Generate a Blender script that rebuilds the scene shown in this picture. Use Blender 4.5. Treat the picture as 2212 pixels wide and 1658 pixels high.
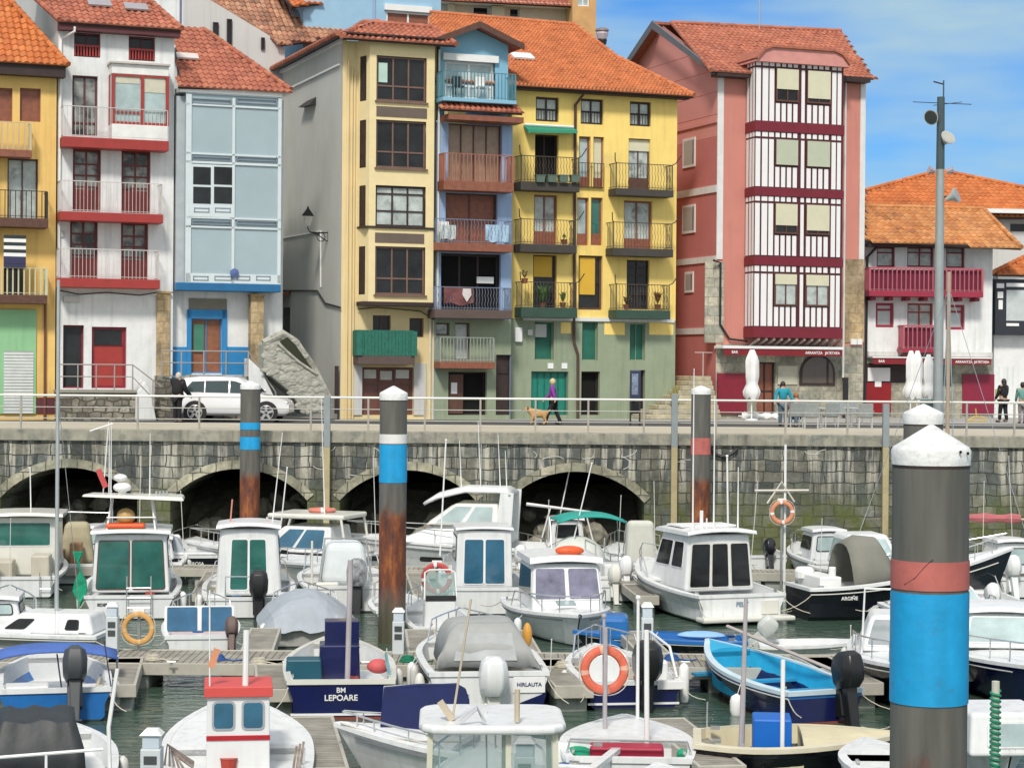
import bpy, bmesh, math, random
from mathutils import Vector, Matrix, Euler
R_ = math.radians
random.seed(7)
C = bpy.context.scene.collection
for o in list(bpy.data.objects): bpy.data.objects.remove(o)
SC = bpy.context.scene
# ------------------------------------------------------------------ camera, sky, sun
FOC = 4400.0; CU, CV = 1105.5, 829.0
HC = 6.5; DECK = 4.33
PITCH = R_(0.508); ROLL = R_(0.45)
cam = bpy.data.cameras.new('camera'); co = bpy.data.objects.new('camera', cam); C.objects.link(co)
RM = Matrix.Rotation(R_(90)-PITCH, 3, 'X') @ Matrix.Rotation(ROLL, 3, 'Z')
co.matrix_world = Matrix.Translation((0,0,HC)) @ RM.to_4x4()
cam.lens = 36*FOC/2211.0; cam.sensor_width = 36; cam.clip_start = .5; cam.clip_end = 5000
SC.camera = co
SUN_EL, SUN_AZ = R_(47), R_(189)      # azimuth clockwise from +Y, behind and left of the camera
w = bpy.data.worlds.new('World'); SC.world = w; w.use_nodes = True
nt = w.node_tree; nt.nodes.clear()
def nd(nt, t, **k):
    n = nt.nodes.new(t)
    for a, b in k.items(): setattr(n, a, b)
    return n
sky = nd(nt, 'ShaderNodeTexSky', sky_type='NISHITA', sun_disc=False, sun_elevation=SUN_EL, sun_rotation=SUN_AZ,
         air_density=1.0, dust_density=.35, ozone_density=2.2, altitude=0)
tc = nd(nt, 'ShaderNodeTexCoord'); mp = nd(nt, 'ShaderNodeMapping'); mp.inputs['Scale'].default_value = (2.0,2.0,9)
nz = nd(nt, 'ShaderNodeTexNoise'); nz.inputs['Scale'].default_value = 3.2; nz.inputs['Detail'].default_value = 3.5; nz.inputs['Roughness'].default_value = .55
cr = nd(nt, 'ShaderNodeValToRGB'); cr.color_ramp.elements[0].position = .36; cr.color_ramp.elements[1].position = .72
mx = nd(nt, 'ShaderNodeMix', data_type='RGBA'); mx.inputs[7].default_value = (4.6,6.4,7.6,1)
mu = nd(nt, 'ShaderNodeMath', operation='MULTIPLY'); mu.inputs[1].default_value = .9
tint = nd(nt, 'ShaderNodeMix', data_type='RGBA', blend_type='MULTIPLY'); tint.inputs[0].default_value = 1; tint.inputs[7].default_value = (.24,.52,.88,1)
bg = nd(nt, 'ShaderNodeBackground'); bg.inputs[1].default_value = .122
ow = nd(nt, 'ShaderNodeOutputWorld')
L = nt.links.new
L(tc.outputs['Generated'], mp.inputs[0]); L(mp.outputs[0], nz.inputs['Vector']); L(nz.outputs[0], cr.inputs[0]); L(cr.outputs[0], mu.inputs[0])
# unseen cloud added overhead and behind the camera to soften and neutralise the light
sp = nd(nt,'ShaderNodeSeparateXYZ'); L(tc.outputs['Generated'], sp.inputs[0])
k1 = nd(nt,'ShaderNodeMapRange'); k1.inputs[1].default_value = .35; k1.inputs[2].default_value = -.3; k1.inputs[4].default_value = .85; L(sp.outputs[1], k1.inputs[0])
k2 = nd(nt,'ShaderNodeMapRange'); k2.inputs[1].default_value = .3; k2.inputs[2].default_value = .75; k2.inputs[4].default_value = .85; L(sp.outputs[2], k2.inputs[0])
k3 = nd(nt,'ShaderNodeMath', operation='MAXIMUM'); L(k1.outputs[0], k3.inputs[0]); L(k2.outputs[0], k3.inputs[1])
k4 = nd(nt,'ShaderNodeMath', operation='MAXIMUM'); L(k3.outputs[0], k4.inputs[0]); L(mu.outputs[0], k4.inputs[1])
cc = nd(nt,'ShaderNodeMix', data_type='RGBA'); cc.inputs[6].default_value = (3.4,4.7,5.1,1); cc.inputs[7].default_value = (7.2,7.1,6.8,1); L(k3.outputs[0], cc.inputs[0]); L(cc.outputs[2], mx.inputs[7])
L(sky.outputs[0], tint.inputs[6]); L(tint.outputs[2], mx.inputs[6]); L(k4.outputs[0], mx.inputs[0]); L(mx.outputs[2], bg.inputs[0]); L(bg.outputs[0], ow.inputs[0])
sl = bpy.data.lights.new('sun', 'SUN'); sl.energy = 2.8; sl.angle = R_(9); sl.color = (1,.93,.84)
so = bpy.data.objects.new('sun', sl); C.objects.link(so)
sd = Vector((math.sin(SUN_AZ)*math.cos(SUN_EL), math.cos(SUN_AZ)*math.cos(SUN_EL), math.sin(SUN_EL)))
so.rotation_euler = sd.to_track_quat('Z','Y').to_euler(); so.location = (0,0,60)
SC.view_settings.view_transform = 'Standard'; SC.view_settings.look = 'None'; SC.view_settings.gamma = 1
SC.view_settings.use_curve_mapping = False; SC.view_settings.exposure = 0.2
SC.render.resolution_x = 1024; SC.render.resolution_y = 767

# ------------------------------------------------------------------ pixel helpers (photo at 2211 wide)
def ray(u, v): return RM @ Vector(((u-CU)/FOC, -(v-CV)/FOC, -1))
def at_z(u, v, z=0):
    d = ray(u,v); t = (z-HC)/d.z; return Vector((0,0,HC)) + d*t
def at_y(u, v, y):
    d = ray(u,v); return Vector((0,0,HC)) + d*(y/d.y)
class Pl:                              # a vertical (or slanted) working plane: (a right, d toward viewer, z up)
    def __init__(s, o, yaw, pitch=None):
        s.o = Vector(o); y = R_(yaw); s.yaw = yaw
        s.x = Vector((math.cos(y), math.sin(y), 0)); n = Vector((math.sin(y), -math.cos(y), 0))
        if pitch is None: s.up = Vector((0,0,1)); s.n = n
        else:
            p = R_(pitch); s.up = -n*math.cos(p) + Vector((0,0,1))*math.sin(p); s.n = n*math.sin(p) + Vector((0,0,1))*math.cos(p)
    def hit(s, u, v, c=0):
        d = ray(u,v); oo = s.o + s.n*c; t = (oo-Vector((0,0,HC))).dot(s.n)/d.dot(s.n)
        p = Vector((0,0,HC)) + d*t - oo
        return p.dot(s.x), p.dot(s.up)
    def w(s, p): return s.o + s.x*p[0] + s.n*p[1] + s.up*p[2]
    def rect(s, u0, v0, u1, v1, c=0):
        um, vm = (u0+u1)/2, (v0+v1)/2
        return s.hit(u0,vm,c)[0], s.hit(u1,vm,c)[0], s.hit(um,v1,c)[1], s.hit(um,v0,c)[1]
    def shift(s, c, a=0): 
        q = Pl(s.o + s.n*c + s.x*a, s.yaw); return q
# ------------------------------------------------------------------ materials
MATS = {}
def M(name, col, rough=.6, var=.12, scale=2.5, bump=0., bscale=None, metal=0., spec=.5, coat=0., streak=0., dark=None, dscale=1.2, dthr=.6, alpha=None, trans=0, mix=None):
    if name in MATS: return MATS[name]
    m = bpy.data.materials.new(name); m.use_nodes = True; nt = m.node_tree; L = nt.links.new
    b = nt.nodes['Principled BSDF']; b.inputs['Roughness'].default_value = rough; b.inputs['Metallic'].default_value = metal
    b.inputs['Specular IOR Level'].default_value = spec; b.inputs['Coat Weight'].default_value = coat; b.inputs['Coat Roughness'].default_value = .08
    if alpha is not None: b.inputs['Alpha'].default_value = alpha
    if trans: b.inputs['Transmission Weight'].default_value = trans
    tc = nd(nt,'ShaderNodeTexCoord')
    n1 = nd(nt,'ShaderNodeTexNoise'); n1.inputs['Scale'].default_value = scale; n1.inputs['Detail'].default_value = 6; n1.inputs['Roughness'].default_value = .6
    L(tc.outputs['Object'], n1.inputs['Vector'])
    mr = nd(nt,'ShaderNodeMapRange'); mr.inputs[1].default_value = .25; mr.inputs[2].default_value = .75; mr.inputs[3].default_value = 1-var; mr.inputs[4].default_value = 1+var
    L(n1.outputs[0], mr.inputs[0])
    mm = nd(nt,'ShaderNodeMix', data_type='RGBA', blend_type='MULTIPLY'); mm.inputs[0].default_value = 1; mm.inputs[6].default_value = (*col,1)
    L(mr.outputs[0], mm.inputs[7]); cur = mm.outputs[2]
    if streak:
        mp = nd(nt,'ShaderNodeMapping'); mp.inputs['Scale'].default_value = (3.5,3.5,.25)
        n2 = nd(nt,'ShaderNodeTexNoise'); n2.inputs['Scale'].default_value = 1.6; n2.inputs['Detail'].default_value = 5
        L(tc.outputs['Object'], mp.inputs[0]); L(mp.outputs[0], n2.inputs['Vector'])
        r2 = nd(nt,'ShaderNodeMapRange'); r2.inputs[1].default_value = .5; r2.inputs[2].default_value = .8; r2.inputs[3].default_value = 1; r2.inputs[4].default_value = 1-streak
        L(n2.outputs[0], r2.inputs[0]); m2 = nd(nt,'ShaderNodeMix', data_type='RGBA', blend_type='MULTIPLY'); m2.inputs[0].default_value = 1
        L(cur, m2.inputs[6]); L(r2.outputs[0], m2.inputs[7]); cur = m2.outputs[2]
    if dark:
        n3 = nd(nt,'ShaderNodeTexNoise'); n3.inputs['Scale'].default_value = dscale; n3.inputs['Detail'].default_value = 8; n3.inputs['Roughness'].default_value = .65
        L(tc.outputs['Object'], n3.inputs['Vector'])
        r3 = nd(nt,'ShaderNodeMapRange'); r3.inputs[1].default_value = dthr-.06; r3.inputs[2].default_value = dthr+.1
        L(n3.outputs[0], r3.inputs[0]); m3 = nd(nt,'ShaderNodeMix', data_type='RGBA'); m3.inputs[7].default_value = (*dark,1)
        L(r3.outputs[0], m3.inputs[0]); L(cur, m3.inputs[6]); cur = m3.outputs[2]
    L(cur, b.inputs['Base Color'])
    if bump:
        n4 = nd(nt,'ShaderNodeTexNoise'); n4.inputs['Scale'].default_value = bscale or 12; n4.inputs['Detail'].default_value = 4
        L(tc.outputs['Object'], n4.inputs['Vector'])
        bp = nd(nt,'ShaderNodeBump'); bp.inputs['Strength'].default_value = bump; bp.inputs['Distance'].default_value = .02
        L(n4.outputs[0], bp.inputs['Height']); L(bp.outputs[0], b.inputs['Normal'])
    MATS[name] = m; return m
def Mbrick(name, cols, mortar, bw, bh, msize=.02, bump=.5, moss=None, stain=None, plane='xz', scale=1, wobble=.04):
    m = bpy.data.materials.new(name); m.use_nodes = True; nt = m.node_tree; L = nt.links.new
    b = nt.nodes['Principled BSDF']; b.inputs['Roughness'].default_value = .88
    tc = nd(nt,'ShaderNodeTexCoord'); sx = nd(nt,'ShaderNodeSeparateXYZ'); cx = nd(nt,'ShaderNodeCombineXYZ')
    wn = nd(nt,'ShaderNodeTexNoise'); wn.inputs['Scale'].default_value = 1.7; wn.inputs['Detail'].default_value = 2
    ad = nd(nt,'ShaderNodeVectorMath', operation='MULTIPLY_ADD'); ad.inputs[1].default_value = (wobble*3,wobble*3,wobble*3)
    L(tc.outputs['Object'], wn.inputs['Vector']); L(wn.outputs['Color'], ad.inputs[0]); L(tc.outputs['Object'], ad.inputs[2])
    L(ad.outputs[0], sx.inputs[0]); L(sx.outputs[0], cx.inputs[0]); L(sx.outputs[2], cx.inputs[1])
    br = nd(nt,'ShaderNodeTexBrick'); br.inputs['Scale'].default_value = 1; br.inputs['Brick Width'].default_value = bw; br.inputs['Row Height'].default_value = bh
    br.inputs['Mortar Size'].default_value = msize; br.inputs['Mortar Smooth'].default_value = .3; br.inputs['Bias'].default_value = 0; br.offset = .5; br.squash = .7; br.squash_frequency = 3
    br.inputs['Color1'].default_value = (0,0,0,1); br.inputs['Color2'].default_value = (1,1,1,1); br.inputs['Mortar'].default_value = (.5,.5,.5,1)
    L(cx.outputs[0], br.inputs['Vector'])
    cr = nd(nt,'ShaderNodeValToRGB'); cr.color_ramp.elements[0].color = (*cols[0],1); cr.color_ramp.elements[1].color = (*cols[-1],1)
    for i, c in enumerate(cols[1:-1]): e = cr.color_ramp.elements.new((i+1)/(len(cols)-1)); e.color = (*c,1)
    L(br.outputs['Color'], cr.inputs[0])
    nn = nd(nt,'ShaderNodeTexNoise'); nn.inputs['Scale'].default_value = 5; nn.inputs['Detail'].default_value = 8; nn.inputs['Roughness'].default_value = .7
    L(tc.outputs['Object'], nn.inputs['Vector'])
    mr = nd(nt,'ShaderNodeMapRange'); mr.inputs[1].default_value = .3; mr.inputs[2].default_value = .7; mr.inputs[3].default_value = .6; mr.inputs[4].default_value = 1.4
    L(nn.outputs[0], mr.inputs[0]); mm = nd(nt,'ShaderNodeMix', data_type='RGBA', blend_type='MULTIPLY'); mm.inputs[0].default_value = 1
    L(cr.outputs[0], mm.inputs[6]); L(mr.outputs[0], mm.inputs[7]); cur = mm.outputs[2]
    nb_=nd(nt,'ShaderNodeTexNoise'); nb_.inputs['Scale'].default_value=.55; nb_.inputs['Detail'].default_value=4; L(tc.outputs['Object'],nb_.inputs['Vector'])
    rb_=nd(nt,'ShaderNodeMapRange'); rb_.inputs[1].default_value=.35; rb_.inputs[2].default_value=.65; rb_.inputs[3].default_value=.6; rb_.inputs[4].default_value=1.25; L(nb_.outputs[0],rb_.inputs[0])
    mb_=nd(nt,'ShaderNodeMix',data_type='RGBA',blend_type='MULTIPLY'); mb_.inputs[0].default_value=1; L(cur,mb_.inputs[6]); L(rb_.outputs[0],mb_.inputs[7]); cur=mb_.outputs[2]
    if stain:
        mp = nd(nt,'ShaderNodeMapping'); mp.inputs['Scale'].default_value = (2.4,2.4,.16)
        n2 = nd(nt,'ShaderNodeTexNoise'); n2.inputs['Scale'].default_value = 1.4; n2.inputs['Detail'].default_value = 6; n2.inputs['Roughness'].default_value = .62
        L(tc.outputs['Object'], mp.inputs[0]); L(mp.outputs[0], n2.inputs['Vector'])
        r2 = nd(nt,'ShaderNodeMapRange'); r2.inputs[1].default_value = .5; r2.inputs[2].default_value = .62; r2.inputs[4].default_value = .85
        L(n2.outputs[0], r2.inputs[0]); m2 = nd(nt,'ShaderNodeMix', data_type='RGBA'); m2.inputs[7].default_value = (*stain,1)
        zz = nd(nt,'ShaderNodeSeparateXYZ'); L(tc.outputs['Object'], zz.inputs[0])
        rz = nd(nt,'ShaderNodeMapRange'); rz.inputs[1].default_value = 1.6; rz.inputs[2].default_value = 3.3; L(zz.outputs[2], rz.inputs[0])
        mz = nd(nt,'ShaderNodeMath', operation='MULTIPLY'); L(r2.outputs[0], mz.inputs[0]); L(rz.outputs[0], mz.inputs[1])
        L(mz.outputs[0], m2.inputs[0]); L(cur, m2.inputs[6]); cur = m2.outputs[2]
    mo = nd(nt,'ShaderNodeMix', data_type='RGBA'); mo.inputs[7].default_value = (*mortar,1)
    L(br.outputs['Fac'], mo.inputs[0]); L(cur, mo.inputs[6]); cur = mo.outputs[2]
    if moss:
        z2 = nd(nt,'ShaderNodeSeparateXYZ'); L(tc.outputs['Object'], z2.inputs[0])
        rz = nd(nt,'ShaderNodeMapRange'); rz.inputs[1].default_value = 2.9; rz.inputs[2].default_value = 1.7; L(z2.outputs[2], rz.inputs[0])
        n5 = nd(nt,'ShaderNodeTexNoise'); n5.inputs['Scale'].default_value = 1.3; n5.inputs['Detail'].default_value = 6; L(tc.outputs['Object'], n5.inputs['Vector'])
        r5 = nd(nt,'ShaderNodeMapRange'); r5.inputs[1].default_value = .35; r5.inputs[2].default_value = .62; L(n5.outputs[0], r5.inputs[0])
        m5 = nd(nt,'ShaderNodeMath', operation='MULTIPLY'); L(rz.outputs[0], m5.inputs[0]); L(r5.outputs[0], m5.inputs[1])
        m6 = nd(nt,'ShaderNodeMix', data_type='RGBA'); m6.inputs[7].default_value = (*moss,1); L(m5.outputs[0], m6.inputs[0]); L(cur, m6.inputs[6]); cur = m6.outputs[2]
    L(cur, b.inputs['Base Color'])
    ma = nd(nt,'ShaderNodeMath', operation='MULTIPLY_ADD'); ma.inputs[1].default_value = -1; L(br.outputs['Fac'], ma.inputs[0]); L(nn.outputs[0], ma.inputs[2])
    bp = nd(nt,'ShaderNodeBump'); bp.inputs['Strength'].default_value = bump; bp.inputs['Distance'].default_value = .05; L(ma.outputs[0], bp.inputs['Height']); L(bp.outputs[0], b.inputs['Normal'])
    MATS[name] = m; return m
def Mtile(name, cols, dirt=.3):
    m = bpy.data.materials.new(name); m.use_nodes = True; nt = m.node_tree; L = nt.links.new
    b = nt.nodes['Principled BSDF']; b.inputs['Roughness'].default_value = .8
    uv = nd(nt,'ShaderNodeUVMap'); uv.uv_map = 'UVMap'
    wn = nd(nt,'ShaderNodeTexWhiteNoise', noise_dimensions='2D'); L(uv.outputs[0], wn.inputs['Vector'])
    cr = nd(nt,'ShaderNodeValToRGB'); e = cr.color_ramp.elements; e[0].color = (*cols[0],1); e[1].color = (*cols[-1],1)
    for i, c in enumerate(cols[1:-1]): k = e.new((i+1)/(len(cols)-1)); k.color = (*c,1)
    L(wn.outputs[0], cr.inputs[0])
    tc = nd(nt,'ShaderNodeTexCoord'); n1 = nd(nt,'ShaderNodeTexNoise'); n1.inputs['Scale'].default_value = .9; n1.inputs['Detail'].default_value = 7; n1.inputs['Roughness'].default_value = .7
    L(tc.outputs['Object'], n1.inputs['Vector']); mr = nd(nt,'ShaderNodeMapRange'); mr.inputs[1].default_value = .35; mr.inputs[2].default_value = .7; mr.inputs[3].default_value = 1.15; mr.inputs[4].default_value = 1-dirt
    L(n1.outputs[0], mr.inputs[0]); mm = nd(nt,'ShaderNodeMix', data_type='RGBA', blend_type='MULTIPLY'); mm.inputs[0].default_value = 1
    L(cr.outputs[0], mm.inputs[6]); L(mr.outputs[0], mm.inputs[7]); L(mm.outputs[2], b.inputs['Base Color'])
    MATS[name] = m; return m
# ------------------------------------------------------------------ mesh helpers
def tag(o, label=None, cat=None, group=None, kind=None):
    if label: o['label'] = label
    if cat: o['category'] = cat
    if group: o['group'] = group
    if kind: o['kind'] = kind
    return o
def empty(name, loc=(0,0,0), rz=0, label=None, cat=None, group=None):
    o = bpy.data.objects.new(name, None); o.empty_display_size = .2; C.objects.link(o); o.location = loc; o.rotation_euler = (0,0,rz)
    return tag(o, label, cat, group)
def copy_tree(o, parent=None):
    c = o.copy(); C.objects.link(c); c.parent = parent
    for ch in list(o.children): copy_tree(ch, c)
    return c
def woff(p):
    while p is not None:
        if 'wl' in p: return Vector(p['wl'])
        p = p.parent
    return Vector((0,0,0))
class MB:
    def __init__(s, T=None): s.v=[]; s.f=[]; s.m=[]; s.T=T; s.uv=None
    def add(s, vs, fs, m=0):
        n = len(s.v); s.v += [s.T(Vector(p)) if s.T else Vector(p) for p in vs]; s.f += [tuple(i+n for i in f) for f in fs]; s.m += [m]*len(fs); return s
    def hexa(s, p, m=0): return s.add(p, [(0,1,2,3),(7,6,5,4),(0,4,5,1),(1,5,6,2),(2,6,7,3),(3,7,4,0)], m)
    def box(s, x0,x1,y0,y1,z0,z1, m=0):
        return s.hexa([(x0,y0,z0),(x1,y0,z0),(x1,y1,z0),(x0,y1,z0),(x0,y0,z1),(x1,y0,z1),(x1,y1,z1),(x0,y1,z1)], m)
    def obox(s, c, hx, hy, hz, rz=0, rx=0, ry=0, m=0):
        Q = Euler((rx,ry,rz)).to_matrix(); c = Vector(c)
        return s.hexa([c+Q@Vector((i*hx,j*hy,k*hz)) for k in (-1,1) for i,j in ((-1,-1),(1,-1),(1,1),(-1,1))], m)
    def quad(s, a,b,c,d, m=0): return s.add([a,b,c,d],[(0,1,2,3)], m)
    def prism(s, pts, d0, d1, m=0, ax=1):      # pts in the 2 other axes, extruded along axis ax
        def P(p,d): 
            q=list(p); q.insert(ax,d); return tuple(q)
        n=len(pts); return s.add([P(p,d0) for p in pts]+[P(p,d1) for p in pts], [tuple(range(n)), tuple(range(2*n-1,n-1,-1))]+[(i,(i+1)%n,n+(i+1)%n,n+i) for i in range(n)], m)
    def tube(s, pts, r, n=6, closed=False, m=0, rs=None, cap=True):
        pts=[Vector(p) for p in pts]; N=len(pts); vs=[]; prev=None
        for i,p in enumerate(pts):
            if closed: t=(pts[(i+1)%N]-pts[i-1])
            else: t=(pts[min(i+1,N-1)]-pts[max(i-1,0)])
            if t.length<1e-9: t=Vector((0,0,1))
            t.normalize()
            if prev is None: a=Vector((0,0,1)) if abs(t.z)<.9 else Vector((1,0,0)); e=t.cross(a).normalized()
            else:
                e=(prev-t*prev.dot(t)); e = e.normalized() if e.length>1e-6 else t.cross(Vector((0,0,1))).normalized()
            prev=e; f=t.cross(e); rr = rs[i] if rs else r
            vs += [p+(e*math.cos(2*math.pi*k/n)+f*math.sin(2*math.pi*k/n))*rr for k in range(n)]
        fs=[]
        for i in range(N if closed else N-1):
            a=i*n; b=((i+1)%N)*n
            fs += [(a+k,a+(k+1)%n,b+(k+1)%n,b+k) for k in range(n)]
        if not closed and cap: fs += [tuple(range(n-1,-1,-1)), tuple((N-1)*n+k for k in range(n))]
        return s.add(vs, fs, m)
    def lathe(s, prof, c=(0,0,0), n=20, m=0, axis=None, ang=None):   # prof: (r,z)
        c=Vector(c); Q = Vector(axis).normalized().to_track_quat('Z','Y').to_matrix() if axis else Matrix.Identity(3)
        vs=[c+Q@Vector((r*math.cos(2*math.pi*k/n), r*math.sin(2*math.pi*k/n), z)) for r,z in prof for k in range(n)]
        fs=[(i*n+k,i*n+(k+1)%n,(i+1)*n+(k+1)%n,(i+1)*n+k) for i in range(len(prof)-1) for k in range(n)]
        fs += [tuple(range(n-1,-1,-1)), tuple((len(prof)-1)*n+k for k in range(n))]
        return s.add(vs, fs, m)
    def ell(s, c, rx, ry, rz, n=12, k=8, m=0, Q=None, jit=0):
        c=Vector(c); vs=[]; Q = Q or Matrix.Identity(3)
        for i in range(1,k):
            th=math.pi*i/k
            for j in range(n):
                ph=2*math.pi*j/n; q=1+random.uniform(-jit,jit); vs.append(c+Q@Vector((rx*math.sin(th)*math.cos(ph)*q, ry*math.sin(th)*math.sin(ph)*q, rz*math.cos(th)*q)))
        vs += [c+Q@Vector((0,0,rz)), c+Q@Vector((0,0,-rz))]; a=len(vs)-2
        fs=[(i*n+j,i*n+(j+1)%n,(i+1)*n+(j+1)%n,(i+1)*n+j) for i in range(k-2) for j in range(n)]
        fs += [(a,(j+1)%n,j) for j in range(n)]+[(a+1,(k-2)*n+j,(k-2)*n+(j+1)%n) for j in range(n)]
        return s.add(vs, fs, m)
    def grid(s, rows, m=0, closed=False):     # rows of equal length point lists -> skin
        n=len(rows[0]); vs=[p for r in rows for p in r]
        return s.add(vs, [(i*n+j,i*n+(j+1)%n,(i+1)*n+(j+1)%n,(i+1)*n+j) for i in range(len(rows)-1) for j in range(n if closed else n-1)], m)
    def rpanel(s, q, a0,a1,b0,b1, off, thick, r=0, m=0):   # rounded panel on quad q=(p00,p10,p11,p01), bilinear coords
        p00,p10,p11,p01=[Vector(x) for x in q]; nn=(p10-p00).cross(p01-p00).normalized()
        W=(p10-p00).length; H=(p01-p00).length; w=(a1-a0)*W; h=(b1-b0)*H; r=min(r,w/2.01,h/2.01); pts=[]
        def bl(a,b): return p00*(1-a)*(1-b)+p10*a*(1-b)+p11*a*b+p01*(1-a)*b
        if r>0:
            for cx,cy,s0 in ((a1-r/W,b1-r/H,0),(a0+r/W,b1-r/H,1),(a0+r/W,b0+r/H,2),(a1-r/W,b0+r/H,3)):
                for k in range(4):
                    t=(s0+k/3)*math.pi/2; pts.append((cx+math.cos(t)*r/W, cy+math.sin(t)*r/H))
        else: pts=[(a0,b0),(a1,b0),(a1,b1),(a0,b1)]
        n=len(pts); A=[bl(*p)+nn*off for p in pts]; B=[bl(*p)+nn*(off+thick) for p in pts]
        return s.add(A+B,[tuple(range(n)),tuple(range(2*n-1,n-1,-1))]+[(i,(i+1)%n,n+(i+1)%n,n+i) for i in range(n)], m)
    def build(s, name, mat, parent=None, root=None, smooth=False, bevel=0, seg=2, solid=0, subd=0, label=None):
        me = bpy.data.meshes.new(name); off = Vector((0,0,0))
        off = woff(root or parent)
        me.from_pydata([tuple(p-off) for p in s.v], [], s.f)
        for mt in (mat if isinstance(mat,(list,tuple)) else [mat]): me.materials.append(mt)
        for p, k in zip(me.polygons, s.m): p.material_index = k; p.use_smooth = smooth
        if s.uv:
            l = me.uv_layers.new(name='UVMap'); i = 0
            for p, uv in zip(me.polygons, s.uv):
                for li in p.loop_indices: l.data[li].uv = uv
        bm = bmesh.new(); bm.from_mesh(me); bmesh.ops.recalc_face_normals(bm, faces=bm.faces); bm.to_mesh(me); bm.free()
        if smooth:
            try: me.set_sharp_from_angle(angle=R_(42))
            except Exception: pass
        o = bpy.data.objects.new(name, me); C.objects.link(o)
        if parent is not None: o.parent = parent
        if solid: k = o.modifiers.new('solid','SOLIDIFY'); k.thickness = solid; k.offset = 0
        if bevel: k = o.modifiers.new('bevel','BEVEL'); k.width = bevel; k.segments = seg; k.limit_method = 'ANGLE'; k.angle_limit = R_(35)
        if subd: k = o.modifiers.new('sub','SUBSURF'); k.levels = subd; k.render_levels = subd
        if label: o['label'] = label
        return o
def wroot(name, loc, label, cat, group=None):       # world-coordinate thing: children verts are given in world space
    o = empty(name, loc, 0, label, cat, group); o['wl'] = list(loc); return o
def I(p): return p
def clean():
    for o in bpy.data.objects:
        if 'wl' in o: del o['wl']
FONTC = {}
def text(s_, size, T, mat, parent, name='lettering', depth=.006, bold=True, root=None):
    cu = bpy.data.curves.new('t','FONT'); cu.body = s_; cu.size = size; cu.extrude = depth; cu.align_x = 'CENTER'; cu.align_y = 'CENTER'
    if bold: cu.offset = size*.018
    o = bpy.data.objects.new('t', cu); C.objects.link(o); bpy.context.view_layer.update()
    me = bpy.data.meshes.new_from_object(o.evaluated_get(bpy.context.evaluated_depsgraph_get())); bpy.data.objects.remove(o)
    off = woff(parent)
    for v in me.vertices: v.co = T(v.co) - off
    me.materials.clear(); me.materials.append(mat)
    o = bpy.data.objects.new(name, me); C.objects.link(o); o.parent = parent; return o

# ------------------------------------------------------------------ shared materials
gl_dark = M('window_glass_dark', (.018,.02,.022), rough=.06, var=.7, scale=1.2, spec=.3)
gl_teal = M('window_glass_green', (.03,.13,.11), rough=.06, var=.45, scale=1.2, spec=.6)  # mottled tone paints reflections into the green glass
gl_mix = M('half_curtained_glass', (.3,.32,.3), rough=.1, var=.5, scale=1.4, spec=.4, dark=(.03,.03,.03), dscale=1.1, dthr=.5)
oxb = M('oxblood_frame', (.13,.018,.016), rough=.5, var=.2)
gl_blue = M('window_glass_blue', (.03,.12,.2), rough=.1, var=.4, scale=1.5, spec=.8)
gl_curt = M('curtained_glass', (.42,.47,.45), rough=.15, var=.35, scale=2.2, spec=.5, dark=(.12,.13,.13), dscale=1.5, dthr=.6)
gl_pale = M('pale_glass', (.36,.46,.46), rough=.15, var=.3, scale=1.6, spec=.9)
gl_tan = M('brown_curtain_glass', (.3,.2,.13), rough=.25, var=.35, scale=2, spec=.6)
cream_sh = M('cream_roller_shutter', (.62,.6,.44), rough=.6, var=.06)
white_p = M('white_paint', (.78,.79,.78), rough=.45, var=.05)
white_w = M('white_render', (.72,.74,.74), rough=.85, var=.08, streak=.25, bump=.2, bscale=25, dark=(.55,.57,.55), dscale=.9, dthr=.64)
red_p = M('dark_red_paint', (.33,.035,.03), rough=.5, var=.12)
maroon = M('maroon_paint', (.22,.012,.03), rough=.5, var=.12)
brown_w = M('brown_wood', (.1,.045,.03), rough=.55, var=.25, scale=6)
brown_r = M('red_brown_wood', (.24,.085,.05), rough=.5, var=.25, scale=6)
dark_w = M('dark_brown_wood', (.035,.02,.018), rough=.6, var=.3)
black_m = M('black_iron', (.02,.02,.022), rough=.5, var=.2)
grey_m = M('galvanised_steel', (.42,.44,.43), rough=.4, var=.12, metal=.6)
steel = M('stainless_steel', (.7,.71,.7), rough=.25, var=.05, metal=.85)
t_orange = Mtile('orange_roof_tiles', [(.42,.125,.045),(.5,.16,.055),(.54,.19,.075),(.45,.14,.05)], .22)
t_bright = Mtile('bright_orange_tiles', [(.46,.125,.03),(.54,.165,.045),(.58,.2,.06),(.43,.12,.035)], .22)
t_tan = Mtile('tan_orange_tiles', [(.44,.17,.055),(.54,.24,.08),(.6,.3,.12),(.36,.14,.06)], .25)
t_red = Mtile('red_brown_tiles', [(.33,.1,.06),(.4,.13,.075),(.46,.17,.1),(.31,.1,.065)], .28)
t_old = Mtile('weathered_tiles', [(.3,.13,.08),(.42,.2,.12),(.5,.28,.17),(.22,.11,.08)], .45)
void_shade = M('dark_void', (.004,.004,.004), rough=1, var=0)  # near-black paint standing in for shade in vaults, rooms, doorways and holes
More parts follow.
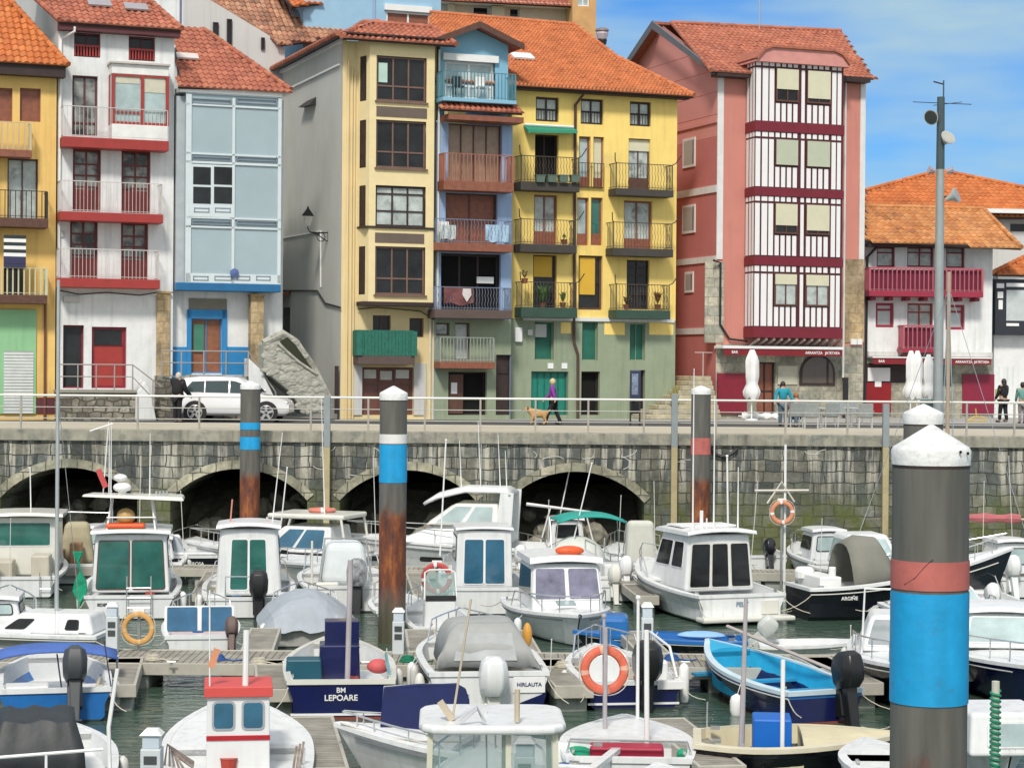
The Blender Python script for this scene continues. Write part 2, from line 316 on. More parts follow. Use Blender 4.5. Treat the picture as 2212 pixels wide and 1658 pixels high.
# ------------------------------------------------------------------ setting: water, quay, road
def water():
    m = bpy.data.materials.new('harbour_water'); m.use_nodes = True; nt = m.node_tree; L = nt.links.new
    b = nt.nodes['Principled BSDF']; b.inputs['Base Color'].default_value = (.055,.095,.07,1); b.inputs['Roughness'].default_value = .06
    b.inputs['IOR'].default_value = 1.33; b.inputs['Specular IOR Level'].default_value = .75
    tc = nd(nt,'ShaderNodeTexCoord'); mp = nd(nt,'ShaderNodeMapping'); mp.inputs['Scale'].default_value = (1,2.2,1)
    n1 = nd(nt,'ShaderNodeTexNoise'); n1.inputs['Scale'].default_value = 1.5; n1.inputs['Detail'].default_value = 5; n1.inputs['Roughness'].default_value = .5; n1.inputs['Distortion'].default_value = .8
    L(tc.outputs['Object'], mp.inputs[0]); L(mp.outputs[0], n1.inputs['Vector'])
    bp = nd(nt,'ShaderNodeBump'); bp.inputs['Strength'].default_value = .55; bp.inputs['Distance'].default_value = .1
    L(n1.outputs[0], bp.inputs['Height']); L(bp.outputs[0], b.inputs['Normal'])
    mb = MB(); mb.quad((-900,-200,0),(900,-200,0),(900,66.5,0),(-900,66.5,0)); tag(mb.build('water', m), kind='structure')
    mb = MB(); mb.quad((-900,-200,-3),(900,-200,-3),(900,75,-3),(-900,75,-3)); tag(mb.build('harbour_bed', M('mud',(.03,.035,.025))), kind='structure')
water()
asphalt = M('asphalt', (.07,.07,.07), rough=.9, var=.2, scale=1.2, bump=.3, bscale=60, dark=(.055,.055,.056), dscale=.5)
paving = M('promenade_paving', (.46,.42,.33), rough=.85, var=.14, scale=.7, bump=.2, bscale=20, dark=(.33,.31,.26), dscale=.35)
pavem = M('pavement_concrete', (.36,.36,.34), rough=.9, var=.15, scale=1)
WY = 66.0
m = MB(); m.quad((-900,66.35,DECK),(900,66.35,DECK),(900,2500,DECK),(-900,2500,DECK)); tag(m.build('quay_ground', pavem), kind='structure')
m = MB(); m.box(-120,120,66.4,73.4,DECK-.05,DECK+.005); tag(m.build('promenade', paving), kind='structure')
m = MB(); m.box(-120,120,73.52,81.2,DECK-.05,DECK+.008); tag(m.build('road', asphalt), kind='structure')
m = MB(); m.box(-120,120,73.4,73.52,DECK-.05,DECK+.03); tag(m.build('kerb', M('kerb_stone',(.5,.49,.44),rough=.85)), kind='structure')
m = MB(); m.box(-120,120,78.4,78.5,DECK-.02,DECK+.013); tag(m.build('road_marking', M('road_paint',(.5,.5,.48),rough=.7,var=.25,scale=4)), kind='structure')
# ------------------------------------------------------------------ quay wall with arches
masonry = Mbrick('quay_masonry', [(.05,.06,.06),(.15,.16,.14),(.08,.095,.095),(.21,.205,.165),(.11,.115,.095)], (.05,.052,.043), .66, .36, .016, 1.1, moss=(.1,.12,.035), stain=(.56,.54,.45), wobble=.06)
coping_m = M('coping_stone', (.3,.29,.235), rough=.85, var=.25, scale=3, streak=.55, dark=(.16,.17,.15), dscale=2.2, dthr=.56)
ringm = Mbrick('arch_stone', [(.3,.3,.22),(.4,.38,.28),(.25,.26,.2)], (.1,.1,.08), .5, .6, .02, .4)
S66 = FOC/WY
qw = wroot('quay_wall', (0,WY,0), 'long grey stone quay wall with four dark arches below the railing', 'wall')
def zc(v, u=1105): return HC-(v-790-.00785*(u-1105))/S66
arch_c = [(150-CU)/S66,(517-CU)/S66,(883-CU)/S66,(1245-CU)/S66]; HS = 2.22; ZS, ZCR = 2.1, 3.1
arch_c = [arch_c[0]-5.5]+arch_c
def arch_z(dx): 
    rise = ZCR-ZS; Rr = (HS*HS+rise*rise)/(2*rise); return math.sqrt(max(Rr*Rr-dx*dx,0))-(Rr-rise)+ZS
mb = MB(); ztop = 3.97
edges = [-60.0]
for c in arch_c:
    edges += [c-HS]; edges += [c-HS+2*HS*i/20 for i in range(1,20)]; edges += [c+HS]
edges.append(60)
for i in range(len(edges)-1):
    x0, x1 = edges[i], edges[i+1]; mid=(x0+x1)/2; inn = [c for c in arch_c if abs(mid-c)<HS]
    if inn:
        c = inn[0]; za, zb = arch_z(x0-c), arch_z(x1-c)
        mb.quad((x0,WY,za),(x1,WY,zb),(x1,WY,ztop),(x0,WY,ztop)); mb.quad((x0,WY,za),(x1,WY,zb),(x1,WY+9,zb),(x0,WY+9,za))
    else:
        mb.quad((x0,WY,-3),(x1,WY,-3),(x1,WY,ztop),(x0,WY,ztop))
for c in arch_c:
    for s in (-1,1): mb.quad((c+s*HS,WY,-3),(c+s*HS,WY+9,-3),(c+s*HS,WY+9,ZS),(c+s*HS,WY,ZS))
mb.build('masonry', masonry, qw)
mb = MB(); mb.quad((-60,WY+9,-3),(30,WY+9,-3),(30,WY+9,4),(-60,WY+9,4)); mb.build('vault_end', void_shade, qw)  # near-black end sheet paints in the deep shade of the vaults
for c in arch_c:
    mb = MB(); n=18
    def rp(i,off,y):
        t = -1+2*i/n; rise=ZCR-ZS; Rr=(HS*HS+rise*rise)/(2*rise); th=math.asin(HS/Rr)*t; cz=ZCR-Rr
        return (c+(Rr+off)*math.sin(th), y, cz+(Rr+off)*math.cos(th))
    mb.grid([[rp(i,0,WY-.05),rp(i,.28,WY-.05),rp(i,.28,WY+.3),rp(i,0,WY+.3)] for i in range(n+1)], closed=True)
    mb.build('arch_ring', ringm, qw)
mb = MB(); mb.box(-60,60,WY-.1,WY+.38,ztop,DECK+.012); mb.build('coping', coping_m, qw, bevel=.02)
gm = M('faded_spray_paint', (.55,.56,.52), rough=.8)
mb = MB(); random.seed(3)
for u,v in ((720,985),(700,1000),(800,975),(880,985),(1140,980),(1190,1000),(1250,975),(1330,1000),(1350,975),(690,960),(1480,1010),(1790,985),(630,1020),(775,1010),(1500,975),(1760,970)):
    p = at_y(u,v,WY-.012); k = random.uniform(-.6,.6); r = random.uniform(.2,.45)
    a0 = random.uniform(0,6); pts=[(p.x+r*math.cos(a0+t*.28)*1.2, WY-.006, p.z+r*.6*math.sin(a0+t*.28+k)) for t in range(random.randint(4,9))]
    mb.tube(pts,.013,4)
mb.build('graffiti_scribbles', gm, qw)
# boulders inside the arches
rock = M('boulder_stone', (.26,.25,.2), rough=.95, var=.4, scale=3, bump=.6, bscale=8)
random.seed(11); n=0
mb = MB()
for c in arch_c[1:]:
    mb.grid([[(c-HS+2*HS*i/8, WY+.3+j*1.4, min(-.1+j*.52+random.uniform(-.15,.15),2.3)) for i in range(9)] for j in range(6)])
tag(mb.build('rubble_slope', rock), kind='stuff')
tag(bpy.data.objects['rubble_slope'], 'dark rubble slope rising inside the quay arches', 'rubble')
bl = {1:'first',2:'second',3:'third',4:'fourth'}
for ci,c in enumerate(arch_c[1:],1):
    xs_=sorted(random.uniform(-HS+.4,HS-.4) for k in range(8))
    for k in range(8):
        x = c+xs_[k]; y = WY+.7+random.random()*3.2; z = .15+(y-WY-.3)*.37+.3; r = random.uniform(.3,.55)
        mb = MB(); mb.ell((0,0,0), r, r*.8, r*random.uniform(.6,.9), 8,6, jit=.16, Q=Euler((random.random(),random.random(),random.random()*3)).to_matrix())
        o = mb.build('boulder', rock); o.location=(x,y,z)
        tag(o, 'rough boulder, %s from the left in the rubble under the %s arch'%(['first','second','third','fourth','fifth','sixth','seventh','eighth'][k],bl[ci]), 'boulder', 'boulders under the %s arch'%bl[ci])
# ------------------------------------------------------------------ railing along the quay edge
rl = wroot('quay_railing', (0,66.2,DECK), 'long galvanised railing along the edge of the stone quay', 'railing')
mb = MB(); mb.tube([(-40,66.2,DECK+1.1),(40,66.2,DECK+1.1)],.035,8); mb.build('handrail', M('pale_rail',(.68,.68,.63),rough=.4,var=.08), rl)
mb = MB()
for h in (.72,.36): mb.tube([(-40,66.2,DECK+h),(40,66.2,DECK+h)],.016,6)
mb.build('lower_rails', M('grey_rail',(.42,.42,.38),rough=.45), rl)
pm = M('railing_post', (.36,.34,.29), rough=.5)
us = [45,297,430,671,795,917,1037,1156,1270,1390,1546,1696,1830,2087,2190,-90,-210,2330]
for u in us:
    x = at_y(u,930,66.2).x; mb = MB(); mb.box(x-.03,x+.03,66.17,66.23,DECK,DECK+1.08); mb.build('post', pm, rl)
# ------------------------------------------------------------------ mooring piles
def pilemat(name, rust0, rust1, base=(.115,.113,.1)):
    m = bpy.data.materials.new(name); m.use_nodes=True; nt=m.node_tree; L=nt.links.new; b=nt.nodes['Principled BSDF']; b.inputs['Roughness'].default_value=.7
    tc=nd(nt,'ShaderNodeTexCoord'); sx=nd(nt,'ShaderNodeSeparateXYZ'); L(tc.outputs['Object'],sx.inputs[0])
    n=nd(nt,'ShaderNodeTexNoise'); n.inputs['Scale'].default_value=1.9; n.inputs['Detail'].default_value=7; n.inputs['Roughness'].default_value=.65
    mp=nd(nt,'ShaderNodeMapping'); mp.inputs['Scale'].default_value=(1.6,1.6,.55); L(tc.outputs['Object'],mp.inputs[0]); L(mp.outputs[0],n.inputs['Vector'])
    a=nd(nt,'ShaderNodeMath',operation='MULTIPLY_ADD'); a.inputs[1].default_value=1.2; L(n.outputs[0],a.inputs[0]); L(sx.outputs[2],a.inputs[2])
    f1=nd(nt,'ShaderNodeMapRange'); f1.inputs[1].default_value=rust1+.75; f1.inputs[2].default_value=rust1+.45; L(a.outputs[0],f1.inputs[0])
    f2=nd(nt,'ShaderNodeMapRange'); f2.inputs[1].default_value=rust0+.3; f2.inputs[2].default_value=rust0+.9; L(a.outputs[0],f2.inputs[0])
    mm=nd(nt,'ShaderNodeMath',operation='MULTIPLY'); L(f1.outputs[0],mm.inputs[0]); L(f2.outputs[0],mm.inputs[1])
    cr=nd(nt,'ShaderNodeValToRGB'); e=cr.color_ramp.elements; e[0].position=.36; e[0].color=(.05,.022,.018,1); e[1].position=.68; e[1].color=(.38,.17,.04,1); k=e.new(.5); k.color=(.15,.045,.02,1); k=e.new(.58); k.color=(.27,.085,.025,1)
    n2=nd(nt,'ShaderNodeTexNoise'); n2.inputs['Scale'].default_value=2.1; n2.inputs['Detail'].default_value=10; n2.inputs['Roughness'].default_value=.72; mp2=nd(nt,'ShaderNodeMapping'); mp2.inputs['Scale'].default_value=(2.2,2.2,.5); L(tc.outputs['Object'],mp2.inputs[0]); L(mp2.outputs[0],n2.inputs['Vector']); L(n2.outputs[0],cr.inputs[0])
    lo=nd(nt,'ShaderNodeMix',data_type='RGBA'); lo.inputs[6].default_value=(*base,1); lo.inputs[7].default_value=(.075,.07,.04,1)
    f3=nd(nt,'ShaderNodeMapRange'); f3.inputs[1].default_value=rust0+.9; f3.inputs[2].default_value=rust0+.1; L(a.outputs[0],f3.inputs[0]); L(f3.outputs[0],lo.inputs[0])
    mx=nd(nt,'ShaderNodeMix',data_type='RGBA'); L(mm.outputs[0],mx.inputs[0]); L(lo.outputs[2],mx.inputs[6]); L(cr.outputs[0],mx.inputs[7])
    n3=nd(nt,'ShaderNodeTexNoise'); n3.inputs['Scale'].default_value=1.3; n3.inputs['Detail'].default_value=5; L(tc.outputs['Object'],n3.inputs['Vector'])
    r3=nd(nt,'ShaderNodeMapRange'); r3.inputs[1].default_value=.3; r3.inputs[2].default_value=.7; r3.inputs[3].default_value=.7; r3.inputs[4].default_value=1.25; mp3=nd(nt,'ShaderNodeMapping'); mp3.inputs['Scale'].default_value=(5,5,.5); L(tc.outputs['Object'],mp3.inputs[0]); L(mp3.outputs[0],n3.inputs['Vector']); n3.inputs['Detail'].default_value=9; L(n3.outputs[0],r3.inputs[0])
    m2=nd(nt,'ShaderNodeMix',data_type='RGBA',blend_type='MULTIPLY'); m2.inputs[0].default_value=1; L(mx.outputs[2],m2.inputs[6]); L(r3.outputs[0],m2.inputs[7]); L(m2.outputs[2],b.inputs['Base Color'])
    return m
cap_m = M('white_pile_cap', (.7,.71,.7), rough=.7, var=.12, scale=7, dark=(.42,.42,.38), dscale=9, dthr=.62, bump=.5, bscale=18, streak=.2)
blue_b = M('blue_reflective_band', (.01,.33,.66), rough=.5, var=.12, scale=3, dark=(.03,.22,.4), dscale=5, dthr=.66, streak=.22, bump=.25, bscale=9)
red_b = M('faded_red_band', (.46,.13,.11), rough=.65, var=.18, scale=4, dark=(.3,.11,.09), dscale=6, dthr=.64, streak=.2)
white_b = M('white_band', (.7,.7,.68), rough=.55)
def pile(u, wpx, vtop, vcap, vcapb, bands, rust, label):
    d = .64; y = min(FOC*d/wpx, 64.6 if vcapb>845 or u<700 else 65); d = wpx*y/FOC; x = at_y(u, vtop, y).x
    def zz(v): return at_y(u, v, y).z
    r = d/2; top = zz(vcapb)
    t = wroot('mooring_pile', (x,y,0), label, 'pile', 'steel mooring piles with white caps')
    mb = MB(); mb.lathe([(r,-3),(r,top)], (x,y,0), 64); mb.build('pile_shaft', pilemat('pile_steel', rust[0], rust[1]), t, smooth=True)
    mb = MB(); mb.lathe([(r+.008,top-.01),(r+.012,zz(vcap)),(r*.98,zz(vcap)+.03),(.02,zz(vtop))], (x,y,0), 64); mb.build('cone_cap', cap_m, t, smooth=True)
    mb = MB(); mb.lathe([(r+.003,top-.035),(r+.003,top-.015)], (x,y,0), 32); mb.build('cap_seam', dark_w, t)
    for a,b_,mt,nm in bands:
        mb = MB(); mb.lathe([(r+.008,zz(b_)),(r+.008,zz(a))], (x,y,0), 64); mb.build(nm, mt, t, smooth=True)
pile(2011,164,917,972,1000,[(1207,1268,red_b,'red_band'),(1275,1513,blue_b,'blue_band')],(1.2,3.15),'large steel pile in the right foreground with red and wide blue bands')
pile(1994,84,872,894,914,[],(0,2.2),'steel pile showing its white cap just behind the large foreground pile')
pile(850,59,833,850,863,[(937,957,white_b,'white_band'),(959,1041,blue_b,'blue_band')],(1.05,3.1),'steel pile left of centre with white and blue bands and rust below')
pile(541,43,822,832,840,[(912,927,blue_b,'blue_band'),(943,970,blue_b,'blue_band')],(.6,3.0),'steel pile before the white car with two narrow blue bands')
pile(1514,42,832,842,851,[(945,981,red_b,'red_band')],(.9,2.95),'steel pile with one faded red band right of the arches')
# guide posts on the wall
for u,vt,lab in ((707,855,'slim steel guide post on the wall between second and third arch'),(1457,850,'slim steel guide post on the wall left of the red banded pile'),(1913,872,'slim steel guide post on the wall left of the white pile caps')):
    x = at_y(u,vt,65.7).x; zt = at_y(u,vt,65.7).z; zm = at_y(u,965,65.7).z
    t = wroot('guide_post', (x,65.7,0), lab, 'post', 'slim guide posts standing against the quay wall')
    mb=MB(); mb.box(x-.1,x+.1,65.6,65.8,zm,zt); mb.build('upper_post', M('bluegrey_steel',(.25,.29,.3),rough=.6), t, bevel=.01)
    mb=MB(); mb.box(x-.098,x+.098,65.602,65.798,-3,zm); mb.build('lower_post', M('yellowed_steel',(.4,.34,.19),rough=.7,var=.2,streak=.5), t, bevel=.01)
# bent black pipe on the wall
mb = MB(); pts=[at_y(u,v,65.9) for u,v in ((1537,968),(1543,980),(1556,985),(1572,983),(1586,975),(1592,968))]; mb.tube(pts,.055,8)
tag(mb.build('hanging_hose', black_m, smooth=True), 'black curved hose hanging on the quay wall beside the red banded pile', 'hose')

# ------------------------------------------------------------------ buildings
STREET = Pl((3.76, 85, 0), 21)
def tile_roof(root, pl, poly, mat, name='roof', caps=(), tw=.22, th=.36, under=None, thick=.1, hgt=.045, parent=None):
    """poly in (a,b) of slanted plane pl; builds corrugated tiles, slab below and cap tiles along edges"""
    def inside(x,y):
        c=False; n=len(poly)
        for i in range(n):
            (x1,y1),(x2,y2)=poly[i],poly[(i+1)%n]
            if (y1>y)!=(y2>y) and x < (x2-x1)*(y-y1)/(y2-y1)+x1: c = not c
        return c
    a0=min(p[0] for p in poly); a1=max(p[0] for p in poly); b0=min(p[1] for p in poly); b1=max(p[1] for p in poly)
    mb=MB(); mb.uv=[]; K=6; rnd=random.Random(int(a1*100))
    prof=[(k/K, hgt*(.5-.5*math.cos(2*math.pi*k/K))*1.6) for k in range(K+1)]
    j=0; y=b0
    while y<b1:
        x=a0; i=0
        while x<a1:
            if inside(x+tw/2,y+th/2):
                n=len(mb.v); dz=rnd.uniform(-.008,.008)+(rnd.random()<.02)*.03
                lo=[pl.w((x+px*tw, pz+.03+dz, y-.03)) for px,pz in prof]; hi=[pl.w((x+px*tw, pz*.92, y+th)) for px,pz in prof]
                dn=[pl.w((x+px*tw, -.005, y-.03)) for px,pz in prof]
                mb.add(lo+hi+dn, [(k,k+1,K+1+k+1,K+1+k) for k in range(K)]+[(2*K+2+k,2*K+2+k+1,k+1,k) for k in range(K)])
                mb.uv += [(i+.5,j+.5)]*(2*K)
            x+=tw; i+=1
        y+=th; j+=1
    o = mb.build(name, mat, parent or root)
    mb=MB(); n=len(poly)
    mb.add([pl.w((p[0],-.005,p[1])) for p in poly]+[pl.w((p[0],-thick,p[1])) for p in poly], [tuple(range(n)),tuple(range(2*n-1,n-1,-1))]+[(i,(i+1)%n,n+(i+1)%n,n+i) for i in range(n)])
    mb.build('roof_deck', under or dark_w, o)
    if caps:
        mb=MB(); mb.uv=[]
        for (i0,i1) in caps:
            A=Vector(pl.w((poly[i0][0],.05,poly[i0][1]))); B=Vector(pl.w((poly[i1][0],.05,poly[i1][1]))); nn=max(2,int((B-A).length/.4))
            for k in range(nn):
                f0=len(mb.f); mb.tube([A.lerp(B,k/nn),A.lerp(B,(k+1.1)/nn)],.1,8,rs=[.115,.095]); mb.uv += [(k+.5+i0*31,77.5)]*(len(mb.f)-f0)
        mb.build('ridge_tiles', mat, o)
    return o
class House:
    def __init__(s, name, label, cat, pl, a0, a1, z0, z1, depth=7, group=None):
        s.pl=pl; s.a0,s.a1,s.z0,s.z1=a0,a1,z0,z1; s.holes=[]; s.depth=depth
        p=pl.w(((a0+a1)/2,0,z0)); s.root=wroot(name,(p.x,p.y,z0),label,cat,group)
    def mb(s): return MB(s.pl.w)
    def r(s,*px,c=0): return s.pl.rect(*px,c=c)
    def win(s, px, frame, pane, cols=2, rows=(), recess=.14, fw=.06, fd=.06, name='window', loc=None, hole=True, sill=None, c=0, parent=None, bars=None, kick=None, mw=None):
        a0,a1,z0,z1 = loc or s.r(*px,c=c)
        if hole: s.holes.append((a0,a1,z0,z1))
        y1=c-recess; y0=y1-fd; m=s.mb(); mw=mw or fw*.8
        m.box(a0,a0+fw,y0,y1,z0,z1); m.box(a1-fw,a1,y0,y1,z0,z1); m.box(a0+fw,a1-fw,y0,y1,z1-fw,z1); m.box(a0+fw,a1-fw,y0,y1,z0,z0+fw)
        W=a1-a0-2*fw
        for k in range(1,cols): x=a0+fw+W*k/cols; m.box(x-mw/2,x+mw/2,y0,y1-.004,z0+fw,z1-fw)
        for t in rows: z=z0+(z1-z0)*t; m.box(a0+fw,a1-fw,y0,y1-.008,z-mw/2,z+mw/2)
        if kick: m.box(a0+fw,a1-fw,y0,y1-.012,z0+fw,z0+(z1-z0)*kick)
        f=m.build(name, frame, parent or s.root)
        m=s.mb(); m.box(a0+fw*.5,a1-fw*.5,y0-.03,y0+.015,z0+fw*.5,z1-fw*.5); m.build('pane', pane, f)
        if sill: m=s.mb(); m.box(a0-.06,a1+.06,c,c+.09,z0-.07,z0); m.build('sill', frame if sill is True else sill, f)
        return f
    def blind(s, px, mat, c=0, recess=.12, name='blind', parent=None):
        a0,a1,z0,z1=s.r(*px); m=s.mb(); m.box(a0,a1,c-recess-.02,c-recess,z0,z1); return m.build(name, mat, parent or s.root)
    def box(s, px, mat, d0, d1, name, parent=None, bevel=0, label=None, c=None):
        a0,a1,z0,z1=s.r(*px,c=c if c is not None else max(d1,0)*.0+d1); m=s.mb(); m.box(a0,a1,d0,d1,z0,z1); return m.build(name, mat, parent or s.root, bevel=bevel, label=label)
    def balcony(s, px, slab, railmat, slabmat, proj=.8, gap=.12, wavy=False, bw=.018, top=.03, name='balcony', posts=True, sides=True, slab_side=0):
        """px: rail rect, slab: (vtop, vbottom)"""
        u0,v0,u1,v1=px; a0,a1,_,z1=s.r(u0,v0,u1,v1,c=proj); zs1=s.pl.hit((u0+u1)/2,slab[0],proj)[1]; zs0=s.pl.hit((u0+u1)/2,slab[1],proj)[1]
        m=s.mb(); m.box(a0-.04,a1+.04,-.0,proj+.05,zs0,zs1); sl=m.build(name, slabmat, s.root, bevel=.015)
        m=s.mb(); z0=zs1
        m.box(a0,a1,proj-.03,proj+.01,z1-top,z1); m.box(a0,a1,proj-.02,proj,z0+.06,z0+.08)
        if sides:
            for a in (a0,a1): m.box(a-.015,a+.015,0,proj-.03,z1-top,z1); m.box(a-.01,a+.01,0,proj-.03,z0+.06,z0+.08)
        n=max(2,int((a1-a0)/gap))
        for k in range(n+1):
            a=a0+(a1-a0)*k/n; b=bw*(1.8 if k in(0,n) else 1)
            if wavy and 0<k<n: m.tube([(a+.022*math.sin(t*2.2),proj-.01+.05*max(0,math.sin((1-t/8)*math.pi)),z0+(z1-z0)*t/8) for t in range(9)], b*.5,4)
            else: m.box(a-b/2,a+b/2,proj-.01-b/2,proj-.01+b/2,z0,z1-top)
        if sides:
            ns=max(2,int(proj/gap))
            for a in (a0,a1):
                for k in range(1,ns): d=proj*k/ns; m.box(a-bw/2,a+bw/2,d-bw/2,d+bw/2,z0,z1-top)
        m.build('balustrade', railmat, sl); return sl
    def walls(s, bands, side=None, left=True, right=True, back=True, zt=None, reveal=.2, sidemat=None):
        """bands: list of (z0,z1,mat,name,d)"""
        for z0,z1,mat,name in bands:
            hs=[h for h in s.holes if h[3]>z0+.01 and h[2]<z1-.01]
            xs=sorted(set([s.a0,s.a1]+[min(max(x,s.a0),s.a1) for h in hs for x in h[:2]])); zs=sorted(set([z0,z1]+[min(max(z,z0),z1) for h in hs for z in h[2:]]))
            m=s.mb()
            for i in range(len(xs)-1):
                for j in range(len(zs)-1):
                    cx,cz=(xs[i]+xs[i+1])/2,(zs[j]+zs[j+1])/2
                    if any(h[0]<cx<h[1] and h[2]<cz<h[3] for h in hs): continue
                    m.quad((xs[i],0,zs[j]),(xs[i+1],0,zs[j]),(xs[i+1],0,zs[j+1]),(xs[i],0,zs[j+1]))
            for h in hs:
                A,B,Z0,Z1=h; Z0=max(Z0,z0); Z1=min(Z1,z1); e=-reveal
                m.quad((A,0,Z0),(A,e,Z0),(A,e,Z1),(A,0,Z1)); m.quad((B,0,Z0),(B,e,Z0),(B,e,Z1),(B,0,Z1))
                if Z1<z1: m.quad((A,0,Z1),(B,0,Z1),(B,e,Z1),(A,e,Z1))
                if Z0>z0: m.quad((A,0,Z0),(B,0,Z0),(B,e,Z0),(A,e,Z0))
            m.build(name, mat, s.root)
        zt=zt or bands[-1][1]; zb=bands[0][0]; m=s.mb(); D=-s.depth
        if left: m.quad((s.a0,0,zb),(s.a0,D,zb),(s.a0,D,zt),(s.a0,0,zt))
        if right: m.quad((s.a1,0,zb),(s.a1,D,zb),(s.a1,D,zt),(s.a1,0,zt))
        if back: m.quad((s.a0,D,zb),(s.a1,D,zb),(s.a1,D,zt),(s.a0,D,zt))
        m.quad((s.a0,0,zt-.01),(s.a1,0,zt-.01),(s.a1,D,zt-.01),(s.a0,D,zt-.01))
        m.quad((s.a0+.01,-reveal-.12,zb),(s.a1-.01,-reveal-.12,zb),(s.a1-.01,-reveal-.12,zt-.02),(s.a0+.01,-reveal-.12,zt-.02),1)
        m.build('side_wall', [sidemat or bands[-1][2], void_shade], s.root)
    def roof(s, px, pitch, over=.5, mat=t_orange, caps=(), name='roof', under=None, c=None, **k):
        c = over if c is None else c
        u,v=px[0]; a,z=s.pl.hit(u,v,c); o=s.pl.w((0,c,z)); rp=Pl(o,s.pl.yaw,pitch)
        poly=[rp.hit(*p) for p in px]; s.rp=rp; s.rpoly=poly
        return tile_roof(s.root, rp, poly, mat, name, caps, under=under, **k)
def pipe(root, pts, r, mat, name='downpipe', n=6):
    mb=MB(); mb.tube(pts,r,n); return mb.build(name, mat, root, smooth=True)

for u,v in ((2076,977),(2091,979)):
    p=at_y(u,v,17.15); 
sc_=[o for o in bpy.data.objects if o.get('label','').startswith('large steel pile')][0]
rr_=.0; cx_,cy_=sc_['wl'][0],sc_['wl'][1]; rp_=[o for o in sc_.children if o.name.startswith('pile_shaft')][0]; rad_=max(v.co.x for v in rp_.data.vertices)
def onpile(u,v,e=.012):
    for k in range(200):
        d=ray(u,v); t=(cy_-rad_-e+ .002*k)/d.y; p=Vector((0,0,HC))+d*t
        if math.hypot(p.x-cx_,p.y-cy_)<=rad_+e: return p
    return p
mb=MB(); mb.tube([onpile(u,v) for u,v in ((1952,1262),(1975,1248),(1998,1222),(2015,1207))],.003,4); mb.build('scratch',M('scratch_dark',(.12,.06,.05)),sc_)
mb=MB()
for u,v in ((2074,976),(2090,979)): mb.ell(onpile(u,v,.03),.012,.012,.014,6,5)
mb.build('rivet_holes',void_shade,sc_)
GZ = DECK
def street(c=0): return STREET.shift(c)
def AA(pl, u, v=700, c=0): return pl.hit(u,v,c)[0]
def ZZ(pl, u, v, c=0): return pl.hit(u,v,c)[1]
yel_o = M('ochre_render', (.78,.52,.17), rough=.85, var=.08, scale=1.2, streak=.2, bump=.15, bscale=25)
yel = M('yellow_render', (.88,.66,.2), rough=.85, var=.08, scale=.9, streak=.13, dark=(.74,.55,.2), dscale=.8, dthr=.62, bump=.15, bscale=25)
crm = M('cream_render', (.74,.6,.33), rough=.85, var=.06, scale=1, streak=.14, bump=.15, bscale=25)
greyw = M('grey_render', (.5,.51,.48), rough=.9, var=.07, scale=.5, streak=.12, bump=.15, bscale=20)
greyl = M('pale_grey_render', (.56,.56,.54), rough=.9, var=.06, scale=.5, streak=.15)
blu = M('periwinkle_render', (.3,.42,.62), rough=.85, var=.1, scale=1, streak=.2, dark=(.22,.3,.45), dscale=1, dthr=.64)
blut = M('teal_blue_render', (.22,.45,.6), rough=.8, var=.07, scale=1)
sage = M('sage_green_render', (.27,.32,.22), rough=.88, var=.12, scale=.8, streak=.22, dark=(.24,.29,.22), dscale=.7)
pink = M('salmon_render', (.58,.235,.19), rough=.85, var=.06, scale=.8, streak=.1, bump=.15, bscale=20)
pinks = M('pink_panel_wall', (.62,.27,.24), rough=.85, var=.05, scale=.8)
pinkd = M('dusty_pink_render', (.5,.17,.16), rough=.85, var=.08, scale=.8)
sand = Mbrick('sandstone_blocks', [(.42,.3,.15),(.5,.38,.22),(.34,.26,.15),(.46,.36,.24)], (.26,.2,.12), .6, .42, .012, .4, wobble=.02)
ashlar = Mbrick('ashlar_stone', [(.36,.34,.26),(.46,.43,.34),(.3,.3,.25),(.42,.4,.31)], (.22,.21,.17), .62, .4, .012, .4, wobble=.02)
rubst = Mbrick('rubble_masonry', [(.2,.19,.15),(.34,.31,.24),(.42,.4,.33),(.14,.13,.11)], (.1,.09,.07), .42, .24, .03, .8, wobble=.12)
sky_blue = M('bright_blue_paint', (.02,.22,.5), rough=.6, var=.12, scale=3)
garage_g = M('mint_green_paint', (.25,.5,.27), rough=.7, var=.08, scale=1, streak=.15)
green_d = M('dark_green_paint', (.015,.13,.09), rough=.6, var=.18, scale=4)
door_b = M('panelled_door_wood', (.26,.1,.05), rough=.5, var=.25, scale=5)
fasc = M('fascia_dark_red', (.1,.025,.03), rough=.6, var=.2)
white_r = M('off_white_render', (.7,.71,.7), rough=.85, var=.07, streak=.15)  # off-white for trims, pipes and string courses

# ---- H0 ochre house at the left edge
pl = street(.3); ul=-95; h = House('townhouse','ochre townhouse with a green garage front at the left edge of the row','house',pl,AA(pl,ul),AA(pl,121,400),GZ,ZZ(pl,60,150))
for px in ((-16,190,27,262),(43,191,88,263)):
    w_=h.win(px, brown_r, brown_r, cols=1, recess=.12); 
h.win((16,343,82,480), brown_w, gl_curt, cols=2); h.win((8,515,52,640), brown_w, gl_dark, cols=2); h.win((-80,343,-20,470), brown_w, gl_curt, cols=2)
h.balcony((-70,262,66,330),(322,338),M('yellow_grey_bars',(.5,.44,.27),rough=.6),brown_r,proj=.7,bw=.045,gap=.2)
h.balcony((-70,410,102,470),(470,490),black_m,brown_w,proj=.8,bw=.03,gap=.18)
h.balcony((-70,577,100,636),(636,655),M('pale_green_bars',(.5,.5,.33),rough=.6),brown_w,proj=.8,bw=.05,gap=.2)
h.walls([(GZ,ZZ(pl,60,660),yel_o,'ground_floor_wall'),(ZZ(pl,60,660),h.z1,yel_o,'wall')])
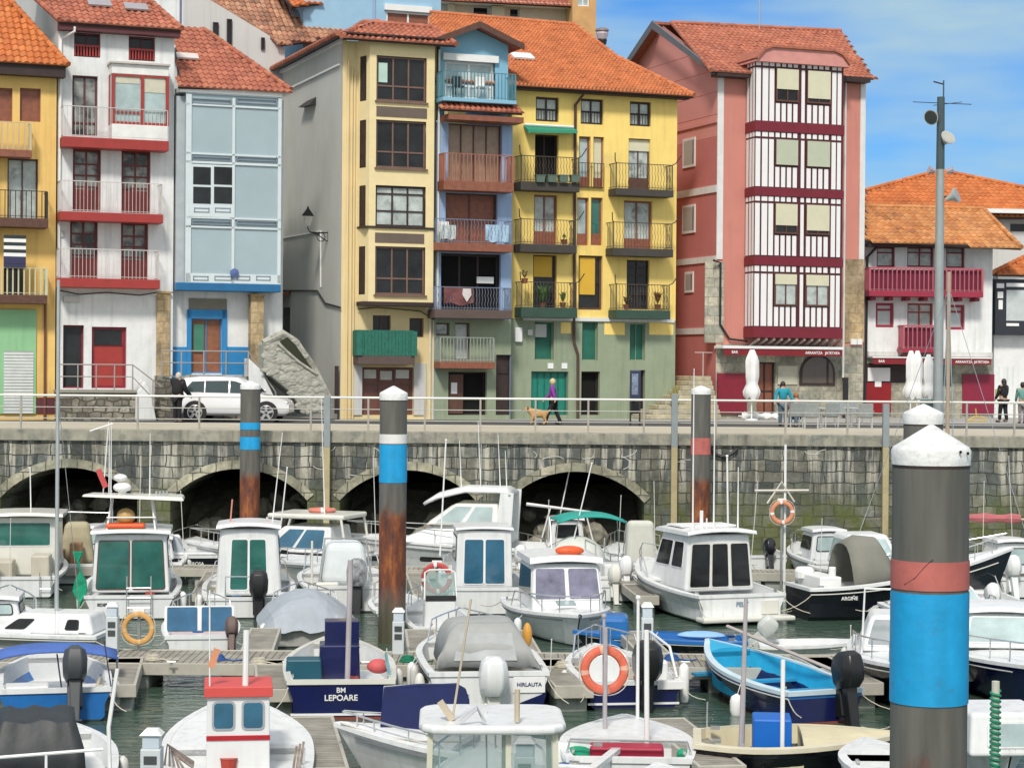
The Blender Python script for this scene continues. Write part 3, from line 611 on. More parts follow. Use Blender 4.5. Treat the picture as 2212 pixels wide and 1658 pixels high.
g=h.box((-80,668,78,893),garage_g,.02,.07,'garage_front'); gm2=M('white_slat_shutter',(.62,.66,.64),rough=.5)
a0,a1,z0,z1=pl.rect(8,758,72,893,c=.08); mb=h.mb()
k=z0
while k<z1-.05: mb.box(a0,a1,.07,.1,k+.012,k+.1); k+=.115
mb.build('roller_shutter',gm2,g)
mb=h.mb(); mb.box(a0,a1,.06,.08,z0,z1); mb.build('shutter_backing',M('shutter_backing_grey',(.3,.32,.31)),g)  # grey backing seen between the shutter slats
h.box((79,858,120,893),M('maroon_tiles',(.12,.03,.04),rough=.4),.0,.04,'tiled_plinth')
h.roof([(-120,124),(147,142),(10,-10),(-150,-60)],38,over=.55,mat=t_bright,caps=[(1,2)],tw=.26,th=.42)
h.box((-120,130,142,160),dark_w,-.0,.5,'eaves_board')
pipe(h.root,[pl.w((AA(pl,97,700),.08,ZZ(pl,97,650))),pl.w((AA(pl,97,700),.08,GZ))],.05,M('rust_pipe',(.16,.06,.04)))
tw=wroot('striped_towel',tuple(pl.w((AA(pl,32,540,.9),.9,ZZ(pl,32,577,.9)))),'black and white striped towel drying over the ochre house balcony','towel')
mb=MB(pl.w); a0,a1,z0,z1=pl.rect(8,508,56,577,c=.9); n=9
for i in range(n): mb.box(a0,a1,.88+.01*(i%2),.9+.01*(i%2),z0+(z1-z0)*i/n,z0+(z1-z0)*(i+1)/n, (0 if i%2 and i>2 else 1) if i>2 else 2)
mb.build('cloth',[white_p,M('black_cloth',(.02,.03,.03)),M('navy_cloth',(.03,.03,.09))],tw)

# ---- H1 white house with red balconies
pl = street(.15); h = House('townhouse','tall white townhouse with dark red balconies and doors','house',pl,AA(pl,124,400),AA(pl,375,400),GZ,ZZ(pl,260,60))
for px in ((160,71,217,124),(278,79,335,132)):
    w_=h.win(px, fasc, gl_dark, cols=2, fw=.08); mb=h.mb(); a0,a1,z0,z1=pl.rect(*px)
    for k in range(9): a=a0+.05+(a1-a0-.1)*k/8; mb.box(a-.03,a+.03,-.08,-.06,z0+.05,z0+.42)
    mb.box(a0,a1,-.09,-.05,z0+.4,z0+.47); mb.build('window_guard',red_p,w_)
h.win((156,164,211,294), fasc, gl_mix, cols=2, rows=(.22,), fw=.08)
for px in ((157,322,218,457),(262,325,325,461),(151,474,211,602),(261,480,320,606)):
    f=h.win(px, oxb, gl_mix, cols=2, fw=.1, rows=(.4,.58,.76), kick=.36, name='balcony_door', mw=.06)
h.balcony((137,233,362,300),(300,322),M('thin_grey_bars',(.55,.52,.5),rough=.5),red_p,proj=.75,bw=.016,gap=.15)
h.balcony((132,393,350,460),(460,479),M('thin_grey_bars',(0,0,0)),red_p,proj=.85,bw=.016,gap=.14)
h.balcony((128,538,343,602),(602,622),M('thin_grey_bars',(0,0,0)),red_p,proj=.85,bw=.016,gap=.14)
h.win((136,702,181,838), maroon, gl_dark, cols=1, name='open_doorway', recess=.25)  # dark pane paints the shade inside the open door
d=h.win((198,706,273,838), maroon, red_p, cols=1, rows=(.72,), name='door', fw=.1); h.box((203,712,262,745),gl_dark,-.17,-.13,'fanlight',parent=d)
h.box((128,620,345,636),white_r,0,.1,'string_course')
zb=ZZ(pl,200,625)
h.walls([(GZ,zb,white_w,'ground_floor_wall'),(zb,h.z1,white_w,'wall')],zt=h.z1)
# bay window
a0,a1,z0,z1=pl.rect(245,140,365,305,c=.8); bayr=M('bay_white',(.74,.75,.73),rough=.6)
zs=ZZ(pl,305,270,.8); zt=ZZ(pl,305,162,.8); mb=h.mb(); mb.box(a0-.05,a1,0,.75,z0,zs); bay=mb.build('bay_window',bayr,h.root,bevel=.02); mb=h.mb(); mb.box(a0-.05,a1,0,.75,zt,z1); mb.build('bay_head',bayr,bay,bevel=.02)
mb=h.mb()
for a in (a0-.05,(a0+a1)/2,a1-.1): mb.box(a,a+.11,.62,.74,zs,zt)
mb.box(a0-.05,a1,.64,.73,zs,zs+.1); mb.box(a0-.05,a1,.64,.73,zt-.08,zt); mb.box(a0-.05,a0+.03,0,.1,zs,zt); mb.box(a0+.08,(a0+a1)/2,.64,.72,zs+.42,zs+.48)
mb.build('window_frame',red_p,bay)
mb=h.mb(); mb.box(a0-.02,a1-.03,.08,.66,zs,zt); mb.build('pane',gl_pale,bay)
mb=h.mb(); mb.box(a0+.1,(a0+a1)/2-.05,.665,.68,zs+1.55,zt-.05); mb.box((a0+a1)/2+.08,a1-.12,.665,.68,zs+1.25,zt-.05); mb.build('roller_blind',M('beige_blind',(.55,.53,.42)),bay)
mb=h.mb(); mb.box(a0-.12,a1+.04,0,.86,z1,z1+.07); mb.build('bay_roof',M('roof_lead',(.5,.46,.42)),bay)
h.roof([(128,46),(392,64),(285,-30),(-20,-90)],30,over=.55,mat=t_red,caps=[(1,2),(0,3)],tw=.26,th=.4)
h.box((128,52,390,72),fasc,0,.46,'eaves_board')
sk=M('skylight_glass',(.3,.28,.3),rough=.2)
for (a,b) in ((.38,.5),(.68,.35)):
    P=h.rpoly; A=P[0][0]+(P[1][0]-P[0][0])*a; mb=MB(h.rp.w); mb.box(A-.45,A+.45,.09,.16,1.1+b,1.75+b); o=mb.build('skylight',sk,h.root)
pipe(h.root,[pl.w((AA(pl,157,60),.5,ZZ(pl,157,58,.5))),pl.w((AA(pl,157,60),.5,ZZ(pl,157,68,.5))),pl.w((AA(pl,131,80),.08,ZZ(pl,131,86))),pl.w((AA(pl,128,80),.08,GZ))],.05,white_p)
# gable wall to the left, seen above the ochre roof
sp=[pl.w((h.a0-.01,0,ZZ(pl,126,150))),pl.w((h.a0-.01,0,h.z1)),pl.w((h.a0-.01,-13,h.z1+8.5)),pl.w((h.a0-.01,-13,GZ+2)),]
mb=MB(); mb.add(sp,[(0,1,2,3)]); mb.build('gable_wall',greyl,h.root)
pts=[(128,628),(170,636),(230,632),(300,638),(350,630),(372,632)]; pipe(h.root,[pl.w((AA(pl,u,v),.14,ZZ(pl,u,v))) for u,v in pts],.022,black_m,name='cable')
h.box((138,640,172,652),greyl,.02,.14,'bracket_lamp'); h.box((128,500,139,512),M('grey_vent',(.4,.42,.4)),0,.06,'vent')
# porch steps and wall in front
pw=wroot('stone_porch',tuple(pl.w(((h.a0+h.a1)/2,1,GZ))),'low rubble stone porch with a white plastered stair before the white townhouse','porch')
pz=ZZ(pl,200,842,1.2); a0=AA(pl,128,850,1.3); a1=AA(pl,292,850,1.3)
mb=MB(pl.w); mb.box(a0,a1,.02,1.3,GZ,pz-.1); mb.build('wall',rubst,pw)
mb=MB(pl.w); mb.box(a0-.04,a1+.05,.03,1.36,pz-.1,pz); mb.build('paved_top',M('porch_slab',(.3,.29,.24),rough=.9),pw)
mb=MB(pl.w); a2=AA(pl,330,860,1.3)
mb.add([(a1,.4,GZ),(a2+.15,.4,GZ),(a2,.4,GZ+.8),(a2-.1,.4,GZ+1.35),(a1+.35,.4,pz+.4),(a1,.4,pz-.2)]+[(a1,1.3,GZ),(a2+.15,1.3,GZ),(a2,1.3,GZ+.75),(a2-.12,1.3,GZ+1.2),(a1+.35,1.3,pz+.35),(a1,1.3,pz-.2)],[(0,1,2,3,4,5),(6,7,8,9,10,11)]+[(i,(i+1)%6,6+(i+1)%6,6+i) for i in range(6)])
mb.build('plastered_stair_side',white_w,pw,bevel=.05)
mb=MB(pl.w); hr=M('grey_handrail',(.33,.31,.29),rough=.5)
mb.tube([(a0,1.3,pz+.95),(a1-.1,1.3,pz+.95),(a2+.3,1.3,GZ+1.3)],.028); mb.tube([(a0,1.3,pz+.5),(a1-.1,1.3,pz+.5),(a2+.1,1.3,GZ+.75)],.022)
for k in range(5): a=a0+(a1-a0-.1)*k/4; mb.tube([(a,1.3,pz),(a,1.3,pz+.95)],.026)
mb.tube([(a2,1.3,GZ+.6),(a2,1.3,GZ+1.5)],.026); mb.build('handrail',hr,pw)
# sandstone quoins between the houses, lantern brackets
for (u0,v0,u1,v1,lab) in ((338,634,366,812,'tan sandstone pier between the white house and the blue glazed house'),(541,640,569,812,'tan sandstone pier right of the blue door')):
    q=street(.22); a0,a1,z0,z1=q.rect(u0,v0,u1,v1); mb=MB(q.w); mb.box(a0,a1,-.4,.06,GZ,z1); r=wroot('stone_pier',tuple(q.w((a0,0,GZ))),lab,'pier','sandstone piers beside the blue door'); mb.build('shaft',sand,r,bevel=.02)
    mb=MB(q.w); mb.box(a0-.03,a1+.03,-.4,.1,z1,z1+.08); mb.build('cap_stone',sand,r)
# ---- H2 blue glazed house
pl = street(-.35); h = House('townhouse','narrow blue-grey townhouse of glazed galleries over a blue door','house',pl,AA(pl,372,400),AA(pl,612,400),GZ,ZZ(pl,490,205)-.1,depth=4)
d=h.win((413,688,480,806), sky_blue, door_b, cols=2, fw=.05, name='door'); h.box((418,700,440,760),M('green_glass_panel',(.05,.2,.13),rough=.2),-.16,-.12,'glazed_panel',parent=d)
h.box((406,669,490,687),sky_blue,0,.08,'door_lintel'); h.box((404,669,413,808),sky_blue,0,.08,'door_jamb'); h.box((480,669,490,808),sky_blue,0,.08,'door_jamb')
t=h.box((408,645,490,668),M('slatted_transom',(.2,.19,.15),rough=.7),-.02,.05,'transom')
h.box((362,749,404,815),sky_blue,0,.03,'wainscot'); h.box((490,749,541,815),sky_blue,0,.03,'wainscot')
h.walls([(GZ,ZZ(pl,480,640),white_w,'ground_floor_wall'),(ZZ(pl,480,640),h.z1,white_w,'wall')],sidemat=greyw)
C1=.9; gp=M('blue_grey_panel',(.34,.43,.47),rough=.35,var=.08,scale=.8,coat=.3); fr=M('pale_frame',(.6,.68,.7),rough=.4,var=.05)
a0,a1,z0,z1=pl.rect(401,203,606,612,c=C1); mb=h.mb(); mb.box(a0,a1,0,C1-.06,z0,z1); gal=mb.build('gallery',gp,h.root)
mb=h.mb()
def gbox(px,d0,d1,m=0): A=pl.rect(*px,c=C1); mb.box(A[0],A[1],d0,d1,A[2],A[3],m)
for px in ((401,203,413,612),(501,212,507,612),(600,203,607,612),(401,201,606,207),(401,228,606,232),(401,333,606,337),(401,351,606,356),(401,470,606,474),(401,490,606,494),(401,592,606,612),(413,356,501,470)): gbox(px,C1-.07,C1+.0)
for u0,u1 in ((414,499),(511,598)):
    for v0,v1 in ((214,225),(339,348),(477,486)):
        for e in ((u0,v0,u1,v0+2),(u0,v1-2,u1,v1),(u0,v0,u0+2,v1),(u1-2,v0,u1,v1)): gbox(e,C1-.05,C1+.015,1)
for u0,u1 in ((417,450),(463,500),(511,540),(553,584)):
    for e in ((u0,596,u1,598),(u0,604,u1,606),(u0,596,u0+2,606),(u1-2,596,u1,606)): gbox(e,C1-.02,C1+.015,1)
for u0,u1 in ((419,452),(464,498)):
    for e in ((u0,449,u1,451),(u0,457,u1,459),(u0,449,u0+2,459),(u1-2,449,u1,459)): gbox(e,C1-.02,C1+.015,1)
mb.build('frame',[fr,M('slate_trim',(.2,.25,.3))],gal)
mb=h.mb()
for px in ((417,361,455,399),(462,361,501,399),(417,404,455,440),(462,404,501,440)): gbox(px,C1-.03,C1+.012)
mb.build('window',gl_dark,gal)
A=pl.rect(380,612,606,632,c=C1); mb=h.mb(); mb.hexa([(A[0],0,A[2]),(A[1],0,A[2]),(A[1]-.2,0,A[2]),(A[0]+.1,0,A[2]),(A[0]-.1,C1+.05,A[3]),(A[1]+.04,C1+.05,A[3]),(A[1]+.04,0,A[3]),(A[0]-.1,0,A[3])]); 
mb=h.mb(); mb.box(A[0],A[1],0,C1+.05,A[2]+.05,A[3]); mb.build('gallery_base',M('deep_blue_paint',(.015,.13,.3),rough=.4),gal,bevel=.03)
mb=h.mb(); S=pl.rect(382,207,401,612,c=C1-.1); mb.box(S[0],a0,0,C1-.25,S[2],S[3]); mb.build('gallery_side',M('side_blue_grey',(.4,.45,.47),rough=.5),gal)
mb=h.mb(); mb.lathe([(.02,0),(.16,.02),(.18,.1),(.02,.13)],pl.w((AA(pl,505,590,C1),C1,ZZ(pl,505,590,C1))) if False else (AA(pl,505,590,C1),C1,ZZ(pl,505,590,C1)),12,axis=(0,1,0)); mb.build('round_plaque',M('plaque_blue',(.08,.13,.3),rough=.4),gal)
h.roof([(385,187),(627,196),(440,66),(378,60)],33,over=1.05,mat=t_red,caps=[(1,2)],tw=.25,th=.4)
h.box((388,193,610,204),white_p,0,.95,'gutter')
mb=MB(h.rp.w); mb.box(h.rpoly[0][0]+.35,h.rpoly[0][0]+1.2,.09,.17,2.3,2.75); mb.build('skylight',M('pale_skylight',(.6,.55,.52),rough=.3),h.root)
# landing and railing before the blue door
ld=wroot('door_landing',tuple(pl.w((AA(pl,450,850,2),1.5,GZ))),'raised stone landing with railing and white stair side before the blue door','landing')
a0=AA(pl,350,860,2); a1=AA(pl,545,860,2); lz=ZZ(pl,450,812,1.6)
mb=MB(pl.w); mb.box(a0,a1,.1,1.35,GZ,lz); mb.build('landing_wall',rubst,ld)
a2=AA(pl,615,880,2); mb=MB(pl.w); mb.add([(a1,y,z) if k==0 else (x,y,z) for y in (.6,1.35) for k,(x,z) in enumerate(((a1,GZ),(a2,GZ),(a2-.15,GZ+.7),(a1+.5,lz+.25),(a1,lz+.7)))],[(0,1,2,3,4),(5,6,7,8,9)]+[(i,(i+1)%5,5+(i+1)%5,5+i) for i in range(5)]); mb.build('stair_side',white_w,ld,bevel=.04)
mb=MB(pl.w); mb.tube([(a0+.1,1.3,lz),(a0+.1,1.3,lz+.95),(a1,1.3,lz+.95),(a2-.2,1.3,GZ+1.1),(a2-.15,1.3,GZ+.8)],.03); mb.tube([(a0+.1,1.3,lz+.5),(a1,1.3,lz+.5),(a2-.3,1.3,GZ+.75)],.025)
for k in range(1,5): a=a0+(a1-a0)*k/4; mb.tube([(a,1.3,lz),(a,1.3,lz+.95)],.028)
mb.build('handrail',hr,ld)
# sloping rough stone ramp wall right of the stair
rw=wroot('ramp_wall',tuple(street(1.5).w((AA(street(1.5),640,800),0,GZ))),'rough grey stone ramp wall climbing left below the grey gable','wall'); q=street(1.2)
pts=[(569,742),(612,722),(640,738),(712,860),(712,893),(655,893),(630,850),(570,800)]
A=[q.hit(u,v) for u,v in pts]; mb=MB(q.w); n=len(A); mb.add([(a,0,z) for a,z in A]+[(a,-1.2,z) for a,z in A],[tuple(range(n)),tuple(range(n,2*n))]+[(i,(i+1)%n,n+(i+1)%n,n+i) for i in range(n)])
mb.build('rendered_wall',M('rough_cast_stone',(.36,.37,.32),rough=.95,var=.3,scale=4,bump=1,bscale=6),rw,bevel=.06)
A=[q.hit(u,v) for u,v in ((604,736),(620,728),(637,744),(655,770),(680,806),(662,796),(640,777),(618,757))]; mb=MB(q.w); n=len(A)
mb.add([(a,.06,z) for a,z in A]+[(a,-.1,z) for a,z in A],[tuple(range(n)),tuple(range(n,2*n))]+[(i,(i+1)%n,n+(i+1)%n,n+i) for i in range(n)]); mb.build('dark_opening',M('gap_shade_green',(.03,.035,.02),rough=1),rw)  # raised dark green patch paints the shade of a planted gap
def inpoly(x,y,P_):
    c=False
    for i in range(len(P_)):
        (x1,y1),(x2,y2)=P_[i],P_[(i+1)%len(P_)]
        if (y1>y)!=(y2>y) and x<(x2-x1)*(y-y1)/(y2-y1)+x1: c=not c
    return c
PW=[q.hit(u,v) for u,v in pts]; rnd=random.Random(5); mb=MB(q.w); tries=0; k_=0
while k_<120 and tries<2000:
    tries+=1; x=rnd.uniform(min(p[0] for p in PW),max(p[0] for p in PW)); z=rnd.uniform(GZ,max(p[1] for p in PW))
    if not inpoly(x,z,PW) or inpoly(x,z,A): continue
    mb.ell((x,.0,z),rnd.uniform(.1,.2),rnd.uniform(.02,.045),rnd.uniform(.07,.12),7,5,jit=.15); k_+=1
mb.build('rubble_facing',M('pale_rubble',(.38,.38,.33),rough=.95,var=.35,scale=5,bump=.8,bscale=12,dark=(.2,.2,.16),dscale=3),rw)

mb=MB(q.w); tp_=[q.hit(u,v) for u,v in ((569,742),(612,722),(640,738),(676,792),(712,860))]; mb.tube([(a,-.1+.06*math.sin(k*2),z+.03) for k,(a,z) in enumerate(tp_)],.13,8,rs=[.14,.16,.13,.15,.12]); mb.tube([(q.hit(u,v)[0],.04,q.hit(u,v)[1]) for u,v in ((600,741),(620,760),(645,782),(684,808))],.06,7); mb.build('wall_coping',M('pale_rubble',(.38,.38,.33)),rw,smooth=True)
# ---- H3 grey rear house
q = Pl(tuple(STREET.w((AA(STREET,500,300),-9,0))),21); h=House('rear_house','pale grey rear house with a long weathered tile roof behind the blue glazed house','house',q,AA(q,395,100),AA(q,615,100),GZ,ZZ(q,600,104),depth=5)
for px in ((461,48,473,84),(491,41,502,102),(565,81,573,107)): h.win(px, dark_w, gl_dark, cols=1, fw=.04, c=.2, recess=.08)
h.holes=[]; h.walls([(GZ,ZZ(q,500,250),greyl,'lower_wall'),(ZZ(q,500,250),h.z1,greyl,'wall')],left=False)
hp=Pl(tuple(q.w((0,.2,0))),21,30)
h.roof([(607,97),(742,82),(735,40),(640,-40),(440,-40),(450,2)],38,over=.3,mat=t_old,caps=[(0,5)],tw=.24,th=.4)
A=[q.hit(u,v) for u,v in ((395,0),(452,0),(610,95),(620,200),(395,200))]; mb=h.mb(); mb.add([(a,.02,z) for a,z in A],[(0,1,2,3,4)]); mb.build('gable_wall',greyl,h.root)
mb=MB(h.rp.w); cxy=h.rp.hit(655,38); mb.box(cxy[0]-.6,cxy[0]+.6,.09,.16,cxy[1]-.2,cxy[1]+.35); mb.build('skylight',sk,h.root)
h2=wroot('rear_house',tuple(q.w((AA(q,340,50),-3,GZ))),'white rear house glimpsed left of the grey rear house','house'); q2=q.shift(-3); A=q2.rect(260,-80,420,120); mb=MB(q2.w); mb.box(A[0],A[1],-4,0,GZ,A[3]); mb.build('wall',white_w,h2); mb=MB(q2.w); A=q2.rect(388,-80,392,60); mb.box(A[0],A[1],0,.05,A[2],A[3]); mb.build('downpipe',M('slate_pipe',(.15,.17,.28)),h2)

# ---- H4b blue house behind
q = Pl(tuple(STREET.w((AA(STREET,800,300),-10,0))),21); h=House('rear_house','sky blue rear house with brown shutters above the cream house','house',q,AA(q,655,30),AA(q,952,30),GZ,ZZ(q,800,-40),depth=5)
h.win((833,26,930,66), white_p, brown_r, cols=2, fw=.1, recess=.05); h.box((831,12,933,25),white_p,0,.12,'shutter_box'); h.box((806,-10,810,60),blu,0,.08,'downpipe')
h.walls([(GZ,h.z1-6,blut,'lower_wall'),(h.z1-6,h.z1,M('pale_blue_render',(.3,.5,.66),rough=.85,var=.06),'wall')])
h.roof([(630,14),(795,-4),(795,-60),(560,-60)],25,over=.8,mat=t_bright,tw=.26)
# ---- cream and orange background buildings
q = Pl(tuple(STREET.w((AA(STREET,1080,300),-16,0))),12); h=House('rear_house','cream rear building with boxy windows on the skyline left of the orange tower','house',q,AA(q,940,30),AA(q,1236,30),GZ,ZZ(q,1090,6),depth=5)
for px in ((1021,14,1056,34),(1100,17,1122,38)): h.win(px, white_p, gl_dark, cols=1)
for px in ((968,8,982,35),(1062,14,1090,36)): h.box(px,cream_sh,0,.35,'balcony_box')
h.walls([(GZ,h.z1-4,crm,'lower_wall'),(h.z1-4,h.z1,M('ivory_render',(.66,.62,.5),rough=.85,var=.1),'wall')])
h.roof([(930,-2),(1240,14),(1240,-40),(930,-50)],25,over=1,mat=t_red); h.box((935,2,1235,8),white_p,0,.9,'gutter')
q = Pl(tuple(STREET.w((AA(STREET,1260,300),-14,0))),12); h=House('rear_tower','orange stair tower with a pale window on the skyline','tower',q,AA(q,1236,30),AA(q,1287,30),GZ,ZZ(q,1260,-50),depth=3)
h.win((1247,-20,1273,14), white_p, gl_pale, cols=2); h.walls([(GZ,h.z1-6,yel_o,'lower_wall'),(h.z1-6,h.z1,M('orange_render',(.55,.33,.14),rough=.85,var=.15,scale=2),'wall')])

# ---- H4 cream house
pl = street(.5); h = House('townhouse','cream townhouse with a projecting window bay and big grey gable side','house',pl,AA(pl,738,400),AA(pl,941,400),GZ,ZZ(pl,850,95))
h.win((805,681,844,722), brown_w, gl_dark, cols=2); h.win((884,687,915,728), brown_w, gl_dark, cols=1)
g=h.win((782,793,893,896), M('garage_brown',(.13,.055,.04),rough=.5,var=.15), M('garage_door_brown',(.15,.06,.045),rough=.5,var=.2), cols=3, rows=(.66,), name='garage_door', fw=.1)
for px in ((786,797,812,817),(821,801,846,820),(854,797,883,817)): h.box(px,M('frosted_pane',(.5,.5,.45),rough=.3),-.2,-.155,'garage_window',parent=g)
zg=ZZ(pl,850,786)
h.walls([(GZ,zg,crm,"ground_floor_wall"),(zg,h.z1,crm,"wall")],sidemat=greyw)
h.box((760,784,782,896),greyl,0,.06,'stone_pilaster'); h.box((894,784,920,896),greyl,0,.06,'stone_pilaster')
# big grey gable side: slopes back and left
L4=9.5; zE=h.z1; mb=h.mb(); za=zE
mb.add([(h.a0-.01,0,GZ),(h.a0-.01,-L4,GZ),(h.a0-.01,-L4,za),(h.a0-.01,0,za)],[(0,1,2,3)]); mb.build('gable_side',greyw,h.root)
mb=h.mb(); mb.box(h.a0-.1,h.a0+.0,-L4,-.3,zE-.95,zE-.88); mb.box(h.a0-.12,h.a0,-L4,.0,zE-.08,zE+.06); mb.build('gutter',white_p,h.root)
CB=.85; bw_ = M('bay_cream',(.76,.64,.36),rough=.8,var=.06)
a0,a1,z0,z1=pl.rect(797,88,937,660,c=CB); al=AA(pl,771,400,0)
zs=[ZZ(pl,867,v,CB) for v in (660,637,533,525,504,490,402,364,261,254,232,220,123,88)]
wins=[(533,637),(402,490),(261,364),(123,220)]; mb=h.mb()
wz=[(ZZ(pl,867,b,CB),ZZ(pl,867,a,CB)) for a,b in wins]; wa0=AA(pl,812,300,CB); wa1=AA(pl,920,300,CB)
def bayface(p0,p1,f0,f1,zb,zt):    # vertical face p0->p1 with an opening band f0..f1 for every window
    p0=Vector((*p0,0)); p1=Vector((*p1,0)); q0=p0.lerp(p1,f0); q1=p0.lerp(p1,f1)
    def Q(a,b,u,v): mb.quad((a.x,a.y,u),(b.x,b.y,u),(b.x,b.y,v),(a.x,a.y,v))
    Q(p0,q0,zb,zt); Q(q1,p1,zb,zt); prev=zb
    for (u,v) in wz: Q(q0,q1,prev,u); prev=v
    Q(q0,q1,prev,zt)
bayface((a0,CB),(a1,CB),(wa0-a0)/(a1-a0),(wa1-a0)/(a1-a0),z0,z1); bayface((al,0),(a0,CB),.2,.72,z0,z1); mb.quad((a1,CB,z0),(a1,0,z0),(a1,0,z1),(a1,CB,z1)); mb.add([(al,0,z0),(a0,CB,z0),(a1,CB,z0),(a1,0,z0)],[(0,1,2,3)])
bay=mb.build('window_bay',bw_,h.root)
for k,(u,v) in enumerate(wz):
    h.win(None, M('taupe_frame',(.17,.1,.075),rough=.5,var=.2) if k!=1 else dark_w, gl_dark if k!=1 else gl_curt, cols=3, rows=(.34,) if k!=1 else (.8,.38), loc=(wa0,wa1,u,v), hole=False, c=CB, recess=.1, fw=.08, sill=True, parent=bay)
    m2=MB(h.pl.w); P0=Vector((al,0,0)).lerp(Vector((a0,CB,0)),.2); P1=Vector((al,0,0)).lerp(Vector((a0,CB,0)),.72)
    m2.hexa([(P0.x,P0.y-.08,u),(P1.x,P1.y-.08,u),(P1.x,P1.y-.12,u),(P0.x,P0.y-.12,u),(P0.x,P0.y-.08,v),(P1.x,P1.y-.08,v),(P1.x,P1.y-.12,v),(P0.x,P0.y-.12,v)]); m2.build('side_window',dark_w,bay)
for px in ((813,232,922,254),(810,504,916,525)): h.box(px,M('taupe_panel',(.13,.1,.08),rough=.6),CB,CB+.02,'panel',parent=bay)
zz=ZZ(pl,867,490,CB); mb=h.mb(); mb.box(al,a1+.02,0,CB+.06,zz-.08,zz); zz2=ZZ(pl,867,655,CB); mb.box(al,a1+.02,0,CB+.06,zz2-.1,zz2+.05); mb.build('bay_ledges',dark_w,bay)
if 1:
    m2=h.mb(); sh=M('pale_green_sheet',(.45,.62,.55),rough=.4); A=pl.rect(818,136,837,178,c=CB-.1); m2.box(A[0],A[1],CB-.15,CB-.13,A[2],A[3]); m2.build('green_blind',sh,bay)  # pale green sheet in one pane of the top bay window
h.balcony((775,713,893,768),(768,787),M('green_reed_screen',(0.02,.14,.1),rough=.8,var=.3,scale=8),M('taupe_wood',(.1,.07,.06),rough=.7),proj=.75,bw=.13,gap=.14,top=.03)
h.roof([(738,81),(985,98),(935,62),(785,50)],24,over=1.25,mat=t_red,caps=[(0,3),(2,3),(1,2)],tw=.24,th=.36)
# left hip slope over the gable side
o=pl.w((h.a0-.45,.9,h.z1+.08)); sp_=Pl(o,21+90,24)   # plane facing left
rp2=Pl(o,21-90,24); pts=[(0,0),(10.5,0),(10.5,3.2),(2.4,3.2)]
rp2.x=-rp2.x; pts=[(0,0),(-0,0)]
nb=-pl.n; lft=-pl.x; up=pl.x*math.cos(R_(24))+Vector((0,0,1))*math.sin(R_(24)); 
rp2.x=nb; rp2.up=up; rp2.n=nb.cross(up)
if rp2.n.z<0: rp2.n=-rp2.n
tile_roof(h.root,rp2,[(0,0),(11,0),(11,2.6),(2.2,2.6)],t_red,'side_roof',caps=[(0,1)],tw=.24,th=.36)
mb=h.mb()
for k in range(6): a=a0-.2+(a1-a0)*k/5; mb.box(a-.06,a+.06,.3,CB+.3,z1-.02,z1+.14)
mb.build('rafter_ends',dark_w,h.root); mb=h.mb(); mb.box(h.a0-.3,a1+.35,0,CB+.25,z1+.1,z1+.16); mb.build('soffit',dark_w,h.root)
for u in (751,759,765): pipe(h.root,[pl.w((AA(pl,u,300),.06,ZZ(pl,u,130+(u-751)*2))),pl.w((AA(pl,u,300),.06,GZ))],.035,crm)
for u in (927,936): pipe(h.root,[pl.w((AA(pl,u,780),.07,ZZ(pl,u,668))),pl.w((AA(pl,u,780),.07,GZ))],.05,M('cream_pipe',(.7,.66,.5)))
cb_=[pl.w((AA(pl,u,v),.12,ZZ(pl,u,v))) for u,v in ((770,668),(810,664),(860,668),(905,672),(935,690))]; pipe(h.root,cb_,.02,black_m,name='cable')
pipe(h.root,[pl.w((AA(pl,942,300),.3,ZZ(pl,942,110))),pl.w((AA(pl,942,300),.3,ZZ(pl,942,670)))],.045,white_p)
h.box((723,790,731,893),dark_w,.0,.05,'meter_recess'); 
sp=Pl(pl.w((h.a0,0,0)),21-90)
A=sp.rect(662,214,683,232); mb=MB(sp.w); am_=(A[0]+A[1])/2; mb.add([(A[0]-.3,.3,A[2]+.1),(A[1],.3,A[2]),(A[1],0,A[2]),(A[0]-.3,0,A[2]+.1),(A[1],0,A[3]),(A[0]+.1,0,A[3])],[(0,1,2,3),(0,1,4,5),(0,3,5),(1,2,4)]); mb.build('vent_hood',black_m,h.root)
for px in ((592,654,605,698),(613,664,629,722)):
    A=sp.rect(*px); mb=MB(sp.w); mb.box(A[0],A[1],.0,.03,A[2],A[3]); f=mb.build('side_window',gl_dark,h.root)
    mb=MB(sp.w); mb.box(A[0]-.08,A[0],.0,.05,A[2],A[3]); mb.box(A[1],A[1]+.08,.0,.05,A[2],A[3]); mb.build('frame',greyl,f)
pipe(h.root,[sp.w(sp.hit(610,515)[:1]+(.05,)+sp.hit(610,515)[1:]),sp.w((sp.hit(695,500)[0],.05,sp.hit(695,500)[1])),sp.w((sp.hit(695,620)[0],.05,sp.hit(695,620)[1]))],.03,white_p,name='cable_duct')
pts=[sp.hit(u,v) for u,v in ((600,628),(688,628),(705,655),(738,664))]; pipe(h.root,[sp.w((a,.06,z)) for a,z in pts],.035,black_m,name='cable')
A=sp.rect(560,632,628,640); mb=MB(sp.w); mb.hexa([(A[0],0,A[2]),(A[1],0,A[2]),(A[1],.9,A[2]-.3),(A[0],.9,A[2]-.3),(A[0],0,A[3]),(A[1],0,A[3]),(A[1],.9,A[3]-.3),(A[0],.9,A[3]-.3)]); mb.build('door_canopy',brown_r,h.root)
CREAM=h
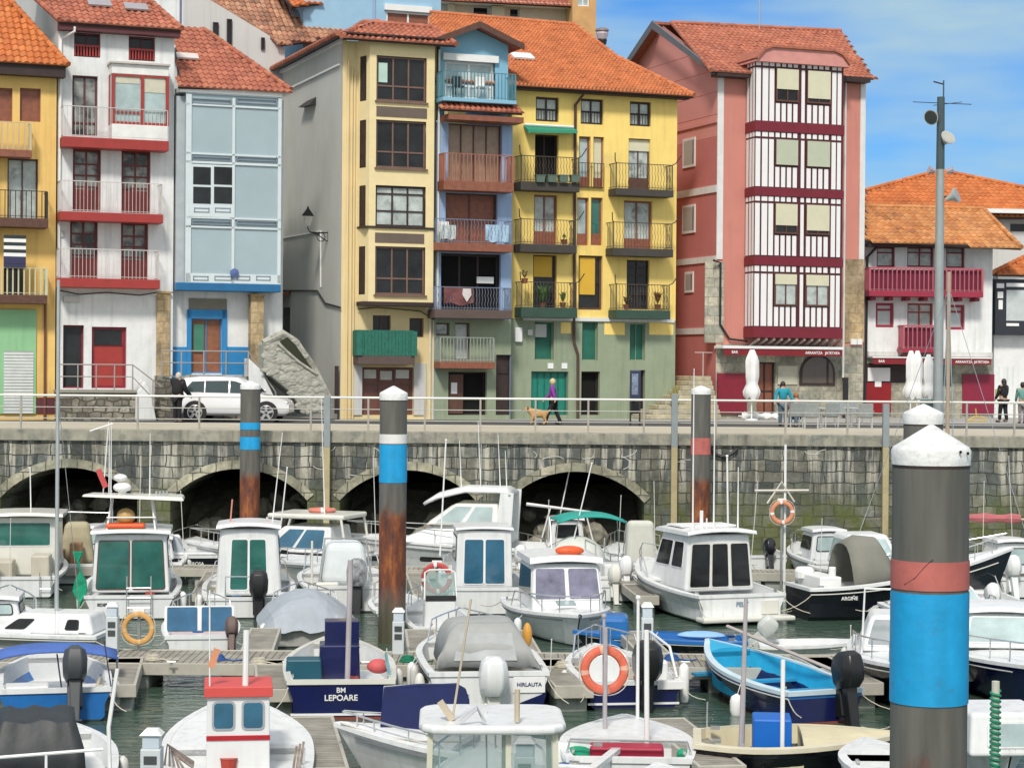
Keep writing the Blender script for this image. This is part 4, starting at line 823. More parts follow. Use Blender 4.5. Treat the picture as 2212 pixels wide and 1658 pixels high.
# wall lantern on scroll bracket
P=pl.w((h.a0,-1.9,ZZ(pl,735,497))); ln=wroot('wall_lantern',tuple(P),'black wrought iron wall lantern on the grey gable','street lamp')
T=lambda p: P+pl.x*p[0]-pl.n*p[1]*0+Vector((0,0,p[2]))
mb=MB(T); mb.tube([(0,0,0),(-.75,0,.0)],.03); mb.tube([(0,0,-.35),(0,0,.1)],.03); mb.tube([(-.3+.17*math.cos(t),0,-.18+.17*math.sin(t)) for t in [k*.52 for k in range(12)]],.02,6,closed=True); mb.tube([(0,0,-.35),(-.12,0,-.3),(-.5,0,-.05),(-.75,0,0),(-.85,0,.15),(-.85,0,.25)],.025); mb.build('bracket',black_m,ln)
mb=MB(T); mb.lathe([(.1,.25),(.2,.65)],(-.85,0,0),6); mb.build('lamp_glass',M('lamp_glass',(.4,.4,.38),rough=.2),ln)
mb=MB(T); mb.lathe([(.26,.65),(.22,.72),(.05,.95),(.02,1.05)],(-.85,0,0),6); mb.build('lamp_hood',black_m,ln)

# ---- H5 narrow blue house
pl = street(.75); h = House('townhouse','narrow periwinkle blue townhouse with a gabled attic balcony','house',pl,AA(pl,942,400),AA(pl,1106,400),GZ,ZZ(pl,1020,268))
b5=M('wood_curtain_window',(0.2,.12,.08),rough=.3,var=.3)
h.win((968,268,1084,400), brown_w, gl_tan, cols=4, recess=.2); h.win((962,418,1074,535), brown_w, brown_r, cols=2, recess=.25)
h.win((952,548,1081,672), dark_w, gl_dark, cols=3, recess=.3, fw=.1)
h.balcony((960,333,1107,392),(392,413),M('terracotta_bars',(.33,.13,.09),rough=.6),brown_r,proj=.8,bw=.04,gap=.16)
h.balcony((943,474,1105,526),(526,543),M('slate_bars',(.16,.2,.28),rough=.5),brown_r,proj=.85,bw=.02,gap=.14,wavy=True)
h.balcony((940,620,1103,669),(669,688),M('slate_bars',(0,0,0)),M('taupe_wood',(0,0,0)),proj=.85,bw=.02,gap=.12,wavy=True)
h.box((1030,598,1066,612),white_p,-.2,-.1,'white_notice')
h.win((941,697,971,724), brown_w, gl_curt, cols=1); h.win((982,697,1014,778), brown_w, gl_curt, cols=1, name='balcony_door')
h.balcony((951,728,1066,781),(781,796),M('grey_green_bars',(.3,.34,.3),rough=.6),brown_r,proj=.7,bw=.025,gap=.14)
h.win((968,803,1051,896), dark_w, void_shade, cols=1, name='doorway', recess=.3); h.box((970,808,1000,893),brown_w,-.2,-.12,'door_leaf'); h.box((974,826,987,850),white_p,-.12,-.11,'poster')  # black pane paints the dark inside of the doorway
h.win((1071,766,1104,896), dark_w, dark_w, cols=1, rows=(.7,), name='door')
zg=ZZ(pl,1020,690); h.walls([(GZ,zg,sage,'ground_floor_wall'),(zg,h.z1,blu,'wall')])
# attic set behind an open terrace
q=pl; a0,a1,z0,z1=q.rect(950,60,1097,262); am=(a0+a1)/2; zE=ZZ(q,970,82); zA=ZZ(q,1018,62)
w0=q.rect(960,133,1068,214); mb=h.mb()
mb.add([(a0,0,z0),(w0[0],0,z0),(w0[0],0,w0[3]),(w0[1],0,w0[3]),(w0[1],0,z0),(a1,0,z0),(a1,0,zE-.15),(am,0,zA),(a0,0,zE-.15)],[(0,1,2,3,4,5,6,7,8)])
mb.add([(a0,0,z0),(a0,-5,z0),(a0,-5,zE-.15),(a0,0,zE-.15)],[(0,1,2,3)]); mb.add([(a1,0,z0),(a1,-5,z0),(a1,-5,zE-.15),(a1,0,zE-.15)],[(0,1,2,3)]); mb.quad((w0[0],-.3,w0[2]),(w0[1],-.3,w0[2]),(w0[1],-.3,w0[3]),(w0[0],-.3,w0[3]))
at=mb.build('attic_wall',blut,h.root)
h.win(None, white_p, gl_pale, cols=2, rows=(.35,), loc=w0, hole=False, fw=.12, parent=at); h.box((958,118,1077,133),white_p,0,.14,'shutter_box',parent=at)
for sgn in (-1,1):
    ae = a0-.45 if sgn<0 else a1+.45; zed = zE-.3
    mb=MB(pl.w)
    mb.hexa([(ae,.6,zed),(am,.6,zA+.05),(am,-5,zA+.05),(ae,-5,zed),(ae,.6,zed+.14),(am,.6,zA+.2),(am,-5,zA+.2),(ae,-5,zed+.14)]); mb.build('gable_roof',t_red if 0 else M('terracotta_plain',(.36,.12,.07),rough=.8,var=.3,scale=6),at)
    mb=MB(pl.w); mb.hexa([(ae,.6,zed-.1),(am,.6,zA-.06),(am,.68,zA-.06),(ae,.68,zed-.1),(ae,.6,zed+.14),(am,.6,zA+.2),(am,.68,zA+.2),(ae,.68,zed+.14)]); mb.build('barge_board',brown_w,at)
h.balcony((958,156,1113,214),(214,222),M('teal_rail',(.08,.22,.27),rough=.5),blut,proj=1.0,bw=.03,gap=.14)
# small tiled pent roof below the terrace
o=pl.w((0,1.15,ZZ(pl,1045,240,1.15))); rp=Pl(o,21,28); A=[rp.hit(u,v) for u,v in ((956,240),(1133,250),(1110,226),(966,216))]; A=[(A[0][0],0),(A[1][0],0),(A[2][0],1.1),(A[3][0],1.1)]; tile_roof(h.root,rp,A,t_red,'pent_roof',tw=.22,th=.36)
A=pl.rect(968,250,1130,262,c=1.0); mb=h.mb(); mb.box(A[0],A[1],0,1.05,A[2],A[3]); mb.build('eaves_beam',brown_r,h.root)
fl=wroot('hanging_flag',tuple(pl.w((AA(pl,990,640,.9),.9,ZZ(pl,990,655,.9)))),'dark red cloth with a pale shield hanging on the blue house balcony','flag')
mb=MB(pl.w); a0,a1,z0,z1=pl.rect(958,621,1022,657,c=.9); mb.grid([[(a0+(a1-a0)*i/8,.9+.03*math.sin(i*1.3+j),z1-(z1-z0)*j/3+(.06*math.sin(i) if j==3 else 0)) for i in range(9)] for j in range(4)]); mb.build('cloth',M('maroon_cloth',(.16,.06,.06),rough=.9,var=.25),fl,solid=.015)
mb=MB(pl.w); c0=AA(pl,1008,638,.94); zc_=ZZ(pl,1008,637,.94); mb.add([(c0-.17,.945,zc_+.25),(c0+.17,.945,zc_+.25),(c0+.19,.945,zc_),(c0,.945,zc_-.28),(c0-.19,.945,zc_)],[(0,1,2,3,4)]); mb.build('shield',M('pale_shield',(.6,.57,.55)),fl,solid=.01)

# ---- H6 yellow house
pl = street(.0); h = House('townhouse','broad yellow townhouse with a sage green ground floor and orange roof','house',pl,AA(pl,1104,400),AA(pl,1461,400),GZ,ZZ(pl,1290,195),depth=8)
for px in ((1157,210,1207,263),(1254,214,1303,269),(1360,220,1406,273)):
    f=h.win(px, dark_w, gl_curt, cols=2, fw=.09, rows=(.5,)); mb=h.mb(); a0,a1,z0,z1=pl.rect(*px)
    for k in range(1,8): a=a0+(a1-a0)*k/8; mb.box(a-.012,a+.012,-.08,-.06,z0,z0+.5)
    mb.build('window_guard',black_m,f)
h.win((1155,291,1206,398), dark_w, gl_dark, cols=2, name='balcony_door',recess=.3); h.win((1250,295,1275,403), brown_r, gl_pale, cols=1, kick=.2,fw=.08); h.win((1281,296,1304,406), brown_r, cream_sh, cols=1,kick=.2,fw=.05)
h.win((1357,300,1404,412), brown_w, gl_curt, cols=2, kick=.25, name='balcony_door'); h.blind((1357,302,1404,326),cream_sh,name='shutter')
h.win((1153,421,1203,530), brown_r, gl_curt, cols=2, kick=.28, name='balcony_door',fw=.08); h.win((1246,427,1271,530), brown_r, gl_pale, cols=1,kick=.25,fw=.07); h.win((1276,427,1301,530), brown_r, gl_teal, cols=1,kick=.25,fw=.07)
h.win((1347,434,1408,538), brown_r, gl_curt, cols=2, kick=.22, name='balcony_door',fw=.08)
yb=M('amber_blind',(.66,.4,.04),rough=.7,var=.06)
h.win((1151,551,1202,668), brown_w, gl_dark, cols=1, name='balcony_door'); h.blind((1155,554,1194,598),yb)
h.win((1249,552,1301,669), brown_w, gl_dark, cols=1, fw=.09); h.blind((1254,556,1287,636),yb)
h.win((1353,562,1402,668), dark_w, gl_dark, cols=2, rows=(.3,.5,.7,.85), name='balcony_door')
ir=M('wrought_iron',(.06,.05,.04),rough=.5); gs=M('bottle_green_slab',(.03,.07,.05),rough=.6,var=.2)
ds=M('dark_slab',(.05,.045,.04),rough=.7,var=.2)
for px,sl,mt in (((1126,338,1249,394),(394,413),ds),((1331,354,1452,409),(409,424),ds),((1125,474,1243,528),(528,546),ds),((1325,481,1451,537),(537,554),ds),((1127,609,1244,664),(664,686),gs),((1331,614,1445,670),(670,689),gs)):
    b_=h.balcony(px,sl,ir,mt,proj=.75,bw=.02,gap=.13,wavy=True)
    m2=h.mb(); 
    for e,sg in ((px[0],-1),(px[2],1)):
        a=AA(pl,e,px[1],.75); z=ZZ(pl,(px[0]+px[2])/2,px[1],.75); m2.tube([(a,.75,z),(a+sg*.1,.85,z+.05),(a+sg*.22,1.1,z+.36)],.022,5)
    m2.build('line_arm',ir,b_)
a0,a1,z0,z1=pl.rect(1250,352,1304,405,c=.12); mb=h.mb(); mb.box(a0,a1,.1,.12,z1-.03,z1)
for k in range(9): a=a0+(a1-a0)*k/8; mb.box(a-.01,a+.01,.1,.12,z0,z1)
mb.box(a0,a1,.0,.12,z0,z0+.03); mb.build('window_guard',ir,h.root)
h.win((1155,695,1196,777), sage, green_d, cols=1, recess=.18, fw=.03, name='shuttered_window'); h.win((1257,695,1291,778), sage, green_d, cols=1, recess=.18, fw=.03, name='shuttered_window'); h.win((1360,699,1393,778), sage, green_d, cols=2, recess=.18, fw=.03, name='shuttered_window')
h.win((1147,802,1227,896), green_d, M('teal_garage',(.01,.2,.15),rough=.5,var=.2,scale=4), cols=5, recess=.2, fw=.06, name='garage_door',mw=.03)
h.win((1255,802,1295,896), dark_w, void_shade, cols=1, recess=.3, name='doorway'); h.win((1360,799,1393,896), dark_w, gl_dark, cols=1, recess=.2, name='door')
zg=ZZ(pl,1290,690); h.walls([(GZ,zg,sage,'ground_floor_wall'),(zg,h.z1,yel,'wall')],sidemat=yel)
h.box((1130,686,1456,694),white_r,0,.08,'string_course')
for px in ((1211,696,1233,720),(1305,697,1349,723),(1402,697,1454,723),(1066,695,1100,712)): h.box(px,yel,0,.012,'yellow_panel')
h.box((1113,707,1128,738),white_p,0,.14,'meter_box',bevel=.01); h.box((1140,712,1150,724),greyl,0,.1,'junction_box'); h.box((1156,700,1180,728),M('grey_vent',(.4,.42,.4)),.0,.05,'air_unit')
for u in (1183,1213): h.box((u,784,u+12,796),white_p,0,.04,'white_sign')
grn=M('green_awning',(.03,.28,.17),rough=.8,var=.15); A=pl.rect(1136,272,1242,291,c=.3); mb=h.mb()
mb.hexa([(A[0],0,A[3]-.1),(A[1],0,A[3]-.1),(A[1],0,A[3]),(A[0],0,A[3]),(A[0],.55,A[2]+.0),(A[1],.55,A[2]+.08),(A[1],.55,A[2]+.2),(A[0],.55,A[2]+.12)]); mb.build('awning',grn,h.root); mb=h.mb(); mb.tube([(A[0],.1,A[3]+.02),(A[1],.1,A[3]+.02)],.06); mb.build('awning_case',white_p,h.root)
pipe(h.root,[pl.w((AA(pl,1253,210),.45,ZZ(pl,1253,200,.45))),pl.w((AA(pl,1241,225),.07,ZZ(pl,1241,228))),pl.w((AA(pl,1238,690),.07,ZZ(pl,1238,690))),pl.w((AA(pl,1238,740),.09,ZZ(pl,1238,740))),pl.w((AA(pl,1246,760),.09,ZZ(pl,1246,765))),pl.w((AA(pl,1246,860),.09,GZ))],.06,M('brown_pipe',(.08,.045,.035)))
h.roof([(1117,184),(1498,208),(1330,125),(1240,56),(1080,42),(930,30),(900,170)],27,over=.6,mat=t_orange,caps=[(1,2),(2,3),(3,5)],tw=.17,th=.28)
mb=MB(h.rp.w); cxy=h.rp.hit(1128,128); mb.box(cxy[0]-.5,cxy[0]+.45,.09,.17,cxy[1]-.3,cxy[1]+.35); mb.build('skylight',M('bright_skylight',(.75,.78,.78),rough=.2),h.root)
h.box((1117,190,1490,203),dark_w,0,.5,'eaves_board')
# planters and plants on the yellow house
leaf=M('leaf_green',(.07,.16,.04),rough=.6,var=.4,scale=8); soil=M('green_planter',(.1,.15,.12),rough=.7)
for k in range(4):
    u=1163+k*25; P=pl.w((AA(pl,u,388,.7),.84,ZZ(pl,u,394,.84))); pt=wroot('planter_box',tuple(P),['first','second','third','fourth'][k]+' grey-green planter from the left on the upper yellow house balcony','planter','planters on the upper balcony')
    mb=MB(lambda p,P=P: P+pl.x*p[0]+pl.n*p[1]+Vector((0,0,p[2]))); mb.hexa([(-.17,-.1,0),(.17,-.1,0),(.17,.1,0),(-.17,.1,0),(-.2,-.12,.28),(.2,-.12,.28),(.2,.12,.28),(-.2,.12,.28)]); mb.build('trough',soil,pt,bevel=.01)
    mb=MB(lambda p,P=P: P+pl.x*p[0]+pl.n*p[1]+Vector((0,0,p[2]))); mb.box(-.22,.22,-.13,.13,.27,.3); mb.build('rim',soil,pt)
def plant(u,v,c,rad,n,label,cat='plant',pot=brown_r,hh=.5,seed=1,plq=None,leafm=None,z=None):
    q=plq or pl; P=q.w((AA(q,u,v,c),c,ZZ(q,u,v,c))); 
    if z is not None: P.z=z
    t=wroot('potted_plant',tuple(P),label,cat); T=lambda p: P+Vector(p)
    mb=MB(T); mb.lathe([(.09,0),(.14,.2),(.15,.2)],(0,0,0),10); mb.build('pot',pot,t)
    rnd=random.Random(seed); mb=MB(T)
    for k in range(n):
        an=rnd.uniform(0,6.28); rr=rad*rnd.uniform(.3,1); b0=Vector((0,0,.2)); tip=Vector((math.cos(an)*rr,math.sin(an)*rr*.7,.2+hh*rnd.uniform(.3,1))); md=b0.lerp(tip,.55)+Vector((0,0,.12)); sd=Vector((-math.sin(an),math.cos(an),.2))*.035
        mb.quad(b0,md-sd,tip,md+sd)
    mb.build('foliage',leafm or leaf,t); return t
plant(1172,664,.5,.5,60,'big leafy fern on the first floor balcony of the yellow house',hh=.9,seed=2)
plant(1215,664,.5,.25,25,'small upright plant at the right end of the ferny balcony',hh=.5,seed=3)
plant(1133,612,.7,.25,40,'dry trailing plant at the left end of the ferny balcony',hh=.35,seed=4,leafm=M('dry_leaf',(.25,.2,.08),var=.3))
plant(1352,668,.5,.3,30,'brownish plant at the left of the lower right yellow house balcony',hh=.4,seed=5,leafm=M('brown_leaf',(.13,.09,.04),var=.4))
plant(1420,668,.5,.35,45,'rusty leaved bush at the right of the lower right yellow house balcony',hh=.6,seed=6,leafm=M('rust_leaf',(.2,.09,.03),var=.4))
plant(1218,528,.5,.12,10,'little dark plant on the second floor balcony of the yellow house',hh=.2,seed=7)
# roof-top lamp on the hill behind
q=street(-12); P=q.w((AA(q,1300,80),0,ZZ(q,1300,130))); t=wroot('street_lamp',tuple(P),'black lantern head rising behind the orange roof against the sky','street lamp'); T=lambda p:P+Vector(p)
mb=MB(T); mb.tube([(0,0,-6),(0,0,.75)],.05,8); mb.lathe([(.06,.6),(.2,.75),(.24,.95),(.22,1.0)],(0,0,0),10); mb.build('post',black_m,t); mb=MB(T); mb.lathe([(.22,1.0),(.3,1.25),(.26,1.4)],(0,0,0),10); mb.build('lamp_glass',M('lamp_glass2',(.5,.45,.5),rough=.2),t); mb=MB(T); mb.lathe([(.34,1.38),(.3,1.48),(.1,1.55)],(0,0,0),10); mb.build('lamp_hood',M('lamp_hood_grey',(.2,.16,.16)),t)
# ---- H7 salmon house with glazed white and maroon bay
pl = street(.0); h = House('townhouse','tall salmon pink townhouse with a white and maroon glazed bay','house',pl,AA(pl,1549,400),AA(pl,1867,400),GZ,ZZ(pl,1715,160),depth=9)
zst=ZZ(pl,1700,745)
d=h.win((1634,782,1674,895), dark_w, brown_r, cols=2, rows=(.45,), name='door', fw=.07)
h.walls([(GZ,zst,ashlar,'ground_floor_wall'),(zst,h.z1,pink,'wall')],sidemat=pinkd,left=False)
h.box((1549,160,1562,560),white_r,0,.05,'corner_strip'); h.box((1857,170,1868,560),white_r,0,.05,'corner_strip')
h.box((1522,565,1563,740),ashlar,0,.04,'quoins'); h.box((1824,560,1866,740),sand,0,.04,'quoins')
h.box((1550,806,1613,893),maroon,0,.1,'maroon_shutter')
# side gable wall
sd=Pl(pl.w((h.a0,0,0)),21-90); rise=2.2
h.roof([(1535,154),(1887,169),(1815,70),(1450,52)],26,over=.6,mat=t_red,caps=[(2,3),(0,3)],tw=.26,th=.4)
bm_=h.rpoly[3][1]; Dr=bm_*math.cos(R_(26))-.6; zR=h.rp.w((0,0,bm_)).z; zE=h.z1
mb=MB(sd.w); SD=[(0,0,zE),(-Dr,0,zR-.12),(-2*Dr,0,zE),(-2*Dr,0,GZ),(0,0,GZ)]
zmid=ZZ(sd,1510,330)
mb.add([(0,0,zE),(-Dr,0,zR-.12),(-2*Dr,0,zE),(-2*Dr,0,zE-2.9),(0,0,zE-2.9)],[(0,1,2,3,4)]); 
o=mb.build('gable_wall',pinks,h.root)
mb=MB(sd.w); 
for k in range(1,6): mb.tube([(-.05,.0,zE+1.9-k*.95),(-2*Dr+.4,.0,zE+1.9-k*.95)],.012,4)
mb.build('panel_joints',pinkd,o)
mb=MB(sd.w); mb.add([(0,0,zE-2.9),(-2*Dr,0,zE-2.9),(-2*Dr,0,GZ),(0,0,GZ)],[(0,1,2,3)]); mb.build('side_wall_lower',pinkd,h.root)
for px in ((1467,407,1545,422),(1463,557,1540,570),(1457,709,1526,722)):
    A=sd.rect(*px); mb=MB(sd.w); mb.box(A[0]-3,0,0,.05,A[2],A[3]); mb.build('string_course',white_r,h.root)
A=sd.rect(1467,268,1546,275); mb=MB(sd.w); mb.box(-7,0,0,.06,A[2],A[3]); mb.build('string_course',pinks,h.root)
for px in ((1476,299,1502,362),(1475,443,1502,504),(1480,587,1498,632)):
    A=sd.rect(*px); mb=MB(sd.w); mb.box(A[0],A[1],.0,.05,A[2],A[3]); f=mb.build('window_frame',white_r,h.root)
    mb=MB(sd.w); mb.box(A[0]+.12,A[1]-.22,.05,.055,A[2]+.12,A[3]-.1); mb.build('pane',M('matte_window',(.38,.38,.36),rough=.4),f)
    mb=MB(sd.w); mb.box(A[1]-.2,A[1]-.1,.05,.056,A[2]+.12,A[3]-.1); mb.build('reveal',dark_w,f)
# rear slope
mb=h.mb(); zb_=zE-.2
for a,b in ((h.a0-.45,h.a1+.4),):
    mb.hexa([(a,-Dr-.0,zR-.06),(b,-Dr,zR-.06),(b,-2*Dr-.5,zb_),(a,-2*Dr-.5,zb_),(a,-Dr,zR+.06),(b,-Dr,zR+.06),(b,-2*Dr-.5,zb_+.12),(a,-2*Dr-.5,zb_+.12)])
mb.build('rear_roof',M('terracotta_plain',(.36,.12,.07)),h.root)
mb=h.mb(); mb.hexa([(h.a0-.55,.55,zE-.32),(h.a0-.45,.55,zE-.32),(h.a0-.45,-Dr,zR-.3),(h.a0-.55,-Dr,zR-.3),(h.a0-.55,.55,zE-.1),(h.a0-.45,.55,zE-.1),(h.a0-.45,-Dr,zR+.05),(h.a0-.55,-Dr,zR+.05)]); mb.hexa([(h.a0-.55,-2*Dr-.5,zb_-.2),(h.a0-.45,-2*Dr-.5,zb_-.2),(h.a0-.45,-Dr,zR-.3),(h.a0-.55,-Dr,zR-.3),(h.a0-.55,-2*Dr-.5,zb_+.1),(h.a0-.45,-2*Dr-.5,zb_+.1),(h.a0-.45,-Dr,zR+.08),(h.a0-.55,-Dr,zR+.08)])
mb.build('verge_board',M('slate_verge',(.12,.13,.15)),h.root)
h.box((1549,154,1620,166),dark_w,0,.6,'eaves_board'); h.box((1822,166,1880,177),dark_w,0,.6,'eaves_board')
mb=h.mb(); mb.tube([(AA(pl,1640,60,-Dr),-Dr,zR),(AA(pl,1640,60,-Dr),-Dr,zR+2.2)],.03,5); mb.build('aerial',grey_m,h.root)
# the bay
CB=1.05; a0,a1,z0,z1=pl.rect(1630,140,1819,730,c=CB); al=AA(pl,1612,400,0.1)
bayd=M('bay_dark_maroon',(.075,.012,.02),rough=.5); wp=M('white_bay_panel',(.8,.8,.8),rough=.4,var=.03)
mb=h.mb(); mb.hexa([(al,0,z0),(a0,CB,z0),(a1,CB,z0),(a1+.12,0,z0),(al,0,z1),(a0,CB,z1),(a1,CB,z1),(a1+.12,0,z1)]); bay=mb.build('bay_window',bayd,h.root)
fl_=[(133,147,151,221,226,265),(289,299,303,358,363,406),(427,437,441,505,510,553),(576,588,592,660,663,705)]
bands_=[(266,288),(408,426),(556,575),(707,730)]
def zf(v): return ZZ(pl,1720,v,CB)
UC=lambda u: AA(pl,u,350,CB)
mb=h.mb(); mw_=h.mb(); mbl=h.mb()
S0=Vector((al,0,0)); S1=Vector((a0,CB,0))
def sidep(f0,f1,za,zb_,m_=None):
    p=S0.lerp(S1,f0); q=S0.lerp(S1,f1); n=Vector((-(S1-S0).y,(S1-S0).x,0)).normalized()*.015
    mb.hexa([(p.x,p.y,za),(q.x,q.y,za),(q.x+n.x,q.y+n.y,za),(p.x+n.x,p.y+n.y,za),(p.x,p.y,zb_),(q.x,q.y,zb_),(q.x+n.x,q.y+n.y,zb_),(p.x+n.x,p.y+n.y,zb_)])
cols=[(1631,1641),(1645,1657),(1660,1670)]+[(1674+i*12.6,1674+i*12.6+8.6) for i in range(4)]+[(1729,1736)]+[(1741.5+i*12.7,1741.5+i*12.7+8.6) for i in range(4)]+[(1795,1804),(1807,1815)]
for k,(s0,s1,w0,w1,p0,p1) in enumerate(fl_):
    for i,(u0,u1) in enumerate(cols):
        A0,A1=UC(u0),UC(u1); mb.box(A0,A1,CB,CB+.02,zf(s1),zf(s0))
        tall = i<3 or i in(7,12,13)
        if tall: mb.box(A0,A1,CB,CB+.02,zf(p1),zf(w0+1)); 
        else: mb.box(A0,A1,CB,CB+.02,zf(p1),zf(p0))
    for f0,f1 in ((.08,.3),(.42,.62),(.72,.9)): sidep(f0,f1,zf(p1),zf(w0)); sidep(f0,f1,zf(s1),zf(s0))
mb.build('white_panels',wp,bay)
for k,(s0,s1,w0,w1,p0,p1) in enumerate(fl_):
    for u0,u1 in ((1673,1722),(1740,1791)):
        f=h.win(None,brown_w,gl_curt if k==3 else gl_dark,cols=2,loc=(UC(u0),UC(u1),zf(w1+1),zf(w0)),hole=False,c=CB,recess=-.075,fw=.07,fd=.05,parent=bay)
        drop={0:(.62,.85),1:(.98,.99),2:(.72,.86),3:(.32,.34)}[k][0 if u0<1700 else 1]
        m2=h.mb(); za=zf(w0)-.02; zb_=za-(za-zf(w1+1))*drop; m2.box(UC(u0)+.03,UC(u1)-.03,CB+.08,CB+.1,zb_,za); m2.build('roller_shutter',M('pale_green_shutter',(.46,.5,.38),rough=.6,var=.05) if k==1 else cream_sh,f)
for v0,v1 in bands_:
    m2=h.mb(); m2.hexa([(al-.05,0,zf(v1)),(a0-.04,CB+.06,zf(v1)),(a1+.04,CB+.06,zf(v1)),(a1+.16,0,zf(v1)),(al-.05,0,zf(v0)),(a0-.04,CB+.06,zf(v0)),(a1+.04,CB+.06,zf(v0)),(a1+.16,0,zf(v0))]); m2.build('floor_band',M('wine_band',(.17,.012,.025),rough=.45,var=.15),bay,bevel=.01)
# bay top, underside brackets
pk=M('salmon_cap',(.6,.27,.24),rough=.8); mb=h.mb(); zc0=zf(137)
prof=[]
for i in range(13): t=i/12; prof.append((a0-.12+(a1-a0+.27)*t, zc0+.55*min(1,(math.sin(math.pi*t)*2.4))**.6 if 0<t<1 else zc0))
mb.prism([(x,z) for x,z in prof]+[(a1+.15,zc0-.06),(a0-.12,zc0-.06)],-2.5,CB+.25); mb.build('bay_cap',pk,bay)
mb=h.mb(); rows=[]
for d in (CB+.35,.2,-1.2,-2.6): rows.append([(x,d,z+.05) for x,z in prof])
mb.grid(rows); mb.build('bay_cap_tiles',M('terracotta_plain',(0,0,0)),bay,solid=.09)
mb=h.mb()
for k in range(12): a=a0+.1+(a1-a0-.2)*k/11; mb.hexa([(a-.05,0,z0-.55),(a+.05,0,z0-.55),(a+.05,.06,z0-.55),(a-.05,.06,z0-.55),(a-.05+.15,CB,z0-.1),(a+.05+.15,CB,z0-.1),(a+.05+.15,CB,z0),(a-.05+.15,CB,z0)])
mb.build('bay_brackets',M('bracket_grey',(.4,.36,.33)),bay); 
# awning and signs
def awning(h,px,val,name,txts):
    A=h.pl.rect(*px,c=.9); V=ZZ(h.pl,(px[0]+px[2])/2,val,.9); mb=h.mb()
    mb.box(A[0],A[1],.0,.9,A[2]+.02,A[3]); aw=mb.build('awning',white_p,h.root,bevel=.02)
    mb=h.mb(); mb.box(A[0]+.05,A[1]-.05,.82,.86,V,A[2]+.02); mb.build('valance',M('wine_canvas',(.2,.012,.02),rough=.8),aw)
    for (u0,u1,s_) in txts:
        c_=(AA(h.pl,u0,px[3]+6,.9)+AA(h.pl,u1,px[3]+6,.9))/2; zz=(V+A[2])/2
        text(s_, (A[2]-V)*.62, lambda p: h.pl.w((c_+p.x,.875+p.z,zz+p.y)), white_p, aw)
awning(h,(1562,748,1822,755),768,'awning',((1574,1600,'BAR'),(1738,1778,'ARRANTZA'),(1784,1812,'JATETXEA')))
# arched window and stone
A=pl.rect(1726,766,1802,832); mb=h.mb(); am=(A[0]+A[1])/2; rr=(A[1]-A[0])/2
arc=[(am+rr*math.cos(t),A[2]+(A[3]-A[2]-rr*.9)+rr*.9*math.sin(t)) for t in [math.pi*k/12 for k in range(13)]]+[(A[0],A[2]),(A[1],A[2])]
mb.prism(arc,.0,.05); aw=mb.build('arched_window',dark_w,h.root)
mb=h.mb(); mb.prism([(am+(x-am)*.86,A[2]+.1+(z-A[2])*.86) for x,z in arc],.05,.06); mb.build('pane',M('brownish_glass',(.1,.08,.07),rough=.15),aw)
mb=h.mb(); mb.box(am+.45,am+.53,.06,.09,A[2]+.1,A[3]-.2); mb.build('mullion',dark_w,aw)
h.box((1680,790,1722,830),M('pale_stone_plaque',(.48,.47,.37),rough=.9,var=.2),0,.05,'stone_plaque')
pipe(h.root,[pl.w((AA(pl,1534,565),.3,ZZ(pl,1534,563))),pl.w((AA(pl,1553,575),.12,ZZ(pl,1553,568))),pl.w((AA(pl,1552,700),.12,ZZ(pl,1552,700))),pl.w((AA(pl,1572,735),.12,ZZ(pl,1572,732))),pl.w((AA(pl,1610,735),.12,ZZ(pl,1610,737)))],.05,black_m,name='cable')
pipe(h.root,[pl.w((AA(pl,1822,300),.12,ZZ(pl,1822,180))),pl.w((AA(pl,1822,300),.12,ZZ(pl,1822,815)))],.05,white_r); pipe(h.root,[pl.w((AA(pl,1822,850),.14,ZZ(pl,1822,815))),pl.w((AA(pl,1822,850),.14,GZ))],.13,black_m)
h.box((1838,732,1850,744),white_p,0,.12,'meter_box'); h.box((1852,732,1862,744),white_p,0,.12,'meter_box')
# steps and stone bank between yellow and salmon houses
st=wroot('stone_steps',tuple(pl.w((AA(pl,1470,880),1.5,GZ))),'weathered stone steps climbing right between the yellow and the salmon townhouse','steps')
stm=M('step_stone',(.42,.38,.27),rough=.95,var=.4,scale=3,bump=.8,bscale=7)
aL=AA(pl,1395,880,1.2); aR=AA(pl,1546,880,.8); n=9
for k in range(n):
    mb=MB(pl.w); z1_=GZ+.2*(k+1); x0=aL+.33*k; rnd=random.Random(k); pts=[(x0+rnd.uniform(-.05,.05),z1_-.2)]
    mb.box(x0,aR,-1.6,1.3-.12*k+.0,GZ+.2*k,z1_); mb.build('step',stm,st,bevel=.03)
mb=MB(pl.w); zz=GZ+1.9; mb.tube([(aL+2.9,-.2,zz+.9),(aR+.3,-.2,zz+.9)],.025); mb.tube([(aL+3.3,-.2,zz-.1),(aL+3.3,-.2,zz+.9)],.025); mb.build('handrail',M('pinkish_rail',(.5,.42,.4)),st)

